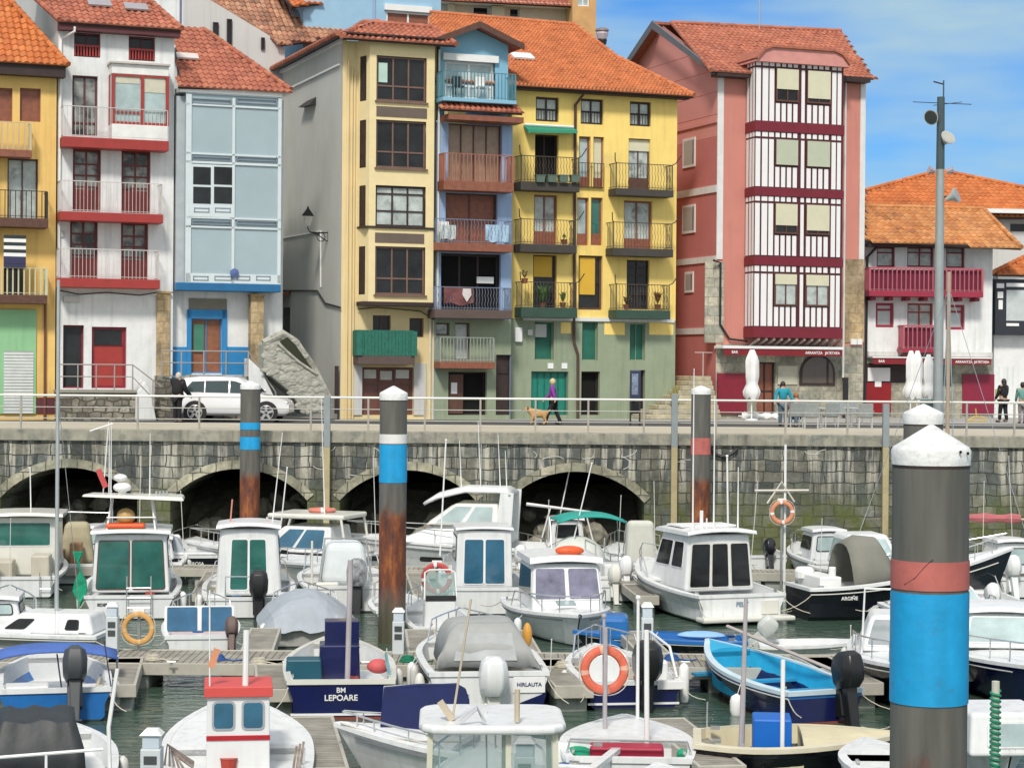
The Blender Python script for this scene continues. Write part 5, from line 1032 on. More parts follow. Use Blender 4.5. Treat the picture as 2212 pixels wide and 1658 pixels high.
# ---- H8 white and red house at the right
q0=at_y(2000,890,91); pl=Pl((q0.x,91,0),6); h=House('townhouse','low white house with wine red balconies and an orange roof behind the lamp mast','house',pl,AA(pl,1868,600),AA(pl,2143,600),GZ,ZZ(pl,2000,530),depth=8)
for px,c_ in (((1893,533,1932,577),1),((1959,533,2016,577),2),((2043,533,2083,579),1)): h.win(px, maroon, gl_curt, cols=c_, rows=(.72,), fw=.08)
for px in ((1891,654,1930,707),(2042,658,2083,712)): f=h.win(px, M('wine_paint',(.3,.02,.05),rough=.5), M('silver_curtain_glass',(.5,.55,.55),rough=.3), cols=1, rows=(.72,), fw=.12)
h.win((1959,655,2014,750), red_p, gl_curt, cols=2, rows=(.8,.35), fw=.08, name='balcony_door')
wr=M('wine_paint',(0,0,0)); 
for px,sl in (((1878,578,2121,629),(629,641)),((1951,702,2029,753),(753,762))):
    b_=h.balcony(px,sl,M('rose_bars',(.42,.1,.13),rough=.5),wr,proj=.9,bw=.05,gap=.2,top=.07)
    a0,a1,z0,z1=pl.rect(*px,c=.8); mb=h.mb(); mb.box(a0+.05,a1-.05,.72,.74,z0+.05,z1-.1); mb.build('backing_board',M('plum_board',(.13,.01,.035),rough=.6),b_)
    n=int((a1-a0)/.7); mb=h.mb()
    for k in range(max(n,2)): a=a0+.2+(a1-a0-.4)*k/(max(n,2)-1); mb.box(a-.1,a+.1,0,.75,z0-.42,z0-.27)
    mb.build('corbels',maroon,b_)
h.win((2028,784,2057,834), brown_w, gl_dark, cols=1)
zst=ZZ(pl,2000,768); h.walls([(GZ,zst,ashlar,'ground_floor_wall'),(zst,h.z1,white_w,'wall')],sidemat=white_w)
h.box((1875,760,2143,770),greyl,0,.12,'string_course')
awning(h,(1884,771,2143,775),787,'awning',((1893,1915,'BAR'),(2064,2100,'ARRANTZA'),(2104,2136,'JATETXEA')))
h.box((1868,826,1924,893),M('deep_red_board',(.24,.005,.01),rough=.4),0,.12,'red_hatch'); h.box((2079,808,2147,893),M('plum_shutter',(.22,.01,.04),rough=.5),0,.1,'maroon_shutter'); h.box((1868,785,1960,826),dark_w,0,.02,'dark_recess')
h.box((1874,794,1922,823),white_p,0.02,.1,'menu_board'); h.box((1889,823,1903,835),white_p,.12,.14,'small_notice')
pipe(h.root,[pl.w((AA(pl,1887,538),.5,ZZ(pl,1887,532,.5))),pl.w((AA(pl,1871,560),.1,ZZ(pl,1871,556))),pl.w((AA(pl,1868,800),.1,ZZ(pl,1868,800))),pl.w((AA(pl,1865,880),.1,GZ))],.06,black_m)
h.roof([(1867,520),(2205,536),(2123,453),(1869,447)],24,over=.75,mat=t_tan,caps=[(1,2),(2,3)],tw=.27,th=.42)
h.box((1876,526,2200,534),dark_w,0,.7,'eaves_board')
# upper hip roof house behind it
q1=at_y(2040,500,97); pl2=Pl((q1.x,97,0),6); h2=House('rear_house','white house behind with a broad orange hipped roof peaking at the lamp mast','house',pl2,AA(pl2,1868,460),AA(pl2,2330,460),GZ,ZZ(pl2,2100,462),depth=9)
h2.box((2182,484,2230,500),gl_dark,0,.03,'window'); h2.walls([(GZ,h2.z1-3,white_w,'lower_wall'),(h2.z1-3,h2.z1,greyl,'wall')])
h2.roof([(1860,470),(2330,470),(2330,430),(2211,407),(2030,370),(1869,413)],26,over=.9,mat=t_bright,caps=[(3,4),(4,5)],tw=.27,th=.42)
h2.box((2125,452,2330,461),white_p,0,.85,'gutter')
# H10 right edge
q1=at_y(2200,700,92.5); pl=Pl((q1.x,92.5,0),6); h=House('townhouse','white house with a black framed bay cut by the right edge of the photo','house',pl,AA(pl,2147,700),AA(pl,2420,700),GZ,ZZ(pl,2180,600),depth=6)
h.walls([(GZ,h.z1-4,white_w,'ground_floor_wall'),(h.z1-4,h.z1,M('white_render_b',(.72,.73,.73),rough=.85),'wall')])
blk=M('black_timber',(.02,.025,.035),rough=.5); b_=h.box((2149,604,2300,724),blk,0,.55,'bay_window')
A=pl.rect(2173,627,2290,693,c=.56); mb=h.mb(); mb.box(A[0],A[1],.55,.57,A[2],A[3]); mb.build('pane',M('silver_curtain_glass',(0,0,0)),b_)
for px in ((2173,612,2290,620),(2152,612,2168,622),(2154,630,2166,644),(2156,648,2165,668),(2173,698,2200,704)):
    A=pl.rect(*px,c=.56); mb=h.mb(); mb.box(A[0],A[1],.55,.57,A[2],A[3]); mb.build('white_infill',white_p,b_)
h.roof([(2140,592),(2420,596),(2420,520),(2235,545)],24,over=.8,mat=t_bright,caps=[(0,3)],tw=.27,th=.42); h.box((2155,595,2400,604),white_p,0,.7,'gutter')

# ------------------------------------------------------------------ quay furniture
def gpt(u,v,z=DECK): return at_z(u,v,z)
# lamp mast
P=at_y(2025,900,80); P.z=DECK; t=wroot('lamp_mast',tuple(P),'very tall grey lamp mast with floodlights and aerials before the white and red house','lamp mast'); Zt=at_y(2025,210,80).z; T=lambda p:P+Vector(p)
H=Zt-DECK; mb=MB(T); mb.lathe([(.2,0),(.19,H*.3),(.16,H*.78)],(0,0,0),14); mb.build('mast',M('mast_steel',(.34,.38,.38),rough=.4,metal=.3,var=.1),t,smooth=True)
mb=MB(T); mb.lathe([(.17,H*.78),(.15,H)],(0,0,0),14); mb.tube([(.1,0,H),(.1,0,H+.65)],.03); mb.build('dark_top_section',M('mast_dark',(.05,.08,.09),rough=.4),t)
mb=MB(T); zc_=H-.25; mb.tube([(-1.1,0,zc_+.05),(1.2,0,zc_-.03)],.015,4); mb.tube([(-.3,0,H+.6),(.1,0,H+.5)],.03,5); mb.tube([(.1,.2,zc_-1.5),(.55,-.1,zc_-1.4)],.025,5); mb.tube([(-.3,0,zc_-.08),(.9,.3,zc_+.1)],.012,4)
mb.build('aerial',black_m,t)
for dx,v,ax in ((-.35,253,(-.6,-.7,-.35)),(.2,302,(.35,-.75,.5)),(.5,425,(.8,-.5,.35))):
    z=at_y(2025,v,80).z-DECK; mb=MB(T); axv=Vector(ax).normalized(); mb.lathe([(.1,-.3),(.14,-.1),(.3,.1),(.31,.14)],(dx,-.15,z),14,axis=axv); o=mb.build('floodlight',M('floodlight_shell',(.45,.48,.46),rough=.4),t,smooth=True)
    mb=MB(T); c_=Vector((dx,-.15,z))+axv*.145; mb.lathe([(.27,0),(.27,.01)],c_,14,axis=axv); mb.build('lens',M('lens_dark',(.05,.06,.06),rough=.1) if dx<0 else M('lens_grey',(.4,.4,.36),rough=.1),o); mb=MB(T); mb.tube([(0,0,z),(dx,-.1,z)],.04,6); mb.build('bracket',black_m,o)
mb=MB(T); z=at_y(2025,372,80).z-DECK
for s_ in (-1,1): mb.lathe([(.06,0),(.1,.1),(.16,.28)],(s_*.22,-.1,z),8,axis=(s_,-.3,.3))
mb.build('loudspeaker',M('speaker_grey',(.4,.33,.35)),t)
# parasols
cloth=M('white_canvas',(.78,.79,.78),rough=.85,var=.06,bump=.3,bscale=6)
def parasol(u,vb,vt,lab,y,w=.26,bulge=.34):
    P=at_y(u,vb,y); P.z=DECK; z1_=at_y(u,vt,y).z-DECK; zb_=at_y(u,vb,y).z-DECK; t=wroot('folded_parasol',tuple(P),lab,'parasol','folded white parasols on the quay'); T=lambda p:P+Vector(p)
    mb=MB(T); mb.tube([(0,0,0),(0,0,z1_)],.03,8); mb.lathe([(.28,0),(.28,.06),(.05,.09)],(0,0,0),14); mb.build('pole',white_p,t)
    rows=[]; Hh=z1_-zb_
    for j in range(14):
        f=j/13; r=w*(.35+.65*min(1,(1-f)*5))*(.9 if .3<f<.42 else 1)
        if f<.35: r=bulge*(1-.6*abs(f-.13)/.25)*1.0+.02
        rows.append([(math.cos(k*.3927)*r*(1+.16*math.sin(k*2.0+f*3)),math.sin(k*.3927)*r*(1+.16*math.cos(k*2.3)),zb_+Hh*f+(.1*math.sin(k*1.9) if j==0 else 0)) for k in range(16)])
    mb=MB(T); mb.grid(rows,closed=True); mb.build('canopy',cloth,t,smooth=True)
parasol(1623,862,755,'folded white parasol before the brown door of the salmon house',84)
parasol(1966,860,757,'folded white parasol left of the lamp mast, outer one of a touching pair',84,.2,.3)
parasol(1980,862,757,'folded white parasol left of the lamp mast, inner one of a touching pair',84,.2,.3)
parasol(2004,858,765,'folded white parasol hanging right beside the lamp mast',83,.2,.26)
P=gpt(1640,905); t=wroot('folded_parasol',tuple(P),'white parasol cover lying flat on the quay before the maroon shutter','parasol'); T=lambda p:P+Vector(p)
mb=MB(T); mb.grid([[( -.75+1.5*i/12, .14*math.cos(a), .14+(.13+.05*math.sin(i*1.7))*math.sin(a)) for a in [k*.785 for k in range(8)]] for i in range(13)],closed=True); mb.build('canopy',cloth,t,smooth=True); mb=MB(T); mb.tube([(-.9,0,.13),(.9,0,.13)],.025); mb.build('pole',white_p,t)
# totem
P=gpt(1371,920); t=wroot('info_totem',tuple(P),'navy information panel on two legs before the sage green wall','sign'); T=lambda p:P+Vector(p)
mb=MB(T)
for s_ in (-.17,.17): mb.box(s_-.03,s_+.03,-.03,.03,0,1.0)
mb.build('leg',black_m,t); 
mb=MB(T); mb.box(-.2,.2,-.05,.05,.95,2.05); mb.build('panel',M('navy_panel',(.02,.03,.07),rough=.4),t,bevel=.02); mb=MB(T); mb.box(-.13,.1,-.065,-.05,1.15,1.92); mb.build('map_sheet',M('map_blue',(.16,.2,.28),rough=.4,var=.6,scale=9),t)
# utility box and white block
P=gpt(361,888); t=wroot('utility_cabinet',tuple(P),'pale grey utility cabinet standing behind the person in black','cabinet'); T=lambda p:P+Vector(p)
mb=MB(T); mb.box(-.18,.18,-.12,.12,.0,.95); mb.build('body',greyl,t,bevel=.02); mb=MB(T); mb.box(-.2,.2,-.14,.14,.93,.99); mb.build('lid',greyl,t,bevel=.01); mb=MB(T); mb.box(-.08,.05,-.135,-.12,.5,.8); mb.build('dial_window',gl_dark,t)
P=gpt(634,896); t=wroot('white_block',tuple(P),'rounded whitewashed stone block on the pavement in front of the white car','stone block'); T=lambda p:P+Vector(p)
mb=MB(T); mb.ell((0,0,.36),.34,.3,.4,12,8,jit=.05); mb.build('stone',white_w,t,smooth=True,subd=1)
plant(1457,905,0,.35,60,'yellowish spiky plant in a pot behind the railing by the guide post','plant',plq=street(8),leafm=M('yellow_leaf',(.3,.26,.08),var=.4),hh=1.2,seed=9)
# chairs and tables
ch_m=M('grey_rattan',(.25,.28,.28),rough=.8,var=.2,scale=12)
def chair(u,v,rz,lab):
    P=gpt(u,v); t=empty('terrace_chair',tuple(P),R_(rz),lab,'chair','grey terrace chairs on the promenade')
    mb=MB(); mb.box(-.25,.25,-.25,.22,.4,.46); mb.build('seat',ch_m,t,bevel=.015)
    mb=MB(); mb.hexa([(-.25,.2,.42),(.25,.2,.42),(.25,.26,.42),(-.25,.26,.42),(-.26,.3,.92),(.26,.3,.92),(.26,.34,.92),(-.26,.34,.92)]); mb.build('backrest',ch_m,t,bevel=.02)
    for s_ in(-1,1): mb=MB(); mb.box(s_*.27-.025,s_*.27+.025,-.24,.26,.62,.66); mb.build('armrest',ch_m,t)
    for sx in(-1,1):
        for sy in(-1,1): mb=MB(); mb.box(sx*.23-.02,sx*.23+.02,sy*.21-.02,sy*.21+.02,0,.42); mb.build('leg',steel,t)
for i,(u,v,rz,l) in enumerate(((1716,924,190,'grey terrace chair with the brown topped sitter'),(1752,926,170,'grey terrace chair just right of the seated person'),(1793,924,185,'grey terrace chair third from the seated person'),(1818,918,10,'grey terrace chair turned away behind the fourth seat'),(1868,926,175,'grey terrace chair nearest the slim guide post'),(1845,915,20,'grey terrace chair at the back near the red hatch'))): chair(u,v,rz,l)
for u,v,l in ((1772,922,'small white round terrace table between the left chairs'),(1838,922,'small white round terrace table between the right chairs')):
    P=gpt(u,v); t=wroot('terrace_table',tuple(P),l,'table','round terrace tables'); T=lambda p:P+Vector(p)
    mb=MB(T); mb.lathe([(.36,.7),(.36,.73)],(0,0,0),20); mb.build('table_top',M('pale_green_top',(.5,.56,.52),rough=.3),t); mb=MB(T); mb.lathe([(.22,0),(.22,.02),(.03,.05),(.03,.7)],(0,0,0),12); mb.build('pedestal',steel,t)
# planter right of mast
P=gpt(2010,915); t=wroot('dark_cabinet',tuple(P),'dark green counter at the foot of the lamp mast','counter'); T=lambda p:P+Vector(p)
mb=MB(T); mb.box(-.4,.45,-.2,.2,0,.95); mb.build('body',M('dark_teal',(.03,.07,.07),rough=.5),t,bevel=.02); mb=MB(T); mb.box(-.5,.5,-.25,.25,.95,1.0); mb.build('top',M('pale_teal',(.3,.42,.42)),t)
P=gpt(2108,910); t=wroot('yellow_trestle',tuple(P),'low yellow trestle in front of the maroon shutter','trestle'); T=lambda p:P+Vector(p); ym=M('yellow_paint',(.6,.4,.05),rough=.5)
mb=MB(T); mb.tube([(-.45,0,.03),(.45,0,.03)],.03); mb.tube([(-.35,0,.03),(-.1,0,.2),(.25,0,.2),(.4,0,.03)],.03); mb.build('frame',ym,t); mb=MB(T); mb.tube([(0,0,.2),(-.03,0,.55)],.025); mb.build('handle',ym,t)

# ------------------------------------------------------------------ car
cp=M('white_car_paint',(.75,.76,.77),rough=.25,var=.03,coat=.8); ty=M('tyre_rubber',(.02,.02,.02),rough=.8); rim=M('alloy_rim',(.55,.55,.56),rough=.25,metal=.8)
def suv(u,v,rz,lab):
    P=gpt(u,v); t=empty('parked_car',tuple(P),R_(rz),lab,'car')
    # profile stations along x: (x, z_low, z_belt, z_roof)
    W=.92
    prof=[(-2.12,.5,.95,1.0),(-2.1,.32,1.0,1.05),(-1.95,.28,1.05,1.5),(-1.75,.27,1.07,1.64),(-1.2,.26,1.07,1.7),(-.4,.25,1.05,1.71),(.2,.25,1.02,1.66),(.6,.25,1.0,1.45),(1.05,.25,.98,1.08),(1.3,.26,.95,1.0),(1.75,.27,.9,.93),(2.02,.3,.8,.84),(2.14,.38,.62,.66)]
    mb=MB(); rows=[]
    for x,a,b,c in prof:
        w=W*(1-.16*max(0,abs(x)/2.14-.6)**1.2*2); g=max(c-b,.02); wr=w*(.98 if g<.15 else .78)
        half=[(w*.9,a),(w,a+.12),(w*1.0,(a+b)/2),(w*.97,b),(w*.97-(w*.97-wr)*.85,b+g*.85),(wr*.85,c),(wr*.4,c+.015)]
        rows.append([(x,y,z) for y,z in half]+[(x,-y,z) for y,z in reversed(half)])
    mb.grid(rows,closed=True); mb.add(rows[0],[tuple(range(14))]); mb.add(rows[-1],[tuple(range(14))]); body=mb.build('body',cp,t,smooth=True,bevel=0)
    gl=M('car_glass',(.03,.05,.05),rough=.05,spec=.9)
    for s_ in(-1,1):
        y0=W*.975+.004; mb=MB()
        def gp(x,z):    # on the greenhouse side
            b=1.04; c=1.69; f=min(1,(z-b)/(c-b)); return (x, s_*(W*.97-(W*.97-W*.78)*f*.88+.012), z)
        for pts in ([(-1.78,1.14),(-1.0,1.1),(-1.0,1.52),(-1.45,1.5)],[(-.95,1.1),(-.1,1.09),(-.1,1.54),(-.95,1.53)],[(-.03,1.09),(.98,1.08),(.45,1.42),(.15,1.52),(-.03,1.54)]):
            A=[gp(*p) for p in pts]; B=[(x,y-s_*.02,z) for x,y,z in A]; n=len(A); mb.add(A+B,[tuple(range(n)),tuple(range(n,2*n))]+[(i,(i+1)%n,n+(i+1)%n,n+i) for i in range(n)])
        mb.build('side_windows',gl,t)
        mb=MB(); mb.obox((.95,s_*1.02,1.12),.09,.07,.07); mb.build('wing_mirror',cp,t,bevel=.02)
        for x in(-1.32,1.32):
            mb=MB(); mb.lathe([(.43,-.02),(.43,.0)],(x,s_*.925,.37),24,axis=(0,1,0)); mb.build('wheel_arch',ty,t)
            mb=MB(); mb.lathe([(.28,-.1),(.345,-.09),(.355,0),(.345,.09),(.28,.1)],(x,s_*.86,.36),24,axis=(0,1,0)); wh=mb.build('wheel',ty,t,smooth=True)
            mb=MB(); yy=s_*.965
            for k in range(5):
                a=k*1.2566+.3; c_,q_=math.cos(a),math.sin(a); e=.05; mb.hexa([(x+c_*.04-q_*e,yy-.02,.36+q_*.04+c_*e),(x+c_*.04+q_*e,yy-.02,.36+q_*.04-c_*e),(x+c_*.26+q_*e*.9,yy-.02,.36+q_*.26-c_*e*.9),(x+c_*.26-q_*e*.9,yy-.02,.36+q_*.26+c_*e*.9),(x+c_*.04-q_*e,yy+.01,.36+q_*.04+c_*e),(x+c_*.04+q_*e,yy+.01,.36+q_*.04-c_*e),(x+c_*.26+q_*e*.9,yy+.01,.36+q_*.26-c_*e*.9),(x+c_*.26-q_*e*.9,yy+.01,.36+q_*.26+c_*e*.9)])
            mb.tube([(x+.265*math.cos(a),yy,.36+.265*math.sin(a)) for a in [j*.3142 for j in range(20)]],.02,6,closed=True); mb.build('rim',rim,wh)
        mb=MB(); mb.obox((-2.03,s_*.72,.98),.08,.12,.1); mb.build('tail_light',M('tail_red',(.3,.01,.01),rough=.2),t,bevel=.02)
        mb=MB(); mb.obox((2.0,s_*.66,.72),.1,.16,.06); mb.build('headlight',M('headlight_glass',(.5,.5,.52),rough=.1),t,bevel=.02)
    mb=MB(); mb.rpanel([(1.07,-.8,1.09),(1.07,.8,1.09),(.6,.7,1.47),(.6,-.7,1.47)],0.02,.98,.02,.98,.01,.02); mb.build('windscreen',gl,t)
    mb=MB(); mb.box(-2.0,2.05,-.935,.935,.25,.34); mb.build('sill_trim',M('grey_trim',(.1,.1,.1)),t,bevel=.02)
    mb=MB(); mb.hexa([(-2.02,-.72,1.5),(-2.02,.72,1.5),(-1.98,.72,1.56),(-1.98,-.72,1.56),(-2.6,-.66,1.6),(-2.6,.66,1.6),(-2.58,.66,1.68),(-2.58,-.66,1.68)]); mb.build('raised_tailgate',gl,t,bevel=.02)
    mb=MB(); mb.box(-1.7,.2,-.66,-.62,1.71,1.75); mb.box(-1.7,.2,.62,.66,1.71,1.75); mb.build('roof_rail',rim,t)
    return t
suv(506,910.5,-1,'white suv with its tailgate raised parked on the quay before the blue door')

# ------------------------------------------------------------------ people and dog
skin=M('skin',(.5,.3,.22),rough=.6,var=.05)
def skinmesh(name,mat,parent,nodes,edges,rad,root=0,sub=1):
    me=bpy.data.meshes.new(name); me.from_pydata([tuple(n) for n in nodes],edges,[]); me.materials.append(mat)
    o=bpy.data.objects.new(name,me); C.objects.link(o); o.parent=parent
    s=o.modifiers.new('skin','SKIN'); s.use_smooth_shade=True
    for i,v in enumerate(me.skin_vertices[0].data): v.radius=(rad[i],rad[i]); v.use_root=(i==root)
    if sub: k=o.modifiers.new('sub','SUBSURF'); k.levels=sub; k.render_levels=sub
    return o
def person(P,rz,lab,top,legs,hair,hgt=1.68,stride=0,sit=False,arms=((.1,0),(.1,0)),bulk=1.,hairlen=0,lean=0):
    s=hgt/1.7; t=empty('person',tuple(P),R_(rz),lab,'person')
    hip=Vector((0,0,.46 if sit else .92)); J=[hip,hip+Vector((lean*.3,0,.25)),hip+Vector((lean*.7,0,.5)),hip+Vector((lean*.8,0,.58)),hip+Vector((lean,0,.69)),hip+Vector((lean,0,.78))]
    R=[.14,.125,.15,.055,.095,.07]; E=[(0,1),(1,2),(2,3),(3,4),(4,5)]
    feet=[]
    for sg in(-1,1):
        b=len(J)
        if sit: J+=[hip+Vector((.05,sg*.1,-.02)),hip+Vector((.45,sg*.11,.0)),hip+Vector((.47,sg*.11,-.4)),hip+Vector((.62,sg*.11,-.43))]
        else:
            f=stride*sg; J+=[hip+Vector((0,sg*.09,-.08)),hip+Vector((f*.5+.03,sg*.09,-.45)),hip+Vector((f*.95,sg*.09,-.84)),hip+Vector((f*.95+.14,sg*.1,-.88+(.04 if f<0 else 0)))]
        R+=[.1,.07,.05,.045]; E+=[(0,b),(b,b+1),(b+1,b+2),(b+2,b+3)]
    arm0=len(J)
    for k,sg in enumerate((-1,1)):
        b=len(J); sw,out=arms[k]; sh=J[2]+Vector((0,sg*.19,.02)); el=sh+Vector((sw*.5,sg*(.04+out*.3),-.28)); ha=el+Vector((sw*1.2+.05,sg*out*.3,-.22)); ti=ha+Vector((.05,0,-.09))
        J+=[sh,el,ha,ti]; R+=[.065,.047,.035,.03]; E+=[(2,b),(b,b+1),(b+1,b+2),(b+2,b+3)]
    J=[j*s for j in J]; R=[r*s for r in R]
    skinmesh('body',skin,t,J,E,R)
    # top
    ids=[0,1,2]+[arm0,arm0+1,arm0+2,arm0+4,arm0+5,arm0+6]; N=[J[i] for i in ids]; Er=[(0,1),(1,2),(2,3),(3,4),(4,5),(2,6),(6,7),(7,8)]
    skinmesh('jacket',top,t,N,Er,[r*s*bulk for r in (.165,.155,.175,.09,.068,.056,.09,.068,.056)])
    ids=[0,6,7,8,10,11,12]; N=[J[i] for i in ids]; skinmesh('trousers',legs,t,N,[(0,1),(1,2),(2,3),(0,4),(4,5),(5,6)],[r*s for r in (.16,.12,.085,.07,.12,.085,.07)])
    mb=MB(); c_=J[4]; mb.ell(c_+Vector((-.025,0,.03)),.115*s,.105*s,.13*s,12,8); 
    if hairlen: mb.ell(c_+Vector((-.06,0,-.08)),.07,.11,.16,10,6)
    mb.build('hair',hair,t,smooth=True)
    for i in (9,13):
        mb=MB(); p=J[i]; mb.ell(p+Vector((-.05,0,.0)),.14,.05,.05,10,6); mb.build('shoe',black_m,t,smooth=True)
    return t
blk_c=M('black_coat',(.012,.012,.015),rough=.9); jeans=M('blue_jeans',(.1,.15,.2),rough=.9); hair_g=M('grey_hair',(.5,.47,.42),rough=.8); hair_d=M('dark_hair',(.03,.02,.015),rough=.6)
P=gpt(1194,918); person(P,180,'woman in a purple jacket walking left with a small tan dog',M('purple_jacket',(.2,.03,.26),rough=.8),blk_c,M('blond_hair',(.55,.45,.25),rough=.7),1.66,stride=.32,arms=((.15,.1),(-.1,.2)),lean=.05)
P=gpt(382,913); person(P,60,'person in a bulky black coat standing behind the white car tailgate',blk_c,blk_c,hair_g,1.78,bulk=1.35,arms=((.2,0),(.3,0)),lean=.1)
P=gpt(1690,921); person(P,-80,'woman in a teal top standing at the left of the terrace chairs',M('teal_top',(.01,.25,.33),rough=.8),jeans,hair_d,1.62,stride=.08,hairlen=1,arms=((.12,.3),(.12,.3)))
P=gpt(1718,921); person(P,-110,'person in a brown top sitting on a terrace chair beside the woman in teal',M('taupe_top',(.28,.2,.17),rough=.9),jeans,M('auburn_hair',(.3,.12,.05)),1.66,sit=True,hairlen=1)
P=gpt(2166,912); person(P,120,'person in black with a yellow bag standing at the right before the white house',blk_c,blk_c,hair_d,1.74,stride=.12,hairlen=1,bulk=1.05)
P=gpt(2207,914); person(P,90,'person in a sea green jacket cut by the right edge of the photo',M('sea_green_jacket',(.12,.3,.26),rough=.8),M('grey_trousers',(.22,.2,.2)),hair_d,1.62)
P=gpt(2160,908); P.z=DECK+1.0; t=wroot('shoulder_bag',tuple(P),'yellow shoulder bag worn by the person in black','bag'); mb=MB(lambda p:P+Vector(p)); mb.obox((-.12,-.1,.18),.13,.07,.16,rz=.3); mb.build('pouch',M('yellow_bag',(.5,.45,.12),rough=.8),t,bevel=.03); mb=MB(lambda p:P+Vector(p)); mb.tube([(-.2,-.1,.3),(-.05,-.1,.52),(.05,-.08,.3)],.02,5); mb.build('strap',black_m,t)
# dog
P=gpt(1163,918); t=empty('dog',tuple(P),R_(180),'small tan shaggy dog walking left ahead of the woman in purple','dog'); fur=M('tan_fur',(.5,.3,.12),rough=.95,var=.3,scale=14,bump=.8,bscale=30)
J=[(-.22,0,.42),(0,0,.44),(.22,0,.45),(.36,0,.56),(.44,0,.6),(.55,0,.55), (-.36,0,.5),(-.44,0,.6)]; E=[(0,1),(1,2),(2,3),(3,4),(4,5),(0,6),(6,7)]; Rr=[.14,.14,.16,.09,.095,.045,.04,.035]
for sg in(-1,1):
    b=len(J); J+=[(.22,sg*.08,.3),(.2+sg*.05,sg*.08,.16),(.22+sg*.08,sg*.08,.03)]; E+=[(2,b),(b,b+1),(b+1,b+2)]; Rr+=[.06,.04,.035]
    b=len(J); J+=[(-.2,sg*.08,.28),(-.3+sg*.03,sg*.08,.17),(-.24+sg*.06,sg*.08,.03)]; E+=[(0,b),(b,b+1),(b+1,b+2)]; Rr+=[.07,.04,.035]
skinmesh('body',fur,t,[Vector(j) for j in J],E,Rr,root=1)
for sg in(-1,1): mb=MB(); mb.ell((.4,sg*.08,.63),.04,.025,.07,8,5); mb.build('ear',M('brown_fur',(.2,.1,.05)),t,smooth=True)
mb=MB(); mb.ell((.6,0,.56),.025,.02,.02,8,5); mb.build('nose',black_m,t)
# ------------------------------------------------------------------ boats
gel=M('white_gelcoat',(.72,.74,.74),rough=.42,var=.06,scale=2,coat=.15,streak=.22,dark=(.56,.56,.51),dscale=1.5,dthr=.68)
gelb=M('ivory_gelcoat',(.66,.66,.6),rough=.35,var=.07,scale=2,coat=.3,dark=(.42,.42,.37),dscale=3,dthr=.7)
liner_w=M('cockpit_white',(.66,.68,.68),rough=.5,var=.1,scale=3,dark=(.42,.43,.42),dscale=5,dthr=.66)
navy=M('navy_hull_paint',(.006,.01,.07),rough=.25,var=.2,coat=.4); blk_h=M('black_hull_paint',(.006,.007,.012),rough=.25,var=.3,coat=.3)
blueh=M('blue_hull_paint',(.015,.14,.42),rough=.35,var=.12,scale=3,coat=.2); greyh=M('grey_hull',(.36,.36,.34),rough=.5,var=.15,dark=(.25,.25,.23),dscale=2)
anti=M('antifouling_dark',(.02,.03,.03),rough=.8,var=.3); antir=M('antifouling_red',(.22,.05,.03),rough=.8,var=.3)
rub=M('black_rubber',(.02,.02,.022),rough=.7); grey_c=M('grey_canvas',(.26,.27,.27),rough=.9,var=.12,scale=3,bump=.5,bscale=4)
pale_c=M('pale_grey_tarp',(.34,.38,.42),rough=.75,var=.12,scale=2,bump=.6,bscale=3); wht_c=M('white_boat_cover',(.6,.65,.66),rough=.8,var=.1,bump=.5,bscale=4)
teak=M('teak_wood',(.25,.14,.07),rough=.6,var=.25,scale=6); lime=M('orange_plastic',(.7,.1,.02),rough=.5,var=.12,scale=6)
clear_m=None
def clearmat():
    global clear_m
    if clear_m: return clear_m
    m=bpy.data.materials.new('clear_windscreen'); m.use_nodes=True; nt=m.node_tree; b=nt.nodes['Principled BSDF']
    b.inputs['Base Color'].default_value=(.25,.38,.36,1); b.inputs['Roughness'].default_value=.06; b.inputs['Alpha'].default_value=.42; b.inputs['Specular IOR Level'].default_value=.9
    clear_m=m; return m
def hullfn(L,B,fs,fb,tr=.88,p=2.3,rake=.5,mid=.4):
    def half(t):
        if t<mid: k=t/mid; return B/2*(tr+(1-tr)*math.sin(k*math.pi/2))
        return max(.015,B/2*(1-((t-mid)/(1-mid))**p))
    def sheer(t): return fs+(fb-fs)*t**1.8
    def xat(t,z,h): return (L-rake)*t + rake*(t**3)*max(0,min(1,z/h))
    return half,sheer,xat
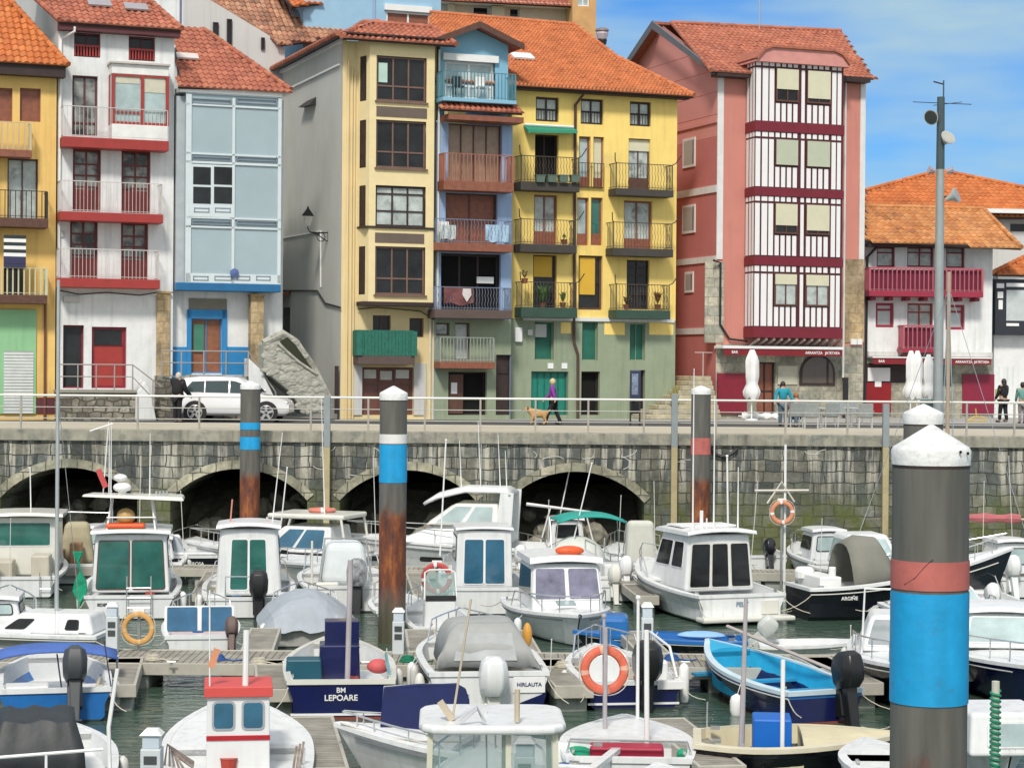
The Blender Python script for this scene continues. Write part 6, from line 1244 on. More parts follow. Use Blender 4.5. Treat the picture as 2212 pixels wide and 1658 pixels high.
def boat(label,u,v,head,L,B,fs=.55,fb=.85,hull=None,bottom=None,stripe=None,liner=None,deckfrom=.5,sole=.25,tr=.88,p=2.3,rake=.5,bow_near=False,y=None,cat='boat',name='motor_boat',top=None,rail=True,wall=.1,rubm=None,deckmat=None,aft=0,shift=0,railh=.42):
    hull=hull or gel; bottom=bottom or anti; liner=liner or liner_w
    P=at_z(u,v,0) if y is None else Vector((at_y(u,v,y).x,y,0))
    hr=R_(head); fw=Vector((math.sin(hr),math.cos(hr),0))
    if bow_near: P=P-fw*L
    rnd=random.Random(int(u*7+v)); t_=empty(name,(P.x,P.y,-.03),R_(90)-hr,label,cat)
    half,sheer,xat=hullfn(L,B,fs,fb,tr,p,rake); n=16; rows=[]; N=n+1
    mb=MB(); mats=[hull,bottom]; st=stripe is not None
    if st: mats.append(stripe)
    for i in range(N):
        t=i/n; h=sheer(t); b=half(t); fl=1-.35*t
        prof=[(0,-.3+.25*t**3),(b*.62*fl,-.14),(b*.84*fl,.07),(b*(.84*fl+.06),.13),(b*(.9-.08*t),h*.55),(b*.975,h*.82),(b,h)]
        rows.append([(xat(t,z,h),y_,z) for y_,z in prof[::-1]]+[(xat(t,z,h),-y_,z) for y_,z in prof[1:]])
    nr=len(rows[0])
    for i in range(n):
        a,b=rows[i],rows[i+1]
        for j in range(nr-1):
            k=j if j<6 else nr-2-j    # 0: top strake
            m_= 1 if k>=4 else (2 if (st and k==0) else 0)
            mb.add([a[j],a[j+1],b[j+1],b[j]],[(0,1,2,3)],m_)
    r0=rows[0]
    for j in range(6): mb.add([r0[j],r0[j+1],r0[nr-2-j],r0[nr-1-j]],[(0,1,2,3)],1 if j>=4 else (2 if st and j==0 else 0))
    me=mb.build('hull',mats,t_,smooth=True)
    # gunwale ring + inner liner
    g=[]
    mb=MB(); out=[(xat(i/n,1,1),half(i/n)) for i in range(N)]
    ins=lambda i:(max(wall, 0) if i==0 else xat(i/n,1,1)-(wall if i==n else 0), max(half(i/n)-wall,.0))
    rowsg=[]
    for sg in(1,-1):
        rr=[]
        for i in range(N):
            t=i/n; h=sheer(t); xi,yi=ins(i)
            rr.append([(xat(t,1,1),sg*(half(t)+.03),h-.05),(xat(t,1,1),sg*(half(t)+.03),h+.02),(xi,sg*yi,h+.035),(xi,sg*yi,h-.04)])
        mb.grid(rr)
    hs=sheer(0); mb.box(-.03,wall,-half(0)-.02,half(0)+.02,hs-.05,hs+.033)
    mb.build('gunwale',rubm or hull if top is None else top,t_)
    iD=int(deckfrom*n); mb=MB(); rr=[]
    for i in range(0,iD+1):
        t=i/n; h=sheer(t); xi,yi=ins(i); rr.append([(xi,yi,h),(xi,yi*.93,sole),(xi,-yi*.93,sole),(xi,-yi,h)])
    mb.grid(rr); mb.add(rr[0],[(0,1,2,3)]); mb.add(rr[-1],[(0,1,2,3)]); mb.build('cockpit_liner',liner,t_)
    if iD<n:
        mb=MB(); rr=[]
        for i in range(iD,N):
            t=i/n; h=sheer(t); xi,yi=ins(i); rr.append([(xi,yi,h+.025),(xi,yi*.5,h+.025+.05*min(1,yi*2)),(xi,0,h+.025+.07*min(1,yi*2)),(xi,-yi*.5,h+.025+.05*min(1,yi*2)),(xi,-yi,h+.025)])
        mb.grid(rr); e0=rr[0]; hh=e0[0][2]; mb.add(list(e0)+[(e0[4][0],e0[4][1],hh-.12),(e0[0][0],e0[0][1],hh-.12)],[(0,1,2,3,4,5,6)]); mb.build('foredeck',deckmat or gel,t_)
    if rail:
        pts=[]
        for sg in(1,-1):
            q=[]
            for k in range(7):
                t=max(deckfrom,.45)+(1-max(deckfrom,.45))*k/6; t=min(t,.985); q.append((xat(t,1,1)-.06,sg*max(half(t)-.08,.03),sheer(t)+(railh if k else .04)))
            pts.append(q)
        mb=MB(); mb.tube(pts[0]+pts[1][::-1],.018,5)
        for q in pts:
            for k in (2,4,5): x,y_,z=q[k]; mb.tube([(x,y_,z-railh),(x,y_,z)],.013,4)
        mb.build('pulpit_rail',steel,t_)
    bo=dict(t=t_,half=half,sheer=sheer,xat=xat,L=L,B=B,fs=fs)
    if L>3.6:
        for sg in(1,-1):
            mb=MB(); mb.tube([(xat(i/n,.85,1),sg*(half(i/n)*.985+.012),sheer(i/n)*.84) for i in range(N-1)],.016,5); mb.build('rubbing_strake',M('strake_grey',(.18,.19,.2),rough=.6) if hull in (gel,gelb) else gelb,t_)
        if rnd.random()<.75:
            sg=rnd.choice((1,-1)); x_=rnd.uniform(.8,L*.6); yy=sg*(half(x_/L)+.1); mb=MB(); mb.lathe([(.02,-.25),(.07,-.22),(.09,-.14),(.09,.14),(.07,.22),(.02,.27)],(x_,yy,fs*.55),10); mb.tube([(x_,yy,fs*.55+.25),(x_,yy-sg*.1,fs+.04)],.008,4); mb.build('fender',M('fender_'+rnd.choice(('white','navy')),(.6,.61,.58) if rnd.random()<.7 else (.03,.05,.15),rough=.5),t_,smooth=True)
        mb=MB(); cx_,cy_=.35,rnd.uniform(-.4,.4)*B*.6
        for k in range(3): mb.tube([(cx_+(.13-.02*k)*math.cos(a),cy_+(.13-.02*k)*math.sin(a),sole+.02+.03*k) for a in [j*.63 for j in range(10)]],.018,5,closed=True)
        mb.build('rope_coil',rope_m,t_)
        mb=MB(); ex=.55+rnd.random()*.3; mb.lathe([(.1,0),(.13,.24),(.135,.24)],(ex,-cy_*.9,sole),10); mb.build('bucket',M('bucket_'+rnd.choice('ab'),(rnd.choice(((.4,.05,.03),(.02,.1,.3),(.45,.42,.35)))),rough=.6),t_)
        # lines from the stern cleats down to the berth
        mb=MB()
        for sg in(1,-1):
            e=Vector((-.9,sg*(half(0)+.25),.35)) if not bow_near else Vector((-.3,sg*(half(0)+.5),.4)); a0_=Vector((.32,sg*(half(0)-.09),fs+.07)); mb.tube([a0_.lerp(e,k/5)+Vector((0,0,-.12*math.sin(math.pi*k/5))) for k in range(6)],.011,4)
        mb.build('mooring_rope',rope_m,t_)
    mb=MB()
    for sg in(1,-1):
        mb.box(.25,.4,sg*(half(0)-.09)-.02,sg*(half(0)-.09)+.02,hs+.03,hs+.09)
    mb.build('cleat',steel,t_)
    return bo
def tp(x0,x1,w0,w1,z0,z1,rf=0,rb=0):   # tapered box corners: order bottom 0-3 (aft-right, fwd-right, fwd-left, aft-left) then top
    return [(x0,-w0/2,z0),(x1,-w0/2,z0),(x1,w0/2,z0),(x0,w0/2,z0),(x0+rb,-w1/2,z1),(x1-rf,-w1/2,z1),(x1-rf,w1/2,z1),(x0+rb,w1/2,z1)]
def faces(c): return dict(back=(c[3],c[0],c[4],c[7]),front=(c[1],c[2],c[6],c[5]),right=(c[0],c[1],c[5],c[4]),left=(c[2],c[3],c[7],c[6]))
def cabin(bo,x0,x1,w0,w1,z0,z1,rf=.3,rb=0,mat=None,roof=None,roofm=None,name='wheelhouse',bev=.06,over=.12,rt=.09,wins=(),cam=.04):
    c=tp(x0,x1,w0,w1,z0,z1,rf,rb); mb=MB(); mb.hexa(c); cb=mb.build(name,mat or gel,bo['t'],bevel=bev,seg=3)
    F=faces(c)
    for fc,a0,a1,b0,b1,gm_,fm in wins:
        q=F[fc]; mb=MB(); mb.rpanel(q,a0,a1,b0,b1,.004,.012,.07); w_=mb.build('window_frame',fm or rub,cb); W=(Vector(q[1])-Vector(q[0])).length; Hh=(Vector(q[3])-Vector(q[0])).length; e=.03
        mb=MB(); mb.rpanel(q,a0+e/W,a1-e/W,b0+e/Hh,b1-e/Hh,.014,.006,.05); mb.build('pane',gm_,w_)
    if roof is not False:
        o=over; mb=MB(); rx0,rx1=x0+rb-o,x1-rf+o*1.2; rw=w1/2+o*.5
        rows=[]
        for k in range(7):
            s_=-1+2*k/6; zc_=z1+cam*(1-s_*s_); rows.append([(rx0,s_*rw,zc_-.0),(rx0+.05,s_*rw,zc_+rt),(rx1-.12,s_*rw,zc_+rt),(rx1,s_*rw,zc_)])
        mb.grid(rows,closed=True); mb.add(rows[0],[(0,1,2,3)]); mb.add(rows[-1],[(0,1,2,3)]); mb.build('roof',roofm or mat or gel,cb,bevel=.03,smooth=True)
    return cb
def prop(bo,fn,name,mat,**k):
    mb=MB(); fn(mb); return mb.build(name,mat,bo['t'],**k)
def outboard(bo,y=0,cowl=None,leg=None,s=1.,tilt=0,x=-.22,z=None,name='outboard_motor',parent=None):
    z=bo['fs'] if z is None else z; Q=Matrix.Rotation(R_(tilt),3,'Y'); O=Vector((x,y,z)); T=lambda p:O+Q@(Vector(p)*s)
    mb=MB(T); mb.hexa([(-.1,-.07,-.75),(.1,-.07,-.75),(.1,.07,-.75),(-.1,.07,-.75),(-.13,-.1,.1),(.13,-.1,.1),(.13,.1,.1),(-.13,.1,.1)]); mb.box(-.3,.12,-.12,.12,-.68,-.64); mb.hexa([(-.25,-.05,-.95),(.12,-.05,-.95),(.12,.05,-.95),(-.25,.05,-.95),(-.1,-.04,-.7),(.08,-.04,-.7),(.08,.04,-.7),(-.1,.04,-.7)]); mb.box(.05,.3,-.13,.13,-.35,.08)
    l=mb.build(name,leg or cowl or black_m,parent or bo['t'],bevel=.02*s)
    mb=MB(T); rows=[]
    for f,w_,d0,d1 in ((.08,.15,-.22,.16),(.2,.2,-.32,.2),(.42,.21,-.36,.2),(.58,.18,-.34,.16),(.66,.1,-.24,.08)):
        rows.append([(d1,-w_*.7,f),(d1-.1,-w_,f),(d0+.12,-w_,f),(d0,-w_*.55,f),(d0,w_*.55,f),(d0+.12,w_,f),(d1-.1,w_,f),(d1,w_*.7,f)])
    mb.grid(rows,closed=True); mb.add(rows[0],[tuple(range(8))]); mb.add(rows[-1],[tuple(range(8))]); mb.build('cowl',cowl or black_m,l,smooth=True,bevel=.02*s)
    mb=MB(T)
    for k in range(3): a=k*2.09; mb.quad((-.3,0,-.85),(-.3,.12*math.cos(a),-.85+.12*math.sin(a)),(-.33,.14*math.cos(a+.6),-.85+.14*math.sin(a+.6)),(-.32,.06*math.cos(a+.9),-.85+.06*math.sin(a+.9)))
    mb.build('propeller',steel,l); return l
def ringmesh(mb,c,R,r,ax,m0=0,m1=1,n=28):
    c=Vector(c); Q=Vector(ax).normalized().to_track_quat('Z','Y').to_matrix()
    for i in range(n):
        a0,a1=2*math.pi*i/n,2*math.pi*(i+1)/n; vs=[]
        for a in(a0,a1):
            for k in range(8):
                b=2*math.pi*k/8; vs.append(c+Q@Vector(((R+r*math.cos(b))*math.cos(a),(R+r*math.cos(b))*math.sin(a),r*.8*math.sin(b))))
        mb.add(vs,[(k,(k+1)%8,8+(k+1)%8,8+k) for k in range(8)], m1 if (i%(n//4))in(0,) else m0)
def lifering(P,R,r,ax,mat,label,white=white_p,rope=True):
    t=wroot('life_ring',tuple(P),label,'life ring'); mb=MB(); ringmesh(mb,P,R,r,ax); mb.build('float',[mat,white],t,smooth=True)
    if rope:
        Q=Vector(ax).normalized().to_track_quat('Z','Y').to_matrix(); mb=MB(); n=32; mb.tube([Vector(P)+Q@Vector(((R+r*1.1+.03*abs(math.sin(2*a)))*math.cos(a),(R+r*1.1+.03*abs(math.sin(2*a)))*math.sin(a),0)) for a in [2*math.pi*i/n for i in range(n)]],.008,4,closed=True); mb.build('grab_rope',M('pale_rope',(.6,.58,.5),rough=.9),t)
    return t
def bimini(bo,x0,x1,w,z,mat,zb=None,h=.16,name='bimini_cover',n=3,legs=True):
    zb=zb if zb is not None else bo['fs']; mb=MB(); rows=[]
    for k in range(9):
        s_=-1+2*k/8; zz=z+h*(1-abs(s_)**2.5); rows.append([(x0+(x1-x0)*j/6, s_*w/2, zz-(.06 if j in(0,6) else .015*math.sin(j*2))) for j in range(7)])
    mb.grid(rows); o=mb.build(name,mat,bo['t'],smooth=True,solid=.03)
    if legs:
        mb=MB(); xm=(x0+x1)/2
        for s_ in(-1,1):
            for x in(x0+.05,x1-.05): mb.tube([(xm,s_*w/2,zb),(x,s_*w/2,z)],.016,5)
        mb.build('bimini_frame',steel,bo['t'])
    return o
def tarp(bo,x0,x1,w,z0,zr,mat,name='tarpaulin',seed=1,peak=.5,ends=.35,sag=.05):
    rnd=random.Random(seed); mb=MB(); rows=[]; nx,ny=12,11
    for i in range(nx+1):
        f=i/nx; hh=(1-abs(f-peak)/max(peak,1-peak))**.7 if True else 1; hh=ends+(1-ends)*max(hh,0); ww=w*(.72+.28*math.sin(math.pi*min(1,max(0,f*.8+.1)))); r=[]
        for j in range(ny):
            s_=-1+2*j/(ny-1); z=z0+(zr-z0)*hh*(1-abs(s_)**1.8)+rnd.uniform(-sag,sag)*.5*(1-abs(s_)); 
            if j in(0,ny-1) or i in(0,nx): z=z0-.1+rnd.uniform(-.05,.03)
            elif i in(1,nx-1): z=z0+(z-z0)*.75
            r.append((x0+(x1-x0)*f+(rnd.uniform(-.03,.03)),s_*ww/2,z))
        rows.append(r)
    mb.grid(rows); return mb.build(name,mat,bo['t'],smooth=False,solid=.02)
def fender(bo,x,sg,mat=None,z=None,r=.1,l=.5):
    y=sg*(bo['half'](max(0,x/bo['L']))+.12); z=(bo['fs']*.5) if z is None else z
    mb=MB(); mb.lathe([(.02,-l/2-.03),(r*.8,-l/2),(r,-l/2+.08),(r,l/2-.08),(r*.8,l/2),(.02,l/2+.05)],(x,y,z),10); mb.tube([(x,y,z+l/2),(x,y-sg*.1,bo['fs']+.03)],.008,4)
    return mb.build('fender',mat or white_p,bo['t'],smooth=True)
def onback(bo,s_,size,z,mat,y=0,x=-.012):     # lettering on the transom, readable from astern
    return text(s_,size,lambda p: Vector((x-p.z-.0, y-p.x, z+p.y)),mat,bo['t'])
def whip(bo,x,y,z,h,r=.012,mat=None,lean=(0,0)):
    mb=MB(); mb.tube([(x,y,z),(x+lean[0],y+lean[1],z+h)],r,5,rs=[r*1.5,r*.7]); return mb.build('aerial',mat or white_p,bo['t'])
rope_m=M('mooring_rope',(.5,.47,.38),rough=.9,var=.2,scale=9)
txt_d=M('dark_lettering',(.03,.03,.05),rough=.6); txt_w=M('white_lettering',(.75,.76,.75),rough=.6)
DX=-8
def yv(v,u): return HC*FOC/(v-790-.00785*(u-1105))
def zat(u,v,y): return at_y(u,v,y).z

# --- B2 white wheelhouse boat with big windows (left)
b=boat('white fishing boat with a big two pane wheelhouse window and aerial rack, left',278,1338,DX,6,2.5,fs=.62,fb=.95,deckfrom=.62,rail=True,sole=.4)
cabin(b,.9,3.1,1.98,1.8,.62,2.12,rf=.35,rb=.04,wins=[('back',.05,.49,.05,.9,gl_teal,brown_w),('back',.51,.95,.05,.9,gl_teal,brown_w),('right',.1,.9,.4,.9,gl_dark,None),('left',.1,.9,.4,.9,gl_dark,None),('front',.1,.9,.4,.9,gl_dark,None)],over=.22,rt=.1)
prop(b,lambda m:[m.tube([(1.0,s*.62,2.2),(1.2,s*.5,3.05)],.025) for s in(-1,1)]+[m.tube([(2.0,s*.62,2.2),(1.9,s*.5,3.05)],.025) for s in(-1,1)]+[m.tube([(1.0,s*.62,2.2),(1.9,s*.5,3.05)],.018) for s in(-1,1)]+[m.tube([(1.0,.62,2.55),(1.0,-.62,2.55)],.02)],'roof_arch',white_p)
prop(b,lambda m:m.hexa([(.75,-1.35,2.98),(2.2,-1.35,2.98),(2.2,1.1,3.05),(.75,1.25,3.1),(.85,-1.3,3.08),(2.1,-1.3,3.08),(2.1,1.05,3.13),(.85,1.2,3.16)]),'sun_roof_panel',gelb,bevel=.03)
prop(b,lambda m:(m.ell((1.4,.25,3.3),.24,.24,.13),m.ell((1.4,.3,3.55),.18,.18,.1),m.box(1.3,1.5,.15,.35,3.1,3.25)),'radar_dome',white_p,smooth=True)
prop(b,lambda m:[m.tube([(1.2,-.9+k*.09,3.1),(1.2,-.9+k*.09,3.22)],.03) for k in range(4)],'rod_holder',steel)
for x,y,h in ((1.6,.55,1.9),(1.5,-.45,1.6),(2.0,.62,1.7)): whip(b,x,y,3.1,h)
prop(b,lambda m:(m.tube([(1.6,.75,3.1),(1.6,.62,5.0)],.015),m.tube([(1.6,1.1,4.75),(1.6,.5,4.95)],.02)),'wind_vane',white_p)
prop(b,lambda m:m.obox((1.1,.75,3.55),.03,.07,.25,rx=-.4),'red_pennant',M('red_cloth',(.5,.08,.08),rough=.8))
prop(b,lambda m:m.obox((1.2,.15,2.33),.25,.5,.06),'orange_raft_lid',lime,bevel=.05); prop(b,lambda m:m.ell((1.3,.15,2.55),.2,.24,.22),'searchlight',M('yellow_brass',(.5,.33,.12),rough=.4),smooth=True)
prop(b,lambda m:[m.tube([(-.15,s*.3-.25,.1),(-.12,s*.3-.25,1.15)],.018) for s in(-1,1)]+[m.tube([(-.14,.05,z),(-.14,-.55,z)],.015) for z in(.35,.6,.85)],'swim_ladder',steel)
onback(b,'EIDER II',.1,.42,txt_d,y=.62)
prop(b,lambda m:(m.grid([[(.1+.05*math.sin(j*2+i),1.15+.12*math.sin(i*1.3),1.75-.25*i+.0*j) if j==0 else (.2+.05*math.sin(i*2),1.32+.1*math.cos(i*1.7),1.75-.25*i) for j in range(2)] for i in range(8)])),'green_net',M('green_net',(.01,.3,.16),rough=.9,var=.3),solid=.05)
fender(b,1.2,-1)
# --- B4 white cuddy with green windows
b=boat('white cuddy boat with green sliding windows and a black outboard',533,1336,DX+2,5.6,2.4,fs=.55,fb=.95,deckfrom=.6,sole=.3)
cabin(b,1.5,3.5,1.72,1.5,.45,2.2,rf=.45,wins=[('back',.2,.5,.08,.86,gl_teal,white_p),('back',.5,.8,.08,.86,gl_teal,white_p),('left',.15,.85,.45,.85,gl_dark,None),('right',.15,.85,.45,.85,gl_dark,None)],over=.18,rt=.1,cam=.08,bev=.1)
outboard(b,-.3,cowl=black_m,s=1.15); prop(b,lambda m:(m.box(.02,.9,.55,1.02,.3,.62),m.box(.02,.9,-1.02,-.75,.3,.62)),'side_seats',gel,bevel=.05)
prop(b,lambda m:m.box(.05,.3,.1,.45,.4,1.15),'yellow_rod_tube',M('straw_plastic',(.5,.5,.25)),bevel=.02) if False else None
prop(b,lambda m:(m.tube([(.1,.55,.6),(.1,.55,1.1),(.1,-.35,1.1),(.1,-.35,.6)],.018),),'stern_rail',steel)
whip(b,2.4,-.6,2.3,2.4,lean=(.2,-.25)); prop(b,lambda m:(m.tube([(2,.5,2.32),(2,.45,2.95)],.02),m.tube([(2,.5,2.34),(2.2,-.5,2.34)],.03)),'roof_rail',M('salmon_pipe',(.6,.25,.18)))
fender(b,.8,1)
# --- A far-left cabin boat
b=boat('white cabin boat with a hard top at the far left, its white outboard raised',38,1292,DX,5.8,2.3,fs=.6,fb=.9,deckfrom=.6,sole=.3)
cabin(b,1.6,3.6,1.9,1.9,.5,2.15,rf=.4,wins=[('back',.1,.9,.5,.92,gl_teal,gel)],over=.3,rt=.1,mat=gelb)
prop(b,lambda m:(m.box(.6,1.5,-.8,-.3,.3,1.15),m.box(.6,1.5,.2,.8,.3,1.0)),'helm_seats',M('beige_vinyl',(.5,.47,.38),rough=.6),bevel=.05)
outboard(b,.75,cowl=gel,s=1.1,tilt=28); prop(b,lambda m:[m.tube([(1.2,s*.95,.6),(1.4,s*.93,2.2)],.03) for s in(-1,1)],'top_support',white_p); whip(b,2,-.85,2.25,2.5,lean=(0,-.1))
prop(b,lambda m:[m.tube([(-.1,-.9+k*.3,.1),(-.1,-.9+k*.3,.75)],.015) for k in (0,1)]+[m.tube([(-.1,-.9,.3),(-.1,-.6,.3)],.012)],'swim_ladder',steel)
# --- beige covered boat
b=boat('small white boat with a beige upholstered console cover beside the tall bare mast',158,1262,DX,5,2.0,fs=.6,fb=.85,deckfrom=.6)
prop(b,lambda m:m.hexa(tp(1.2,2.0,1.05,.7,.5,1.75,.1,.1)),'beige_cover',M('beige_canvas',(.4,.36,.24),rough=.9,var=.1),bevel=.15,seg=3); prop(b,lambda m:(m.box(.5,1.1,-.2,.15,.4,1.2),m.box(.5,1.0,.3,.8,.4,1.0)),'folding_chair',M('orange_wood',(.35,.2,.1)),bevel=.03)
prop(b,lambda m:(m.tube([(2.2,-1.0,.6),(2.2,-1.0,2.1),(.4,-1.0,2.1)],.02),m.tube([(2.2,1.0,.6),(2.2,1.0,2.1),(.4,1.0,2.15)],.02),m.tube([(.4,-1,2.1),(.4,1,2.15)],.02)),'tube_frame',steel)
# --- dark transom boat with tilted tarp
b=boat('low black sterned boat with grey tarp slanting over its engine',418,1243,DX,5,1.9,fs=.62,fb=.8,hull=blk_h,top=gel,deckfrom=.5)
onback(b,'GLAROSA',.14,.4,txt_w); prop(b,lambda m:m.hexa([(.2,.2,.6),(1.2,.2,.6),(1.2,1.3,.6),(.2,1.5,.6),(.4,.5,1.15),(1.0,.5,1.15),(1.0,1.0,1.3),(.4,1.0,1.3)]),'grey_tarp',pale_c,bevel=.05)
prop(b,lambda m:(m.lathe([(.16,.75),(.17,.95),(.12,1.15),(.07,1.2)],(1.2,.55,0),10),m.box(1.0,1.6,-.9,.9,.62,.75)),'white_canister',white_p)
prop(b,lambda m:m.box(.0,1.8,-.95,.95,.66,.74),'engine_deck',gel,bevel=.03)
# --- B5 sport cabin boat broadside bow left
b=boat('white sport cabin boat lying broadside with raked windscreen and ring on its canopy',800,1252,-72,6.2,2.3,fs=.75,fb=1.0,deckfrom=.5)
cabin(b,.9,3.6,1.9,1.5,.85,1.65,rf=1.1,rb=.1,roof=False,mat=gel,wins=[('left',.18,.5,.15,.9,gl_blue,gel),('left',.52,.9,.15,.9,gl_blue,gel),('front',.1,.9,.1,.9,gl_pale,gel)],name='windscreen_cabin')
prop(b,lambda m:m.box(.5,3.0,-.95,.95,1.88,2.03),'hard_top',gelb,bevel=.06,seg=3); prop(b,lambda m:[m.tube([(3.0,s*.9,1.9),(3.3,s*.92,.95)],.04) for s in(-1,1)]+[m.tube([(.6,s*.9,1.9),(.4,s*.92,.8)],.04) for s in(-1,1)],'top_support',gelb)
prop(b,lambda m:m.lathe([(.12,1.0),(.12,1.05)],(4.4,0,0),12) or None,'deck_hatch',gl_dark) if False else None
prop(b,lambda m:m.rpanel([(2.2,1.13,.72),(4.2,1.0,.78),(4.2,1.0,1.0),(2.2,1.13,.95)],0,1,0,1,.0,.02,.08),'hull_window',gl_dark)
P=b['t'].matrix_basis@Vector((1.6,0,2.1)); lifering(P,.36,.07,(0,0,1),M('salmon_ring',(.62,.2,.14),rough=.6),'salmon life ring lying flat on the white canopy of the sport boat',rope=False)
whip(b,1.3,.5,2.0,3.6,lean=(.1,.1))
# --- console boat in front of it
b=boat('white open boat with a puffy white console cover and a tilted black and white outboard',752,1322,DX,5.2,2.5,fs=.7,fb=.9,deckfrom=.6)
prop(b,lambda m:m.hexa(tp(1.2,2.8,1.35,1.0,.6,1.75,.35,.2)),'console_cover',wht_c,bevel=.22,seg=4); prop(b,lambda m:m.tube([(1.3,.7,.7),(1.5,.55,1.85),(1.5,-.55,1.85),(1.3,-.7,.7)],.03),'cover_hoop',grey_m)
outboard(b,-.2,cowl=M('black_white_cowl',(.25,.26,.27),rough=.3,var=.9,scale=6),leg=black_m,s=1.25,tilt=12,z=.62); onback(b,'LINTXU',.11,.5,txt_d,y=.65); prop(b,lambda m:m.tube([(.2,.95,.7),(.2,.95,1.9)],.03),'canopy_post',gelb); prop(b,lambda m:m.obox((.1,.55,.72),.12,.3,.1),'stern_cushion',gelb,bevel=.05)
# --- B6 flybridge cruiser
b=boat('large white cruiser with a swept hard top lying broadside behind the rusty pile',1250,1251,-83,7.4,2.7,fs=1.0,fb=1.3,deckfrom=.45,rake=.9)
cabin(b,2.0,5.6,2.2,1.5,1.15,1.8,rf=1.6,rb=.2,roof=False,name='coachroof',mat=gel)
cabin(b,2.3,4.6,2.05,1.6,1.7,2.35,rf=.9,rb=.1,roof=False,name='windscreen_cabin',mat=gelb,wins=[('left',.08,.46,.1,.88,gl_pale,gel),('left',.5,.9,.1,.88,gl_pale,gel),('front',.05,.95,.1,.9,gl_pale,gel)])
prop(b,lambda m:m.grid([[(2.0,s*1.05,2.62),(2.2,s*1.02,2.72+.1*(1-s*s)),(3.4,s*.95,2.72+.12*(1-s*s)),(4.3,s*.85,2.5+.1*(1-s*s)),(4.7,s*.7,2.3+.05*(1-s*s))] for s in (-1,-.5,0,.5,1)]),'hard_top',gel,smooth=True,solid=.08)
prop(b,lambda m:[m.hexa([(2.0,s*1.0-.04,1.1),(2.5,s*1.0-.04,1.1),(2.5,s*1.0+.04,1.1),(2.0,s*1.0+.04,1.1),(1.9,s*1.0-.04,2.7),(2.3,s*1.0-.04,2.72),(2.3,s*1.0+.04,2.72),(1.9,s*1.0+.04,2.7)]) for s in(-1,1)],'top_arch',gel)
for x,h in ((3.0,2.1),(2.4,1.7),(2.2,1.2),(3.6,1.5)): whip(b,x,.3,2.75,h,lean=(.05*h,0))
prop(b,lambda m:(m.box(.3,7,1.30,1.36,.7,.76),),'rubbing_strake',rub) if False else None
prop(b,lambda m:[m.rpanel([(6.4-k*1.7,1.35,.62),(5.7-k*1.7,1.36,.6),(5.7-k*1.7,1.36,.75),(6.4-k*1.7,1.35,.77)],0,1,0,1,.0,.02,.06) for k in range(2)],'port_light',gl_dark)
# --- B7 white cabin boat with blue double door
b=boat('white cabin boat with tall blue double door behind the red life ring',1048,1328,DX+3,5.6,2.3,fs=.72,fb=.95,deckfrom=.6,sole=.4,bottom=blk_h)
cabin(b,.5,2.6,1.5,1.42,.7,2.2,rf=.35,wins=[('back',.12,.5,.05,.86,gl_blue,white_p),('back',.5,.88,.05,.86,gl_blue,white_p),('left',.1,.9,.45,.88,gl_dark,None),('right',.1,.9,.45,.88,gl_dark,None)],over=.1,rt=.06,bev=.04)
prop(b,lambda m:(m.rpanel([(-.02,-.45,.3),(-.02,-.9,.3),(-.02,-.9,.45),(-.02,-.45,.45)],0,1,0,1,.0,.04,.04),),'exhaust_fitting',grey_m); fender(b,.3,-1,r=.12,l=.3,z=.75)
# --- console boat under the red ring
b=boat('small white boat with a tall windscreen console before the rusty pile',958,1392,DX,4.6,1.6,fs=.42,fb=.6,deckfrom=.65,sole=.2)
cabin(b,.7,1.25,.78,.74,.3,1.0,rf=.0,roof=False,mat=gel,name='console'); prop(b,lambda m:m.rpanel([(.75,.37,1.02),(.75,-.37,1.02),(.95,-.33,1.62),(.95,.33,1.62)],0,1,0,1,0,.02,.12),'windscreen',clearmat()); prop(b,lambda m:m.tube([(.75,.38,1.0),(.95,.36,1.62),(.98,.25,1.68),(.98,-.25,1.68),(.95,-.36,1.62),(.75,-.38,1.0)],.02),'windscreen_frame',white_p); prop(b,lambda m:m.box(.68,.72,-.36,.36,.98,1.1),'console_dash',black_m)
# --- B8 teal bimini boat
b=boat('white boat with a teal bimini frame and big pale seat cover',1292,1290,DX,5.4,2.3,fs=.6,fb=.85,deckfrom=.62)
bimini(b,1.0,2.6,2.0,2.1,M('teal_canvas',(.02,.3,.25),rough=.85,var=.1),h=.18); prop(b,lambda m:m.ell((1.6,.35,.9),.8,.85,.75,14,10),'seat_cover',M('pearl_cover',(.6,.62,.57),rough=.8,var=.1),smooth=True); prop(b,lambda m:m.box(.2,.9,-1.0,-.2,.5,.95),'cooler_box',gel,bevel=.05); outboard(b,-.75,cowl=gel,s=.9,tilt=20)
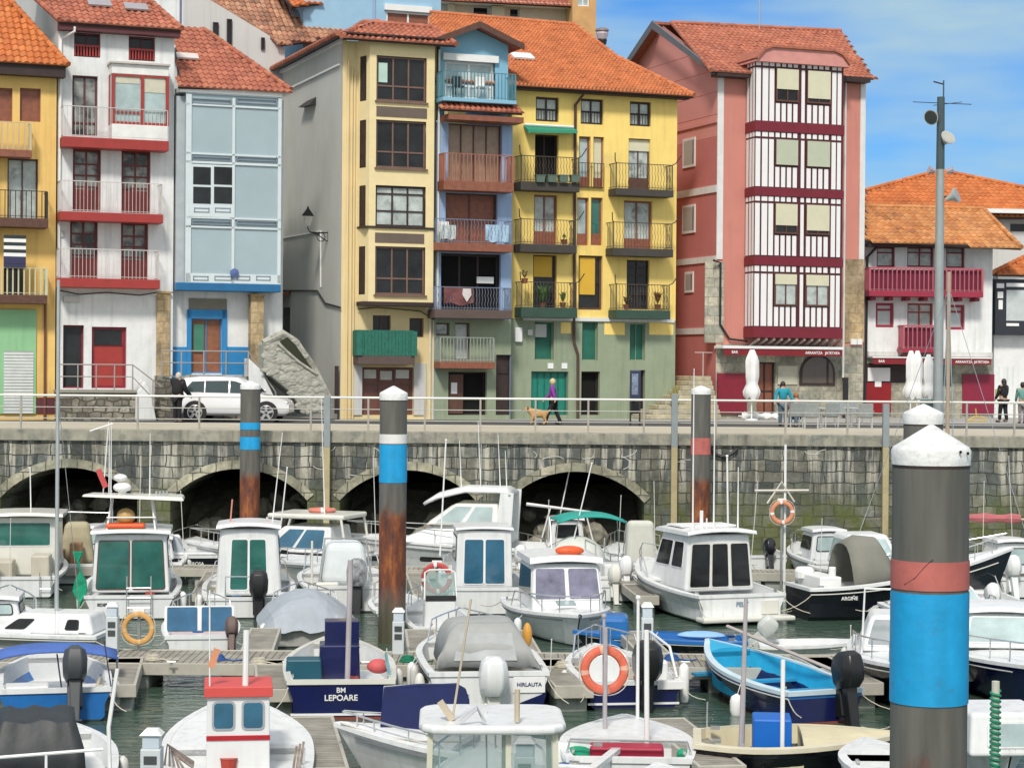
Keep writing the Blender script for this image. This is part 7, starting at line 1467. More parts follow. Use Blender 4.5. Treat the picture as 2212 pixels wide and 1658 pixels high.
# outriggers boat far
b=boat('white boat with long slanting fishing poles before the fourth arch',1235,1228,DX,5,2.0,fs=.7,fb=.9,deckfrom=.6); cabin(b,1.0,2.6,1.2,1.0,.7,1.5,rf=.4,wins=[('back',.15,.85,.3,.85,gl_dark,None)])
prop(b,lambda m:(m.tube([(1,1.35,2.05),(1,-1.3,1.72)],.045,rs=[.06,.03]),m.tube([(1,.9,.7),(1,.55,1.95)],.025),m.tube([(1,-.55,.7),(1,-.3,1.8)],.025),m.tube([(1,-.9,.7),(1,-.6,1.8)],.025),m.tube([(1.2,.4,.7),(1.2,-.25,3.9)],.022)),'outrigger_poles',white_p)
b=boat('white boat with an upright pale engine cover left of the three pane cabin boat',1400,1262,DX,5,2.0,fs=.65,fb=.85,deckfrom=.6); prop(b,lambda m:m.hexa(tp(1.0,1.6,.95,.8,.5,1.85,.1,.05)),'pale_cover',M('ivory_cover',(.55,.56,.5),rough=.8,var=.08),bevel=.14,seg=3); outboard(b,-.55,cowl=black_m,s=.8,tilt=30); prop(b,lambda m:m.tube([(2.4,-.9,.7),(2.4,-.85,1.3),(3.4,-.7,1.35),(3.6,-.6,.8)],.02),'grab_rail',steel)
# --- B10 three pane cabin
b=boat('white cabin cruiser with three dark aft windows lettered FELY',1602,1346,-20,6.4,2.75,fs=.75,fb=1.15,deckfrom=.55,sole=.4,rake=.9)
cabin(b,1.3,3.7,2.0,1.75,.72,2.18,rf=.7,rb=.05,wins=[('back',.05,.36,.06,.86,gl_dark,gelb),('back',.37,.64,.06,.86,gl_dark,gelb),('back',.66,.96,.06,.86,gl_dark,gelb),('left',.08,.5,.4,.88,gl_dark,gel),('left',.55,.88,.4,.88,gl_dark,gel),('front',.1,.9,.3,.9,gl_dark,gel)],over=.22,rt=.1,cam=.08,bev=.08)
prop(b,lambda m:(m.hexa([(-.45,-1.3,.12),(.02,-1.3,.12),(.02,1.3,.12),(-.45,1.3,.12),(-.45,-1.3,.24),(.02,-1.3,.24),(.02,1.3,.24),(-.45,1.3,.24)]),),'swim_platform',gelb,bevel=.04)
onback(b,'FELY',.17,.52,M('grey_blue_lettering',(.2,.27,.36)),y=.0); prop(b,lambda m:(m.box(-.06,.0,-1.02,-.55,.25,.62),),'boarding_step',gelb,bevel=.02)
prop(b,lambda m:(m.box(2.0,2.9,-.8,.8,2.34,2.38),m.tube([(1.6,.4,2.3),(1.6,.4,2.8)],.05),m.tube([(1.6,.25,2.3),(1.6,.25,2.6)],.02)),'roof_gear',white_p)
for x,y,h in ((1.6,.65,4.2),(1.7,.0,3.5),(2.0,-.85,1.6)): whip(b,x,y,2.3,h,r=.016)
b_fe=b
# --- B11 black hull
b=boat('black hulled launch with a grey spray hood and white deck',1722,1333,75,6.2,2.1,fs=.85,fb=1.75,hull=blk_h,stripe=None,top=gel,deckfrom=.45,bottom=blk_h,rake=.7,tr=.8)
prop(b,lambda m:m.grid([[(x,s*w_,.85+(z_-.85)*(1-abs(s)**3)) for s in [-1+k/5 for k in range(11)]] for x,w_,z_ in ((1.2,.9,1.95),(1.6,.9,2.15),(2.1,.85,2.1),(2.6,.7,1.35))]),'spray_hood',M('olive_grey_canvas',(.2,.2,.17),rough=.9,var=.1),smooth=True,solid=.03)
prop(b,lambda m:(m.box(.3,.9,-.75,.75,.5,1.15),m.lathe([(.25,1.0),(.27,1.2),(.2,1.3)],(.4,.5,0),14),m.lathe([(.1,1.0),(.1,1.4)],(.7,-.6,0),10)),'white_seat_box',white_p,bevel=.03)
prop(b,lambda m:m.obox((3.3,.1,1.75),.05,.22,.42,rz=.3),'red_folded_flag',M('coral_cloth',(.6,.12,.08),rough=.8)); text('ARGIÑE',.13,lambda p: Vector((1.0+p.x,-1.03-p.z,.62+p.y)),txt_w,b['t'])
mb=MB(); mb.grid([[(b['xat'](t,.2,1.),s*(b['half'](t)*(.93-.35*t*.6)+.012),z) for z in(.16,.21)] for t in [k/14 for k in range(14)]] ) if False else None
# --- ring pole left of it
P=at_z(1690,1352,0); P.y=52.6; P=at_y(1690,1105,52.6); 
# --- B12 boat left of foreground pile
b=boat('white boat with a curved windscreen half hidden left of the foreground pile',1935,1305,172,5.4,2.1,fs=.6,fb=.95,bow_near=True,deckfrom=.4); cabin(b,1.5,3.6,1.7,1.2,.85,1.75,rf=.8,wins=[('front',.08,.92,.15,.88,gl_pale,gel),('left',.1,.9,.2,.85,gl_pale,gel),('right',.1,.9,.2,.85,gl_pale,gel)],roof=False,bev=.1)
# --- B13 navy sailboat right
b=boat('navy hulled sailing boat with a furled red sail right of the foreground pile',2232,1262,-80,5.6,2.0,fs=.75,fb=.95,hull=navy,top=gel,deckfrom=.3,name='sail_boat',rail=True)
prop(b,lambda m:m.tube([(2.6,0,.8),(2.6,0,9.5)],.06,8),'mast',M('tan_mast',(.4,.33,.24),rough=.5)); prop(b,lambda m:(m.tube([(2.6,0,1.9),(.2,0,2.0)],.05),),'boom',M('tan_mast',(0,0,0))); prop(b,lambda m:m.grid([[(2.5-2.1*i/8,.13*math.cos(a),2.02+(.13+.03*math.sin(i*2))*math.sin(a)) for a in [k*.785 for k in range(8)]] for i in range(9)],closed=True),'furled_sail',M('dusty_red_cloth',(.4,.12,.13),rough=.9,var=.15))
prop(b,lambda m:[m.tube([(2.6,s*.04,9),(x,s*.9,.8)],.009,4) for s in(-1,1) for x in(2.3,2.9)]+[m.tube([(2.6,0,9),(5.4,0,1)],.009,4),m.tube([(2.6,0,9),(0,0,.8)],.009,4)],'rigging',steel); cabin(b,2.4,4.2,1.3,1.0,.8,1.15,rf=.4,roof=False,name='coachroof',wins=[('left',.1,.9,.2,.8,gl_dark,None)])
b=boat('white boat stern at the right edge beside the navy sailing boat',2225,1292,DX,5,2.0,fs=.6,fb=.8,deckfrom=.6); cabin(b,1.2,2.6,1.2,1.0,.6,1.5,rf=.4,wins=[('back',.15,.85,.3,.85,gl_pale,None)]); outboard(b,.6,cowl=gel,tilt=20)

# ================= middle row (beyond the main pontoon)
b=boat('white pilothouse boat facing the camera with an orange float on its roof',1252,1404,172,5.6,2.4,fs=.6,fb=.82,bow_near=True,deckfrom=.42,rake=.7,p=2.8)
cabin(b,1.6,4.0,1.75,1.6,.7,1.82,rf=.45,rb=.0,wins=[('front',.03,.49,.25,.92,M('lilac_glass',(.2,.2,.28),rough=.1,var=.5,scale=2),gel),('front',.51,.97,.25,.92,M('lilac_glass',(0,0,0)),gel),('right',.05,.95,.3,.9,gl_dark,gel),('left',.05,.95,.3,.9,gl_dark,gel)],over=.16,rt=.14,cam=.06,bev=.08)
prop(b,lambda m:m.ell((3.2,.15,2.1),.18,.36,.12,14,8),'orange_float',lime,smooth=True); prop(b,lambda m:(m.tube([(3.4,.75,1.95),(3.4,.75,2.25),(2.0,.75,2.25),(2.0,.75,1.95)],.02),m.tube([(3.4,-.6,.6),(3.6,-.6,1.3)],.03)),'roof_rail',steel)
prop(b,lambda m:(m.rpanel([(4.55,-.35,.93),(4.55,.1,.93),(4.15,.1,.98),(4.15,-.35,.98)],0,1,0,1,.0,.03,.06),),'deck_hatch',gl_pale)
for s_ in(-1,1): fender(b,3.8,s_,mat=gel,r=.1,l=.45)
b=boat('pale grey tarpaulin covered boat moored across the main pontoon from the yellow ring',668,1398,DX,4.8,1.95,fs=.45,fb=.65,hull=greyh,deckfrom=.6); tarp(b,-.15,4.2,2.35,.52,1.2,pale_c,seed=5,peak=.35,ends=.5,sag=.09); fender(b,.6,1,r=.1); 
b=boat('small white boat with two blue glass windscreen panes behind the main pontoon',432,1410,DX,4.2,1.75,fs=.4,fb=.6,deckfrom=.6,sole=.2)
prop(b,lambda m:m.rpanel([(.9,.82,.38),(.9,-.75,.38),(1.0,-.75,.98),(1.0,.82,.98)],0,1,0,1,.0,.03,.05),'windscreen_frame',white_p); prop(b,lambda m:(m.rpanel([(.885,.76,.42),(.885,.08,.42),(.985,.08,.95),(.985,.76,.95)],0,1,0,1,.03,.012,.03),m.rpanel([(.885,-.02,.42),(.885,-.7,.42),(.985,-.7,.95),(.985,-.02,.95)],0,1,0,1,.03,.012,.03)),'windscreen_pane',M('steel_blue_glass',(.04,.13,.24),rough=.15,var=.3)); prop(b,lambda m:m.box(.1,.8,-.8,.8,.36,.42),'seat_cushion',M('pink_white_vinyl',(.6,.5,.5),rough=.5),bevel=.02); outboard(b,-.7,cowl=M('brown_cowl',(.12,.08,.07)),s=.7,tilt=35)
b=boat('grey sided small sailing boat with a white cabin behind the tall bare mast',232,1415,-84,6.4,2.0,fs=.55,fb=.75,hull=greyh,top=gel,deckfrom=.3,name='sail_boat')
cabin(b,.1,2.5,1.45,1.05,.55,1.0,rf=.7,rb=.15,roof=False,bev=.08,name='coachroof',wins=[('left',.71,.86,.25,.75,gl_dark,None),('left',.08,.3,.25,.75,gl_dark,None)])
mz=at_y(122,600,45).z; prop(b,lambda m:m.tube([(1.17,0,.6),(1.17,0,mz)],.045,10,rs=[.048,.036]),'mast',M('silver_mast',(.45,.48,.47),rough=.35,metal=.3,var=.1),smooth=True); prop(b,lambda m:[m.tube([(1.17,0,mz*.7),(x,s*.9,.6)],.008,4) for s in(-1,1) for x in(.9,)],'rigging',steel); onback(b,'TXIPLI',.1,.3,txt_d)
text('MARTIÑ',.14,lambda p: Vector((1.3-p.x,1.0+p.z,.3+p.y)),txt_d,b['t'])
# blue tub boat and dinghy
b=boat('blue open boat with a dark side moored beyond the pontoon',1610,1418,-86,3.9,1.5,fs=.42,fb=.55,hull=blk_h,liner=blueh,top=blueh,deckfrom=.85,deckmat=blueh,rail=False,sole=.15,tr=.75); prop(b,lambda m:(m.ell((1.0,0,.5),.55,.3,.1),),'folded_cover',M('pale_blue_cover',(.25,.45,.75),rough=.7),smooth=True)
prop(b,lambda m:m.hexa(tp(2.6,3.3,.95,.9,.2,.95,.05,.05)),'blue_box_cover',blueh,bevel=.12,seg=3)
b=boat('little white dinghy with a tilted grey outboard behind the turquoise boat',1640,1416,94,2.5,1.2,fs=.32,fb=.42,deckfrom=.9,rail=False,sole=.12,bottom=blk_h); outboard(b,0,cowl=M('pale_grey_cowl',(.5,.53,.5),rough=.4),s=.75,tilt=50,x=.0,z=.5)
# boat with windscreen left of the pile, front
b=boat('white cuddy boat with a dark hull and blue hatch left of the foreground pile',1968,1548,189,6,2.3,fs=.75,fb=.95,bow_near=True,hull=blk_h,top=gel,deckfrom=.4,rake=.6,p=3.2)
prop(b,lambda m:m.obox((4.75,.45,1.02),.22,.38,.04),'blue_hatch',blueh,bevel=.02); cabin(b,1.6,3.6,1.9,1.4,.9,1.55,rf=.7,roof=False,wins=[('front',.05,.95,.15,.9,M('grey_glass',(.3,.33,.34),rough=.15),gel)],bev=.1)
prop(b,lambda m:m.tube([(3.9,-.9,.9),(4.0,-.85,2.2),(4.0,.6,2.2)],.025),'tall_hoop',white_p)
b=boat('white boat with navy side and looping rails cut by the right edge',2225,1545,184,6,2.2,fs=.7,fb=.95,bow_near=True,hull=navy,top=gel,deckfrom=.35,rake=.6); cabin(b,1.2,3.2,1.8,1.3,.9,1.55,rf=.6,wins=[('front',.05,.95,.15,.9,gl_pale,gel)],bev=.1)
b=boat('white day boat with steel rails right of the pile beyond the navy sided boat',2140,1412,172,5.2,2.2,fs=.6,fb=.8,bow_near=True,deckfrom=.35); cabin(b,1.2,3.0,1.6,1.2,.8,1.3,rf=.6,roof=False,wins=[('front',.05,.95,.15,.9,gl_pale,gel)],bev=.1)

# ================= front row (this side of the main pontoon)
b=boat('navy wooden boat lettered BM LEPOARE with a blue engine box and mast',736,1552,DX+2,5.0,2.1,fs=.72,fb=.95,hull=navy,top=gelb,deckfrom=.82,rail=False,sole=.45,tr=.93,bottom=antir,p=2.1,rubm=gelb,deckmat=gelb)
prop(b,lambda m:m.hexa(tp(1.5,2.2,.8,.75,.45,1.18,.0,.0)),'engine_box',navy,bevel=.03); prop(b,lambda m:m.box(1.7,2.15,-.38,.28,1.15,1.62),'upper_box',navy,bevel=.02); prop(b,lambda m:m.hexa(tp(1.0,1.5,.7,.65,.45,.98)),'teal_seat',M('teal_seat',(.01,.08,.12),rough=.4),bevel=.03).location.__setitem__(1,.68)
prop(b,lambda m:m.tube([(.35,-.12,.5),(.5,-.17,2.9)],.05,8),'mast',M('worn_mast',(.4,.37,.38),rough=.6,var=.15)); prop(b,lambda m:(m.ell((1.0,-.72,.85),.2,.22,.14),),'red_cushion',M('faded_red_pad',(.55,.1,.1),rough=.7),smooth=True)
prop(b,lambda m:[m.tube([(.9+.1*k,-.95+.02*k,.6+.1*k),(.7,-.85,.95+.05*k),(.5,-.95,.65)],.02,5) for k in range(5)],'rope_bundle',M('teal_rope',(.15,.3,.33),rough=.9,var=.3))
onback(b,'BM',.13,.56,txt_w); onback(b,'LEPOARE',.15,.42,txt_w)
mb=MB(); mb.box(-.02,.02,-.92,.92,.1,.14); mb.build('boot_line',white_p,b['t'])
b=boat('white boat under a rounded grey canvas canopy with a big white outboard',1056,1540,DX+1,5.6,2.35,fs=.78,fb=.95,deckfrom=.7,bottom=navy,tr=.95,sole=.4,stripe=None)
mb=MB(); rows=[]
for x,zz,w_,q_ in ((.5,.82,1.82,1.),(.56,1.2,1.74,1.),(.72,1.5,1.5,1.),(.95,1.62,1.4,1.),(2.0,1.62,1.5,1.),(2.7,1.35,1.45,1.),(3.3,.95,1.2,1.)):
    r=[]
    for k in range(15):
        a_=math.pi*k/14; c_=math.cos(a_); s_=math.sin(a_); r.append((x, -(w_/2)*math.copysign(abs(c_)**.45,c_)*(1+.12*(1-s_**.45)), .78+(zz-.78)*s_**.38))
    rows.append(r)
for r in rows:
    for k in range(len(r)): x_,y_,z_=r[k]; r[k]=(x_+random.uniform(-.012,.012),y_,z_+random.uniform(-.02,.02))
sm_=MB(); sm_.tube(rows[3],.014,5); sm_.tube(rows[5],.014,5); sm_.build('canopy_seam',M('seam_grey',(.2,.21,.2),rough=.8),b['t'])
mb.grid(rows); mb.build('canopy',M('canopy_grey',(.33,.34,.33),rough=.7,var=.12,scale=2,bump=.8,bscale=3),b['t'],smooth=True,solid=.02)
prop(b,lambda m:m.grid([[(.655,.5-.2*i,1.45) if j==0 else (.485,.62-.24*i,.95) for j in range(2)] for i in range(6)]),'clear_window',M('plastic_window',(.42,.44,.44),rough=.15,var=.2),solid=.01)
outboard(b,-.05,cowl=gel,leg=gelb,s=1.25,tilt=5,z=.3); prop(b,lambda m:(m.box(-.03,.0,-1.05,-.45,.42,.72),),'name_board',white_p); onback(b,'HIRLAUTA',.1,.57,M('navy_lettering',(.03,.05,.12)),y=-.75,x=-.035)
prop(b,lambda m:m.add([(-.025,-1.08,.42),(-.025,-1.0,.12),(-.025,-.2,.08),(-.025,-.45,.18)],[(0,1,2,3)]),'navy_flash',navy,solid=.02)
prop(b,lambda m:(m.ell((.4,1.28,.45),.12,.12,.3),m.ell((.3,1.1,.25),.2,.2,.16)),'fender_ball',gelb,smooth=True); fender(b,2.2,1)
prop(b,lambda m:(m.ell((2.6,-1.05,1.15),.12,.1,.25),),'orange_buoy',M('amber_float',(.6,.3,.05)),smooth=True)
b=boat('small navy hulled open boat with a black outboard behind the orange ring',1368,1532,DX,4.3,1.95,fs=.55,fb=.7,hull=navy,top=gel,deckfrom=.7,sole=.3,tr=.95)
outboard(b,-.2,cowl=M('matte_black_cowl',(.012,.013,.014),rough=.35),s=1.25,z=.55); prop(b,lambda m:(m.box(1.0,1.5,-.1,.8,.3,.95),m.box(1.0,1.4,-.9,-.3,.3,.8)),'console',gel,bevel=.05); prop(b,lambda m:(m.tube([(.3,-.9,.6),(.5,-.8,1.15),(2.2,-.8,1.2),(2.6,-.85,.7)],.025),m.box(-.05,.02,-1,-.45,.42,.56)),'deck_gear',white_p); fender(b,.4,-1,l=.7,z=.45)
mb=MB(); mb.box(-.015,.015,-.88,.88,.13,.17); mb.build('boot_line',white_p,b['t'])
b=boat('turquoise lined blue wooden boat with a black outboard on its corner',1782,1562,-22,4.7,1.95,fs=.62,fb=.98,hull=navy,stripe=blueh,liner=M('turquoise_paint',(.02,.36,.6),rough=.55,var=.15,scale=3),top=M('pale_blue_rim',(.5,.62,.68),rough=.5),deckfrom=.86,rail=False,sole=.25,bottom=antir,deckmat=M('turquoise_paint',(0,0,0)),p=2.2,tr=.8)
outboard(b,-.35,cowl=M('matte_black_cowl',(0,0,0)),s=1.15,tilt=14,z=.6); prop(b,lambda m:[m.box(x,x+.22,-.8,.8,.42,.47) for x in(1.1,2.4,3.6)],'thwart',M('blue_bench',(.02,.25,.45),rough=.6)); prop(b,lambda m:m.tube([(.3,-.95,.7),(4.2,-.2,1.3)],.035,6),'long_oar',M('oar_wood',(.45,.38,.34),rough=.7)); fender(b,1.4,1,r=.13,l=.35,z=.2)
b=boat('blue hulled white boat with a furled blue bimini at the left edge',118,1560,-13,4.5,2.05,fs=.62,fb=.75,hull=blueh,top=gel,liner=liner_w,deckfrom=.85,sole=.28,tr=.96,rail=False)
b_bi=b; bimini(b,1.6,2.6,2.35,.98,M('blue_canvas',(.06,.13,.4),rough=.8,var=.15,scale=3),h=.16); outboard(b,-.35,cowl=M('dark_grey_cowl',(.05,.055,.06),rough=.4),s=1.05,tilt=22,z=.72); prop(b,lambda m:(m.box(.9,1.5,.1,.95,.28,.55),m.box(.9,1.5,-.95,-.35,.28,.5)),'bench',gel,bevel=.04); prop(b,lambda m:(m.tube([(.3,-.15,.4),(1.9,-.05,1.0)],.015),m.tube([(0,-1.0,.62),(1.0,-.9,1.35)],.012)),'tiller_rods',black_m)
b=boat('white boat with a black tarpaulin over the cockpit in the bottom left corner',68,1765,-13,5,2.5,fs=.55,fb=.7,deckfrom=.72,tr=.92,sole=.35,rail=False)
prop(b,lambda m:m.grid([[(.8,.62-.155*i,.52+.03*math.sin(i*2)),(.85+.04*math.sin(i*3),.6-.15*i,.8+.04*math.sin(i*2.2)),(1.1+.03*math.cos(i*4),.5-.125*i,1.2+.03*math.sin(i*1.5)),(1.9,.46-.12*i,1.3+.03*math.sin(i*1.9)),(2.6,.46-.12*i,.7)] for i in range(10)]),'black_tarpaulin',M('black_tarp',(.025,.03,.033),rough=.55,var=.3,bump=.8,bscale=3),smooth=True,solid=.02)
prop(b,lambda m:(m.tube([(.2,-1.1,.65),(.2,-1.08,1.25),(.2,-1.2,2.1)],.03),m.tube([(.15,1.2,.85),(.15,-1.0,.95)],.025),m.tube([(.15,.6,.65),(.15,.6,.88)],.02),m.tube([(.15,-.2,.65),(.15,-.2,.92)],.02)),'stern_rail',white_p)
b=boat('navy boat with a small white wheelhouse under a red roof edge, bottom left of centre',514,1762,-8,5.0,2.25,fs=.62,fb=.98,hull=navy,top=gel,deckfrom=.4,bottom=antir,sole=.5,tr=.9,rail=False)
cabin(b,.7,1.6,.93,.91,.5,1.66,rf=.0,roof=False,bev=.02,mat=gel,name='wheelhouse',wins=[('back',.08,.45,.56,.93,gl_blue,M('grey_seal',(.35,.37,.4))),('back',.55,.92,.56,.93,gl_blue,M('grey_seal',(0,0,0)))]); redr=M('coral_red_paint',(.62,.08,.07),rough=.5,var=.06)
prop(b,lambda m:m.box(.64,1.66,-.5,.5,1.64,1.79),'red_roof_edge',redr,bevel=.01); prop(b,lambda m:m.box(.685,.7,-.465,.465,1.0,1.07),'red_stripe',M('stripe_red',(.4,.01,.02),rough=.5)); prop(b,lambda m:(m.tube([(.8,-.1,1.75),(.8,-.11,2.6)],.045,8),m.tube([(.8,.42,1.75),(.8,.43,3.2)],.012)),'mast',white_p); prop(b,lambda m:m.obox((.8,.36,2.2),.02,.05,.14,rx=.35),'orange_pennant',M('faded_orange_cloth',(.65,.28,.15)))
prop(b,lambda m:[m.tube([(.3+.1*k,.75+.08*k,.62),(.4,.9+.03*k,.85+.04*k),(.5+.1*k,.65,.65)],.02,5) for k in range(5)]+[m.tube([(.4,-.8-.05*k,.62),(.45,-.85-.05*k,.95+.03*k)],.02,5) for k in range(3)],'rope_and_gear',M('mixed_rope',(.3,.25,.22),rough=.9,var=.6,scale=9)); prop(b,lambda m:m.grid([[( -.05,1.15-.23*i,.64+.02*math.sin(i*2)),(-.09,1.15-.23*i,.5),( -.07,1.12-.225*i,.36+.03*math.sin(i*1.5))] for i in range(11)]),'navy_rail_cloth',M('navy_cloth2',(.01,.012,.05),rough=.9,var=.3),solid=.02)
b=boat('white boat with an upright navy sunshade pointing to the left, bottom centre',722,1700,-74,4.4,1.9,fs=.6,fb=.9,deckfrom=.6,y=32.0,rake=.6,bottom=gelb,bow_near=True,railh=.2)
IV=(Matrix.Translation(b['t'].location)@Matrix.Rotation(b['t'].rotation_euler.z,4,'Z')).inverted()
pts=[at_y(u,v,31.6+.25*k_) for u,v,k_ in ((818,1608,0),(822,1540,.6),(828,1484,1),(900,1477,1),(985,1477,1),(1003,1487,1),(1011,1510,.8),(1013,1560,.4),(1014,1625,0))]
n=len(pts); mb=MB(lambda p: IV@Vector(p)); off=Vector((.02,.1,0)); mb.add([p for p in pts]+[p+off for p in pts],[tuple(range(n)),tuple(range(n,2*n))]+[(i,(i+1)%n,n+(i+1)%n,n+i) for i in range(n)]); mb.build('navy_sunshade',M('navy_canvas',(.005,.012,.075),rough=.85,var=.2,bump=.5,bscale=4),b['t'],bevel=.02)
mb=MB(lambda p: IV@Vector(p)); mb.tube([at_y(820,1608,31.7),at_y(830,1482,31.95),at_y(985,1474,31.95),at_y(1012,1500,31.9),at_y(1015,1625,31.7)],.02,6); mb.build('shade_frame',steel,b['t'])
b=boat('white pilothouse boat with big clear windows at the bottom centre, cut by the frame',1065,1900,DX+6,5.6,2.0,fs=.7,fb=.95,deckfrom=.6,y=24.6)
zt_=zat(1065,1566,25.4)
cbm=empty('unused') ; bpy.data.objects.remove(cbm)
prop(b,lambda m:m.rpanel([(.5,-.92,zt_),(2.2,-.92,zt_),(2.2,.92,zt_),(.5,.92,zt_)],0,1,0,1,-.04,.115,.32),'roof',gel,bevel=.05,seg=4)
prop(b,lambda m:[m.hexa([(x-.03,y_-.035,.7),(x+.03,y_-.035,.7),(x+.03,y_+.035,.7),(x-.03,y_+.035,.7),(x-.03,y_*.97-.035,zt_),(x+.03,y_*.97-.035,zt_),(x+.03,y_*.97+.035,zt_),(x-.03,y_*.97+.035,zt_)]) for x in(.7,2.3) for y_ in(.8,-.2,-.8)],'cabin_pillars',M('straw_white',(.6,.6,.48),rough=.4)); prop(b,lambda m:(m.quad((.7,.8,.9),(.7,-.8,.9),(.7,-.78,zt_),(.7,.78,zt_)),m.quad((.7,.8,.9),(2.3,.8,.9),(2.3,.78,zt_),(.7,.78,zt_)),m.quad((.7,-.8,.9),(2.3,-.8,.9),(2.3,-.78,zt_),(.7,-.78,zt_)),m.quad((2.3,.8,.9),(2.3,-.8,.9),(2.3,-.78,zt_),(2.3,.78,zt_))),'cabin_glass',clearmat()); prop(b,lambda m:m.box(.66,2.35,-.84,.84,.4,.95),'cabin_coaming',gel,bevel=.04); prop(b,lambda m:(m.tube([(.5,.85,1.1),(.5,.3,1.35),(.5,-.85,1.3)],.018),m.tube([(.62,.4,zt_+.1),(.62,.2,zt_+.28),(.62,.1,zt_+.1)],.03)),'grab_rail',steel); prop(b,lambda m:(m.ell((1.4,0,1.05),.2,.3,.28),),'helm_seat',gelb,smooth=True)
prop(b,lambda m:(m.tube([(.9,.5,zt_+.1),(.9,.28,zt_+1.6)],.015),m.obox((.9,.58,zt_+.2),.04,.04,.14,rx=-.6),m.tube([(.7,-.3,zt_+.1),(.7,-.3,zt_+.5)],.035)),'roof_aerial',M('tan_fitting',(.5,.43,.32)))
b=boat('white boat with a wine red seat inside, right of the clear windowed boat',1358,1700,2,3.6,2.1,fs=.55,fb=.62,deckfrom=.45,y=31.0,sole=.25,tr=.9,rail=False)
prop(b,lambda m:m.box(.5,.95,-.55,.6,.45,.64),'wine_red_seat',M('wine_vinyl',(.36,.01,.04),rough=.5),bevel=.04); prop(b,lambda m:(m.ell((.7,.75,.5),.25,.25,.12),m.ell((.7,-.85,.5),.2,.1,.1)),'green_net_pile',M('green_net',(0,0,0)),smooth=True); prop(b,lambda m:(m.tube([(.3,.95,.6),(.3,.9,.8),(.3,-.9,.78),(.3,-.95,.6)],.02),),'stern_hoop',steel)
prop(b,lambda m:m.tube([(2.0,.35,.6),(2.0,.35,2.3)],.035,8),'ring_pole',M('worn_mast',(0,0,0))); prop(b,lambda m:m.tube([(1.0,-.3,.6),(1.0,-.28,2.4)],.04,8),'white_pole',white_p)
P=b['t'].matrix_basis@Vector((1.92,.35,1.78)); 
P=at_y(1305,1446,33.3); lifering(P,.325,.075,(.05,-1,.05),M('worn_orange_ring',(.62,.13,.07),rough=.6,var=.2,scale=5,dark=(.5,.28,.2),dscale=4,dthr=.6),'large worn orange life ring on a pole in front of the black outboard',white=M('faded_peach_band',(.68,.38,.28),rough=.7))
b=boat('cream lined black rowing boat with a bright blue console box, bottom right',1500,1668,95,3.3,2.25,fs=.66,fb=.8,hull=blk_h,top=M('cream_rim',(.6,.56,.42),rough=.5),liner=M('cream_liner',(.6,.54,.36),rough=.6,var=.12),deckfrom=.62,rail=False,sole=.15,tr=.6,deckmat=M('cream_liner',(0,0,0)),y=32.3)
prop(b,lambda m:m.box(.9,1.5,-.5,.2,.15,1.06),'blue_console_box',M('vivid_blue_paint',(.0,.12,.5),rough=.5,var=.08),bevel=.03); prop(b,lambda m:m.box(.5,.92,-.6,.3,.15,.42),'blue_bench',M('vivid_blue_paint',(0,0,0)),bevel=.02); prop(b,lambda m:(m.tube([(.72,-.2,.2),(.78,-.2,2.9)],.04,8,rs=[.05,.03]),m.obox((.74,-.2,.5),.03,.06,.12)),'mast',M('worn_mast',(0,0,0))); prop(b,lambda m:m.tube([(1.35,-.55,.3),(1.35,-.55,2.0)],.035,8),'white_pole',white_p); prop(b,lambda m:m.tube([(.2,.8,.55),(.2,.8,1.1)],.015),'rowlock_rod',steel)
b=boat('white boat bow with a pale tarp right of the foreground pile, bottom right',2185,1730,176,4,1.7,fs=.6,fb=.8,bow_near=True,deckfrom=.3,y=None); cabin(b,2.6,4.0,1.3,1.2,.7,1.35,rf=.1,roof=False,wins=[('front',.2,.8,.2,.8,gl_pale,gel)],bev=.06)
b=boat('white boat corner showing just left of the foreground pile at the bottom',1925,1745,0,2.3,1.2,fs=.75,fb=.8,deckfrom=.6,y=29.3,rail=False)
b=boat('white inflatable nose peeking into the frame below the cream boat',1520,1790,DX,3.0,1.6,fs=.5,fb=.66,deckfrom=.3,y=27.2,rail=False)

# ------------------------------------------------------------------ pontoons
deckp=Mbrick('pontoon_planks',[(.27,.25,.2),(.36,.34,.29),(.22,.21,.17)],(.06,.055,.045),3.0,.14,.008,.3,wobble=0)
def plankmat(name,ax):
    m=bpy.data.materials.new(name); m.use_nodes=True; nt=m.node_tree; L=nt.links.new; b=nt.nodes['Principled BSDF']; b.inputs['Roughness'].default_value=.85
    tc=nd(nt,'ShaderNodeTexCoord'); wv=nd(nt,'ShaderNodeTexWave',bands_direction=ax); wv.inputs['Scale'].default_value=2.2; wv.inputs['Distortion'].default_value=0; L(tc.outputs['Object'],wv.inputs['Vector'])
    n=nd(nt,'ShaderNodeTexNoise'); n.inputs['Scale'].default_value=2.5; n.inputs['Detail'].default_value=8; L(tc.outputs['Object'],n.inputs['Vector'])
    cr=nd(nt,'ShaderNodeValToRGB'); e=cr.color_ramp.elements; e[0].position=.3; e[0].color=(.2,.185,.15,1); e[1].position=.7; e[1].color=(.36,.34,.29,1); L(n.outputs[0],cr.inputs[0])
    r=nd(nt,'ShaderNodeMapRange'); r.inputs[1].default_value=.02; r.inputs[2].default_value=.12; r.inputs[3].default_value=.3; L(wv.outputs[0],r.inputs[0]); mm=nd(nt,'ShaderNodeMix',data_type='RGBA',blend_type='MULTIPLY'); mm.inputs[0].default_value=1; L(cr.outputs[0],mm.inputs[6]); L(r.outputs[0],mm.inputs[7]); L(mm.outputs[2],b.inputs['Base Color']); return m
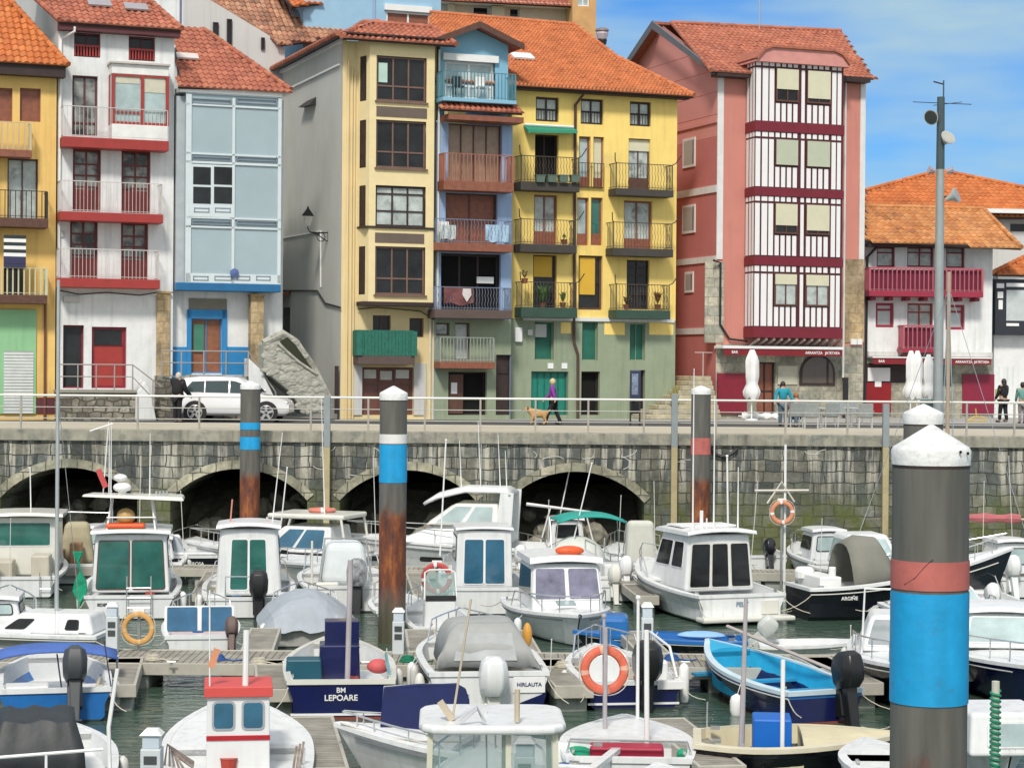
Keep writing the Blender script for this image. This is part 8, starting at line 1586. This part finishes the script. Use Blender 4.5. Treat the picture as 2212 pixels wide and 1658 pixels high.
pk_x=plankmat('planks_across','X'); pk_y=plankmat('planks_along','Y'); alu=M('pontoon_edge',(.42,.4,.34),rough=.6,var=.15,scale=3); flo=M('concrete_float',(.36,.38,.34),rough=.9,var=.2,scale=3,dark=(.12,.15,.1),dscale=2)
def pontoon(x0,x1,y0,y1,label,rot=0,zt=.5,group=None,along='x'):
    cx,cy=(x0+x1)/2,(y0+y1)/2; t=empty('pontoon',(cx,cy,0),rot,label,'pontoon',group); w=(x1-x0)/2; d=(y1-y0)/2
    mb=MB(); mb.box(-w+.06,w-.06,-d+.06,d-.06,zt-.08,zt); mb.build('deck',pk_x if along=='x' else pk_y,t)
    mb=MB(); mb.box(-w,w,-d,-d+.06,zt-.22,zt+.02); mb.box(-w,w,d-.06,d,zt-.22,zt+.02); mb.box(-w,-w+.06,-d+.06,d-.06,zt-.22,zt+.02); mb.box(w-.06,w,-d+.06,d-.06,zt-.22,zt+.02); mb.build('edge_frame',alu,t,bevel=.01)
    n=max(1,int(max(w,d)*2/3.2)) if along=='x' else 2
    for k in range(n):
        f=-1+2*(k+.5)/n; mb=MB()
        if along=='x': mb.box(f*w-.9,f*w+.9,-d+.1,d-.1,-.35,zt-.22)
        else: yy=[-d+.25,d-1.2][k]; mb.box(-w+.08,w-.08,yy,yy+.9,-.35,zt-.22)
        mb.build('float',flo,t,bevel=.04)
    return t
pontoon(-26,26,40.6,42.6,'long main timber pontoon crossing the harbour in the foreground')
pontoon(-30,30,59.4,60.6,'far timber pontoon running behind the second row of boats')
def finger(u,v,lab,L=4.6,w=.75,dx=8):
    P=at_z(u,v,.5); a=R_(dx); d=Vector((-math.sin(a),math.cos(a),0)); c=P+d*L/2
    t=pontoon(c.x-w/2,c.x+w/2,c.y-L/2,c.y+L/2,lab,rot=a,along='y',group='finger pontoons'); return t
for u,v,l,L_ in ((598,1490,'finger pontoon beside the navy lettered boat',3.9),(1240,1482,'finger pontoon between the canopy boat and the orange ring',3.6),(1868,1476,'finger pontoon between the turquoise boat and the foreground pile',3.6),(250,1480,'finger pontoon behind the blue hulled bimini boat',3.6),(700,1660,'finger pontoon at the bottom beside the red roofed wheelhouse',4.5),(1560,1655,'finger pontoon behind the cream lined rowing boat',4.2)): finger(u,v,l,L_)
for u,l in ((545,'finger pontoon beyond the main pontoon by the blue glass boat'),(905,'finger pontoon beyond the main pontoon by the rusty pile'),(1120,'finger pontoon beyond the main pontoon left of the roof float boat'),(1395,'finger pontoon beyond the main pontoon by the service pedestal')):
    P=at_z(u,1401,.5); pontoon(P.x-.35,P.x+.35,42.65,46.2,l,rot=R_(4),along='y',group='finger pontoons')
for u,l in ((405,'finger pontoon right of the aerial rack fishing boat'),(655,'finger pontoon right of the green windowed cuddy'),(893,'finger pontoon left of the blue doored boat'),(1380,'finger pontoon left of the three pane cabin cruiser')):
    P=at_z(u,1290,.5); pontoon(P.x-.3,P.x+.3,53.2,58.9,l,rot=R_(5),along='y',group='finger pontoons')
# service pedestals
def pedestal(u,vb,vt,lab,y=42.3,w=.24,z0=.5):
    P=at_y(u,vb,y); P.z=z0; zt=at_y(u,vt,y).z-z0; t=wroot('service_pedestal',tuple(P),lab,'pedestal','white service pedestals on the pontoons'); T=lambda p:P+Vector(p)
    mb=MB(T); mb.box(-w/2,w/2,-w/2,w/2,0,zt*.72); mb.build('body',M('pedestal_white',(.55,.6,.62),rough=.5,var=.06),t,bevel=.015)
    mb=MB(T); mb.box(-w*.42,w*.42,-w*.42,w*.42,zt*.72,zt*.92); mb.build('lamp_housing',M('frosted_lamp',(.5,.58,.64),rough=.2),t,bevel=.01); mb=MB(T); mb.hexa([(-w*.55,-w*.55,zt*.92),(w*.55,-w*.55,zt*.92),(w*.55,w*.55,zt*.92),(-w*.55,w*.55,zt*.92),(-w*.3,-w*.3,zt),(w*.3,-w*.3,zt),(w*.3,w*.3,zt),(-w*.3,w*.3,zt)]); mb.build('lid',white_p,t)
    for k in(0,1): mb=MB(T); mb.box(-w*.32,w*.32,-w/2-.012,-w/2,zt*(.5-k*.17),zt*(.62-k*.17)); mb.build('socket_cover',M('socket_dark',(.06,.07,.07),rough=.4),t)
pedestal(243,1404,1300,'white service pedestal left of the yellow life ring'); pedestal(860,1414,1312,'white service pedestal right of the rusty pile'); pedestal(1397,1404,1300,'white service pedestal beside the blue open boat'); pedestal(328,1672,1572,'white service pedestal at the bottom left over the water',y=28.2,w=.28); pedestal(1132,1690,1590,'white service pedestal seen through the clear windows at the bottom centre',y=28.0,w=.28)
# rings on stands
def stand(u,vr,y,R,r,mat,lab,zb=.5,lab2='',ax=(0,-1,0),wb=None):
    P=at_y(u,vr,y); B=Vector((P.x,y+.12,zb)); t=wroot('ring_stand',tuple(B),lab2,'stand'); mb=MB(); mb.tube([B,(P.x,y+.12,P.z+R)],.035,8); mb.build('post',grey_m,t); mb=MB(); mb.box(P.x-.12,P.x+.12,y+.05,y+.15,P.z+R-.05,P.z+R+.1); mb.build('hook_plate',white_p,t)
    lifering(P,R,r,ax,mat,lab,white=wb or white_p)
stand(298,1356,42.4,.29,.055,M('yellow_orange_ring',(.6,.33,.1),rough=.6,var=.2,scale=4),'yellow orange life ring on a stand on the main pontoon',lab2='grey stand holding the yellow orange life ring',wb=M('worn_ochre_band',(.62,.42,.2),rough=.7))
stand(943,1248,49.5,.32,.06,M('red_ring',(.5,.06,.06),rough=.5,var=.15,scale=4),'red life ring on a stand left of the blue doored boat',lab2='grey stand holding the red life ring before the blue doored boat',zb=-.2)
stand(1689,1106,56.5,.28,.06,M('peach_ring',(.62,.25,.14),rough=.6),'peach orange life ring hung high before the mossy quay wall',lab2='tall pole carrying the peach life ring and crossed fittings',zb=-.2)
P=at_y(1689,1060,56.6); t=wroot('signal_mast',(P.x,56.75,-.2),'slim white mast with cross bar above the peach life ring','mast'); mb=MB(); zt_=at_y(1696,960,56.6).z; mb.tube([(P.x+.1,56.75,-.2),(P.x+.1,56.75,zt_)],.035,6); mb.build('pole',white_p,t); mb=MB(); mb.tube([(P.x-.75,56.7,P.z+.0),(P.x+.75,56.7,P.z+.02)],.035,6); mb.tube([(P.x-.4,56.7,P.z-.35),(P.x,56.7,P.z+.25),(P.x+.35,56.7,P.z-.3)],.03,6); mb.build('cross_fittings',M('ivory_fitting',(.6,.56,.5)),t)
# poles and whips standing among the boats
def spar(u0,v0,u1,v1,y,r,mat,lab,name='spar'):
    A=at_y(u0,v0,y); B=at_y(u1,v1,y); t=wroot(name,tuple(B),lab,'pole'); mb=MB(); mb.tube([B,A],r,8,rs=[r,r*.8]); mb.build('shaft',mat,t); mb=MB(); mb.ell(A,r*1.4,r*1.4,r*1.4,8,6); mb.build('tip',mat,t)
spar(1378,1290,1376,1640,34.2,.032,white_p,'tall white pole standing right of the orange life ring')
spar(1304,1330,1305,1600,33.45,.03,M('worn_mast',(0,0,0)),'dark tipped pole carrying the worn orange life ring')
spar(65,1010,70,1290,58,.02,white_p,'slender white whip mast left of the aerial rack boat'); spar(240,1060,232,1300,56.5,.02,white_p,'short leaning white whip behind the beige covered boat') 
spar(620,1010,606,1140,58,.02,white_p,'leaning white whip between the second arch and the cuddy boat'); spar(963,950,950,1200,57,.025,white_p,'long white fishing rod before the third arch'); spar(1278,1000,1230,1200,58.5,.02,white_p,'leaning white rod before the fourth arch')
spar(1570,985,1572,1150,57,.03,white_p,'upright grey white aerial right of the red banded pile')
# green rope post bottom right
P=at_y(2150,1470,26); t=wroot('mooring_post',(P.x,26,-1),'post wrapped in green rope at the bottom right beside the foreground pile','post'); mb=MB(); mb.tube([(P.x,26,-1),(P.x,26,P.z)],.05,10); mb.build('post',M('ivory_post',(.5,.5,.42),rough=.6),t); mb=MB(); mb.tube([(P.x+.055*math.cos(a),26+.055*math.sin(a),P.z-.12-a*.011) for a in [k*.5 for k in range(300)]],.022,5); mb.build('green_rope',M('green_rope',(.01,.2,.11),rough=.9,var=.3,scale=12),t)
# mooring lines
def line(u0,v0,y0,u1,v1,y1,lab,sag=.25):
    A=at_y(u0,v0,y0); B=at_y(u1,v1,y1); mb=MB(); mb.tube([A.lerp(B,k/10)+Vector((0,0,-sag*math.sin(math.pi*k/10))) for k in range(11)],.014,5)
    tag(mb.build('mooring_line',rope_m),lab,'rope','mooring lines')
line(735,1560,31.8,990,1600,30.5,'rail like line along the bow of the navy sunshade boat',.1); line(1350,1400,43,1420,1365,45.5,'mooring line from the main pontoon to the blue open boat'); line(1180,1455,39.5,1245,1480,38.2,'mooring line across the finger pontoon beside the canopy boat'); line(840,1520,37,835,1400,42,'mooring line right of the navy lettered boat'); line(430,1330,51.5,405,1290,55,'mooring line left of the green windowed cuddy'); line(1700,1320,52,1730,1262,57,'mooring line between the three pane cruiser and the black launch')

# more craft of the far row, mostly seen in the gaps
def small(u,v,lab,L=4.8,B=1.9,head=DX,cab=None,ob=None,**k):
    b=boat(lab,u,v,head,L,B,**k)
    if cab: cabin(b,1.2,2.7,B*.62,B*.52,.6,cab,rf=.35,wins=[('back',.12,.88,.35,.88,gl_pale,None),('left',.1,.9,.4,.85,gl_dark,None),('right',.1,.9,.4,.85,gl_dark,None)],over=.1)
    if ob: outboard(b,ob[0],cowl=ob[1],s=.85,tilt=ob[2])
    return b
small(628,1246,'low white bow with steel rail between the cuddy boat and the sport boat',head=160,L=4.6,bow_near=False,fs=.7,fb=.85,deckfrom=.4)
small(1150,1262,'white boat with a red striped stern between the blue doored boat and the teal bimini',fs=.65,fb=.85,ob=(.4,gel,18)); 
small(1475,1232,'white boat stern with steel hoop before the guide post right of the fourth arch',cab=1.35,fs=.6,fb=.8)
small(1815,1262,'white motor boat behind the black launch by the mossy wall',cab=1.5,fs=.7,fb=.9)
small(1645,1240,'small white boat behind the three pane cabin cruiser',fs=.6,fb=.8,ob=(-.2,blk_h,25))
small(205,1240,'small white boat between the beige covered boat and the aerial rack boat',fs=.65,fb=.85,cab=1.3)
small(1545,1236,'white boat stern before the red banded pile',fs=.65,fb=.85,cab=1.4)
small(700,1238,'white boat cabin right of the green windowed cuddy',fs=.6,fb=.8,cab=1.2)
small(1340,1300,'low white boat by the finger right of the roof float boat',fs=.5,fb=.7,L=4.2,B=1.6,ob=(.2,gelb,20))
small(330,1258,'small white boat behind the aerial rack fishing boat',fs=.6,fb=.8,cab=1.2)
small(2155,1350,'white open boat right of the foreground pile before the navy sailing boat',fs=.55,fb=.75,L=4.4,ob=(.2,gel,30))
small(870,1352,'low white tender hidden half behind the rusty pile and pedestal',L=3.4,B=1.5,fs=.4,fb=.55)
small(-25,1415,'white boat side at the far left beyond the bimini boat',L=4.6,fs=.5,fb=.7,cab=1.1)
# rods, whips and stays rising among the boats
random.seed(21)
wm=M('thin_white_rod',(.62,.62,.58),rough=.5)
for i,(u,vt,vb,y,dx,lab) in enumerate(((300,985,1140,62,4,'thin whip aerial left of the sun roof panel'),(400,1060,1190,61,-10,'thin leaning rod over the dark sterned boat'),(812,985,1130,61,-6,'thin rod just left of the rusty pile'),(1037,960,1090,62,2,'thin straight aerial above the cruiser hard top'),(1182,1080,1180,58,3,'short thin rod beside the teal bimini'),(1333,1070,1190,60,8,'thin rod leaning before the fourth arch pier'),(1415,1040,1170,61,-3,'thin rod before the arch wall corner'),(1622,1040,1150,60,14,'thin leaning rod with a float right of the three pane cruiser'),(1770,1120,1200,58,5,'short thin rod above the black launch'),(1835,1350,1440,44,2,'thin rod beside the dinghy outboard'),(2190,985,1200,61,-12,'long leaning mast stay at the right edge'),(2120,1040,1230,60,5,'thin stay right of the foreground pile'),(1052,1520,1640,26,-3,'short rod on the front pilothouse roof'),(1186,1380,1470,40,5,'thin rod at the orange buoy of the canopy boat'),(20,1120,1230,56,3,'thin whip at the far left cabin boat'))):
    spar(u+dx,vt,u,vb+60,y,.012,wm,lab,name='thin_rod')
# coils, hoses and boxes on the pontoons
def coil(u,v,z,lab,mat,r=.16):
    P=at_z(u,v,z); t=empty('rope_coil',tuple(P),0,lab,'rope coil'); mb=MB()
    for k in range(4): mb.tube([((r-.02*k)*math.cos(a),(r-.02*k)*math.sin(a)*(.9+.05*k),.02+.028*k) for a in [j*.52 for j in range(12)]],.018,5,closed=True)
    mb.build('coil',mat,t); mb=MB(); mb.tube([(r,0,.03),(r+.2,-.15,.015),(r+.35,.05,.015)],.016,5); mb.build('loose_end',mat,t)
gr_r=M('green_rope',(0,0,0)); bl_r=M('blue_rope',(.03,.1,.3),rough=.9,var=.3)
for u,v,lab,m_ in ((330,1425,'pale rope coil on the main pontoon below the yellow orange ring',rope_m),(470,1425,'blue rope coil on the main pontoon behind the red roofed wheelhouse',bl_r),(560,1432,'pale rope coil at the head of the finger by the navy lettered boat',rope_m),(880,1428,'green rope coil beside the pedestal near the rusty pile',gr_r),(1215,1440,'pale rope coil at the head of the finger left of the orange ring',rope_m),(1450,1425,'blue rope coil on the main pontoon below the blue open boat',bl_r),(1530,1425,'pale rope coil on the main pontoon left of the turquoise boat',rope_m)): coil(u,v,.5,lab,m_)
def cleat(u,v,lab):
    P=at_z(u,v,.5); t=empty('mooring_cleat',tuple(P),0,lab,'cleat','cleats along the main pontoon'); mb=MB(); mb.tube([(-.09,0,.07),(.09,0,.07)],.016,6); mb.build('horn',grey_m,t); mb=MB(); mb.box(-.03,.03,-.02,.02,0,.07); mb.build('foot',grey_m,t)
for u,w_ in ((370,'behind the blue glass boat'),(620,'beside the tarpaulin covered boat'),(790,'left of the rusty pile pedestal'),(1160,'right of the grey canopy boat'),(1480,'before the blue open boat'),(1560,'by the bow of the turquoise boat')): cleat(u,1436,'steel cleat on the main pontoon edge '+w_)

def split_loose(o):
    me=o.data; bm=bmesh.new(); bm.from_mesh(me); bm.verts.ensure_lookup_table(); seen=set(); comps=[]
    for v in bm.verts:
        if v.index in seen: continue
        st=[v]; seen.add(v.index); c=set()
        while st:
            w_=st.pop(); c.add(w_.index)
            for e in w_.link_edges:
                x=e.other_vert(w_)
                if x.index not in seen: seen.add(x.index); st.append(x)
        comps.append(c)
    bm.free()
    if not 2<=len(comps)<=10: return
    for k,c in enumerate(comps):
        idx=sorted(c); mp_={a:b for b,a in enumerate(idx)}; m2=bpy.data.meshes.new(me.name)
        ps=[p for p in me.polygons if p.vertices[0] in c]
        m2.from_pydata([me.vertices[i].co[:] for i in idx],[],[[mp_[i] for i in p.vertices] for p in ps])
        for mt in me.materials: m2.materials.append(mt)
        for p,q in zip(m2.polygons,ps): p.material_index=q.material_index; p.use_smooth=q.use_smooth
        if k==0: first=m2
        else:
            n_=o.copy(); n_.data=m2; C.objects.link(n_); n_.parent=o.parent
    o.data=first
for o in list(bpy.data.objects):
    if o.type=='MESH' and o.name.split('.')[0] in ('top_arch','line_arm','top_support','side_seats','helm_seats','cabin_pillars','cushion','thwart','port_light','windscreen_pane','green_net_pile','console','folding_chair','corbels','rafter_ends','rod_holder','radar_dome','loudspeaker','armrest','roof_rail','tiller_rods','side_window','bench','rivet_holes','seat_cushion'): split_loose(o)

def cloth_on(pl_,u0,v0,u1,v1,c,mat,label,name='laundry',seed=1):
    a0,a1,z0,z1=pl_.rect(u0,v0,u1,v1,c=c); P=pl_.w(((a0+a1)/2,c,z0)); t=wroot(name,tuple(P),label,'laundry'); r_=random.Random(seed); mb=MB(pl_.w)
    mb.grid([[(a0+(a1-a0)*i/8,c+.03*math.sin(i*1.7+j*.6),z1-(z1-z0)*j/4+(r_.uniform(-.04,.04) if j==4 else 0)) for i in range(9)] for j in range(5)]); mb.build('cloth',mat,t,solid=.012)
bp=street(.75)
cloth_on(bp,1048,486,1098,522,.87,M('pale_blue_cloth',(.35,.5,.65),rough=.9,var=.2),'pale blue sheet over the second floor railing of the narrow blue house',seed=2)
cloth_on(bp,950,486,984,516,.87,M('faded_towel',(.45,.5,.5),rough=.9,var=.3,scale=6),'greyish towel at the left of the second floor railing of the narrow blue house',seed=3)
def terrace_seat(u,v,c,pl_,lab,mat):
    P=pl_.w((AA(pl_,u,v,c),c,ZZ(pl_,u,v,c))); t=wroot('plastic_chair',tuple(P),lab,'chair'); T=lambda p:P+pl_.x*p[0]-pl_.n*p[1]+Vector((0,0,p[2]))
    mb=MB(T); mb.box(-.2,.2,-.2,.2,.4,.44); mb.build('seat',mat,t); mb=MB(T); mb.box(-.2,.2,.18,.22,.44,.85); mb.build('backrest',mat,t)
    for a in(-1,1):
        for b_ in(-1,1): mb=MB(T); mb.box(a*.18-.02,a*.18+.02,b_*.17-.02,b_*.17+.02,0,.4); mb.build('leg',mat,t)
terrace_seat(990,210,.5,bp,'dark chair on the attic terrace of the narrow blue house',black_m); terrace_seat(1040,211,.5,bp,'white plastic chair on the attic terrace of the narrow blue house',white_p); terrace_seat(962,524,.45,bp,'white chair behind the towel on the second floor of the narrow blue house',white_p)
clean()
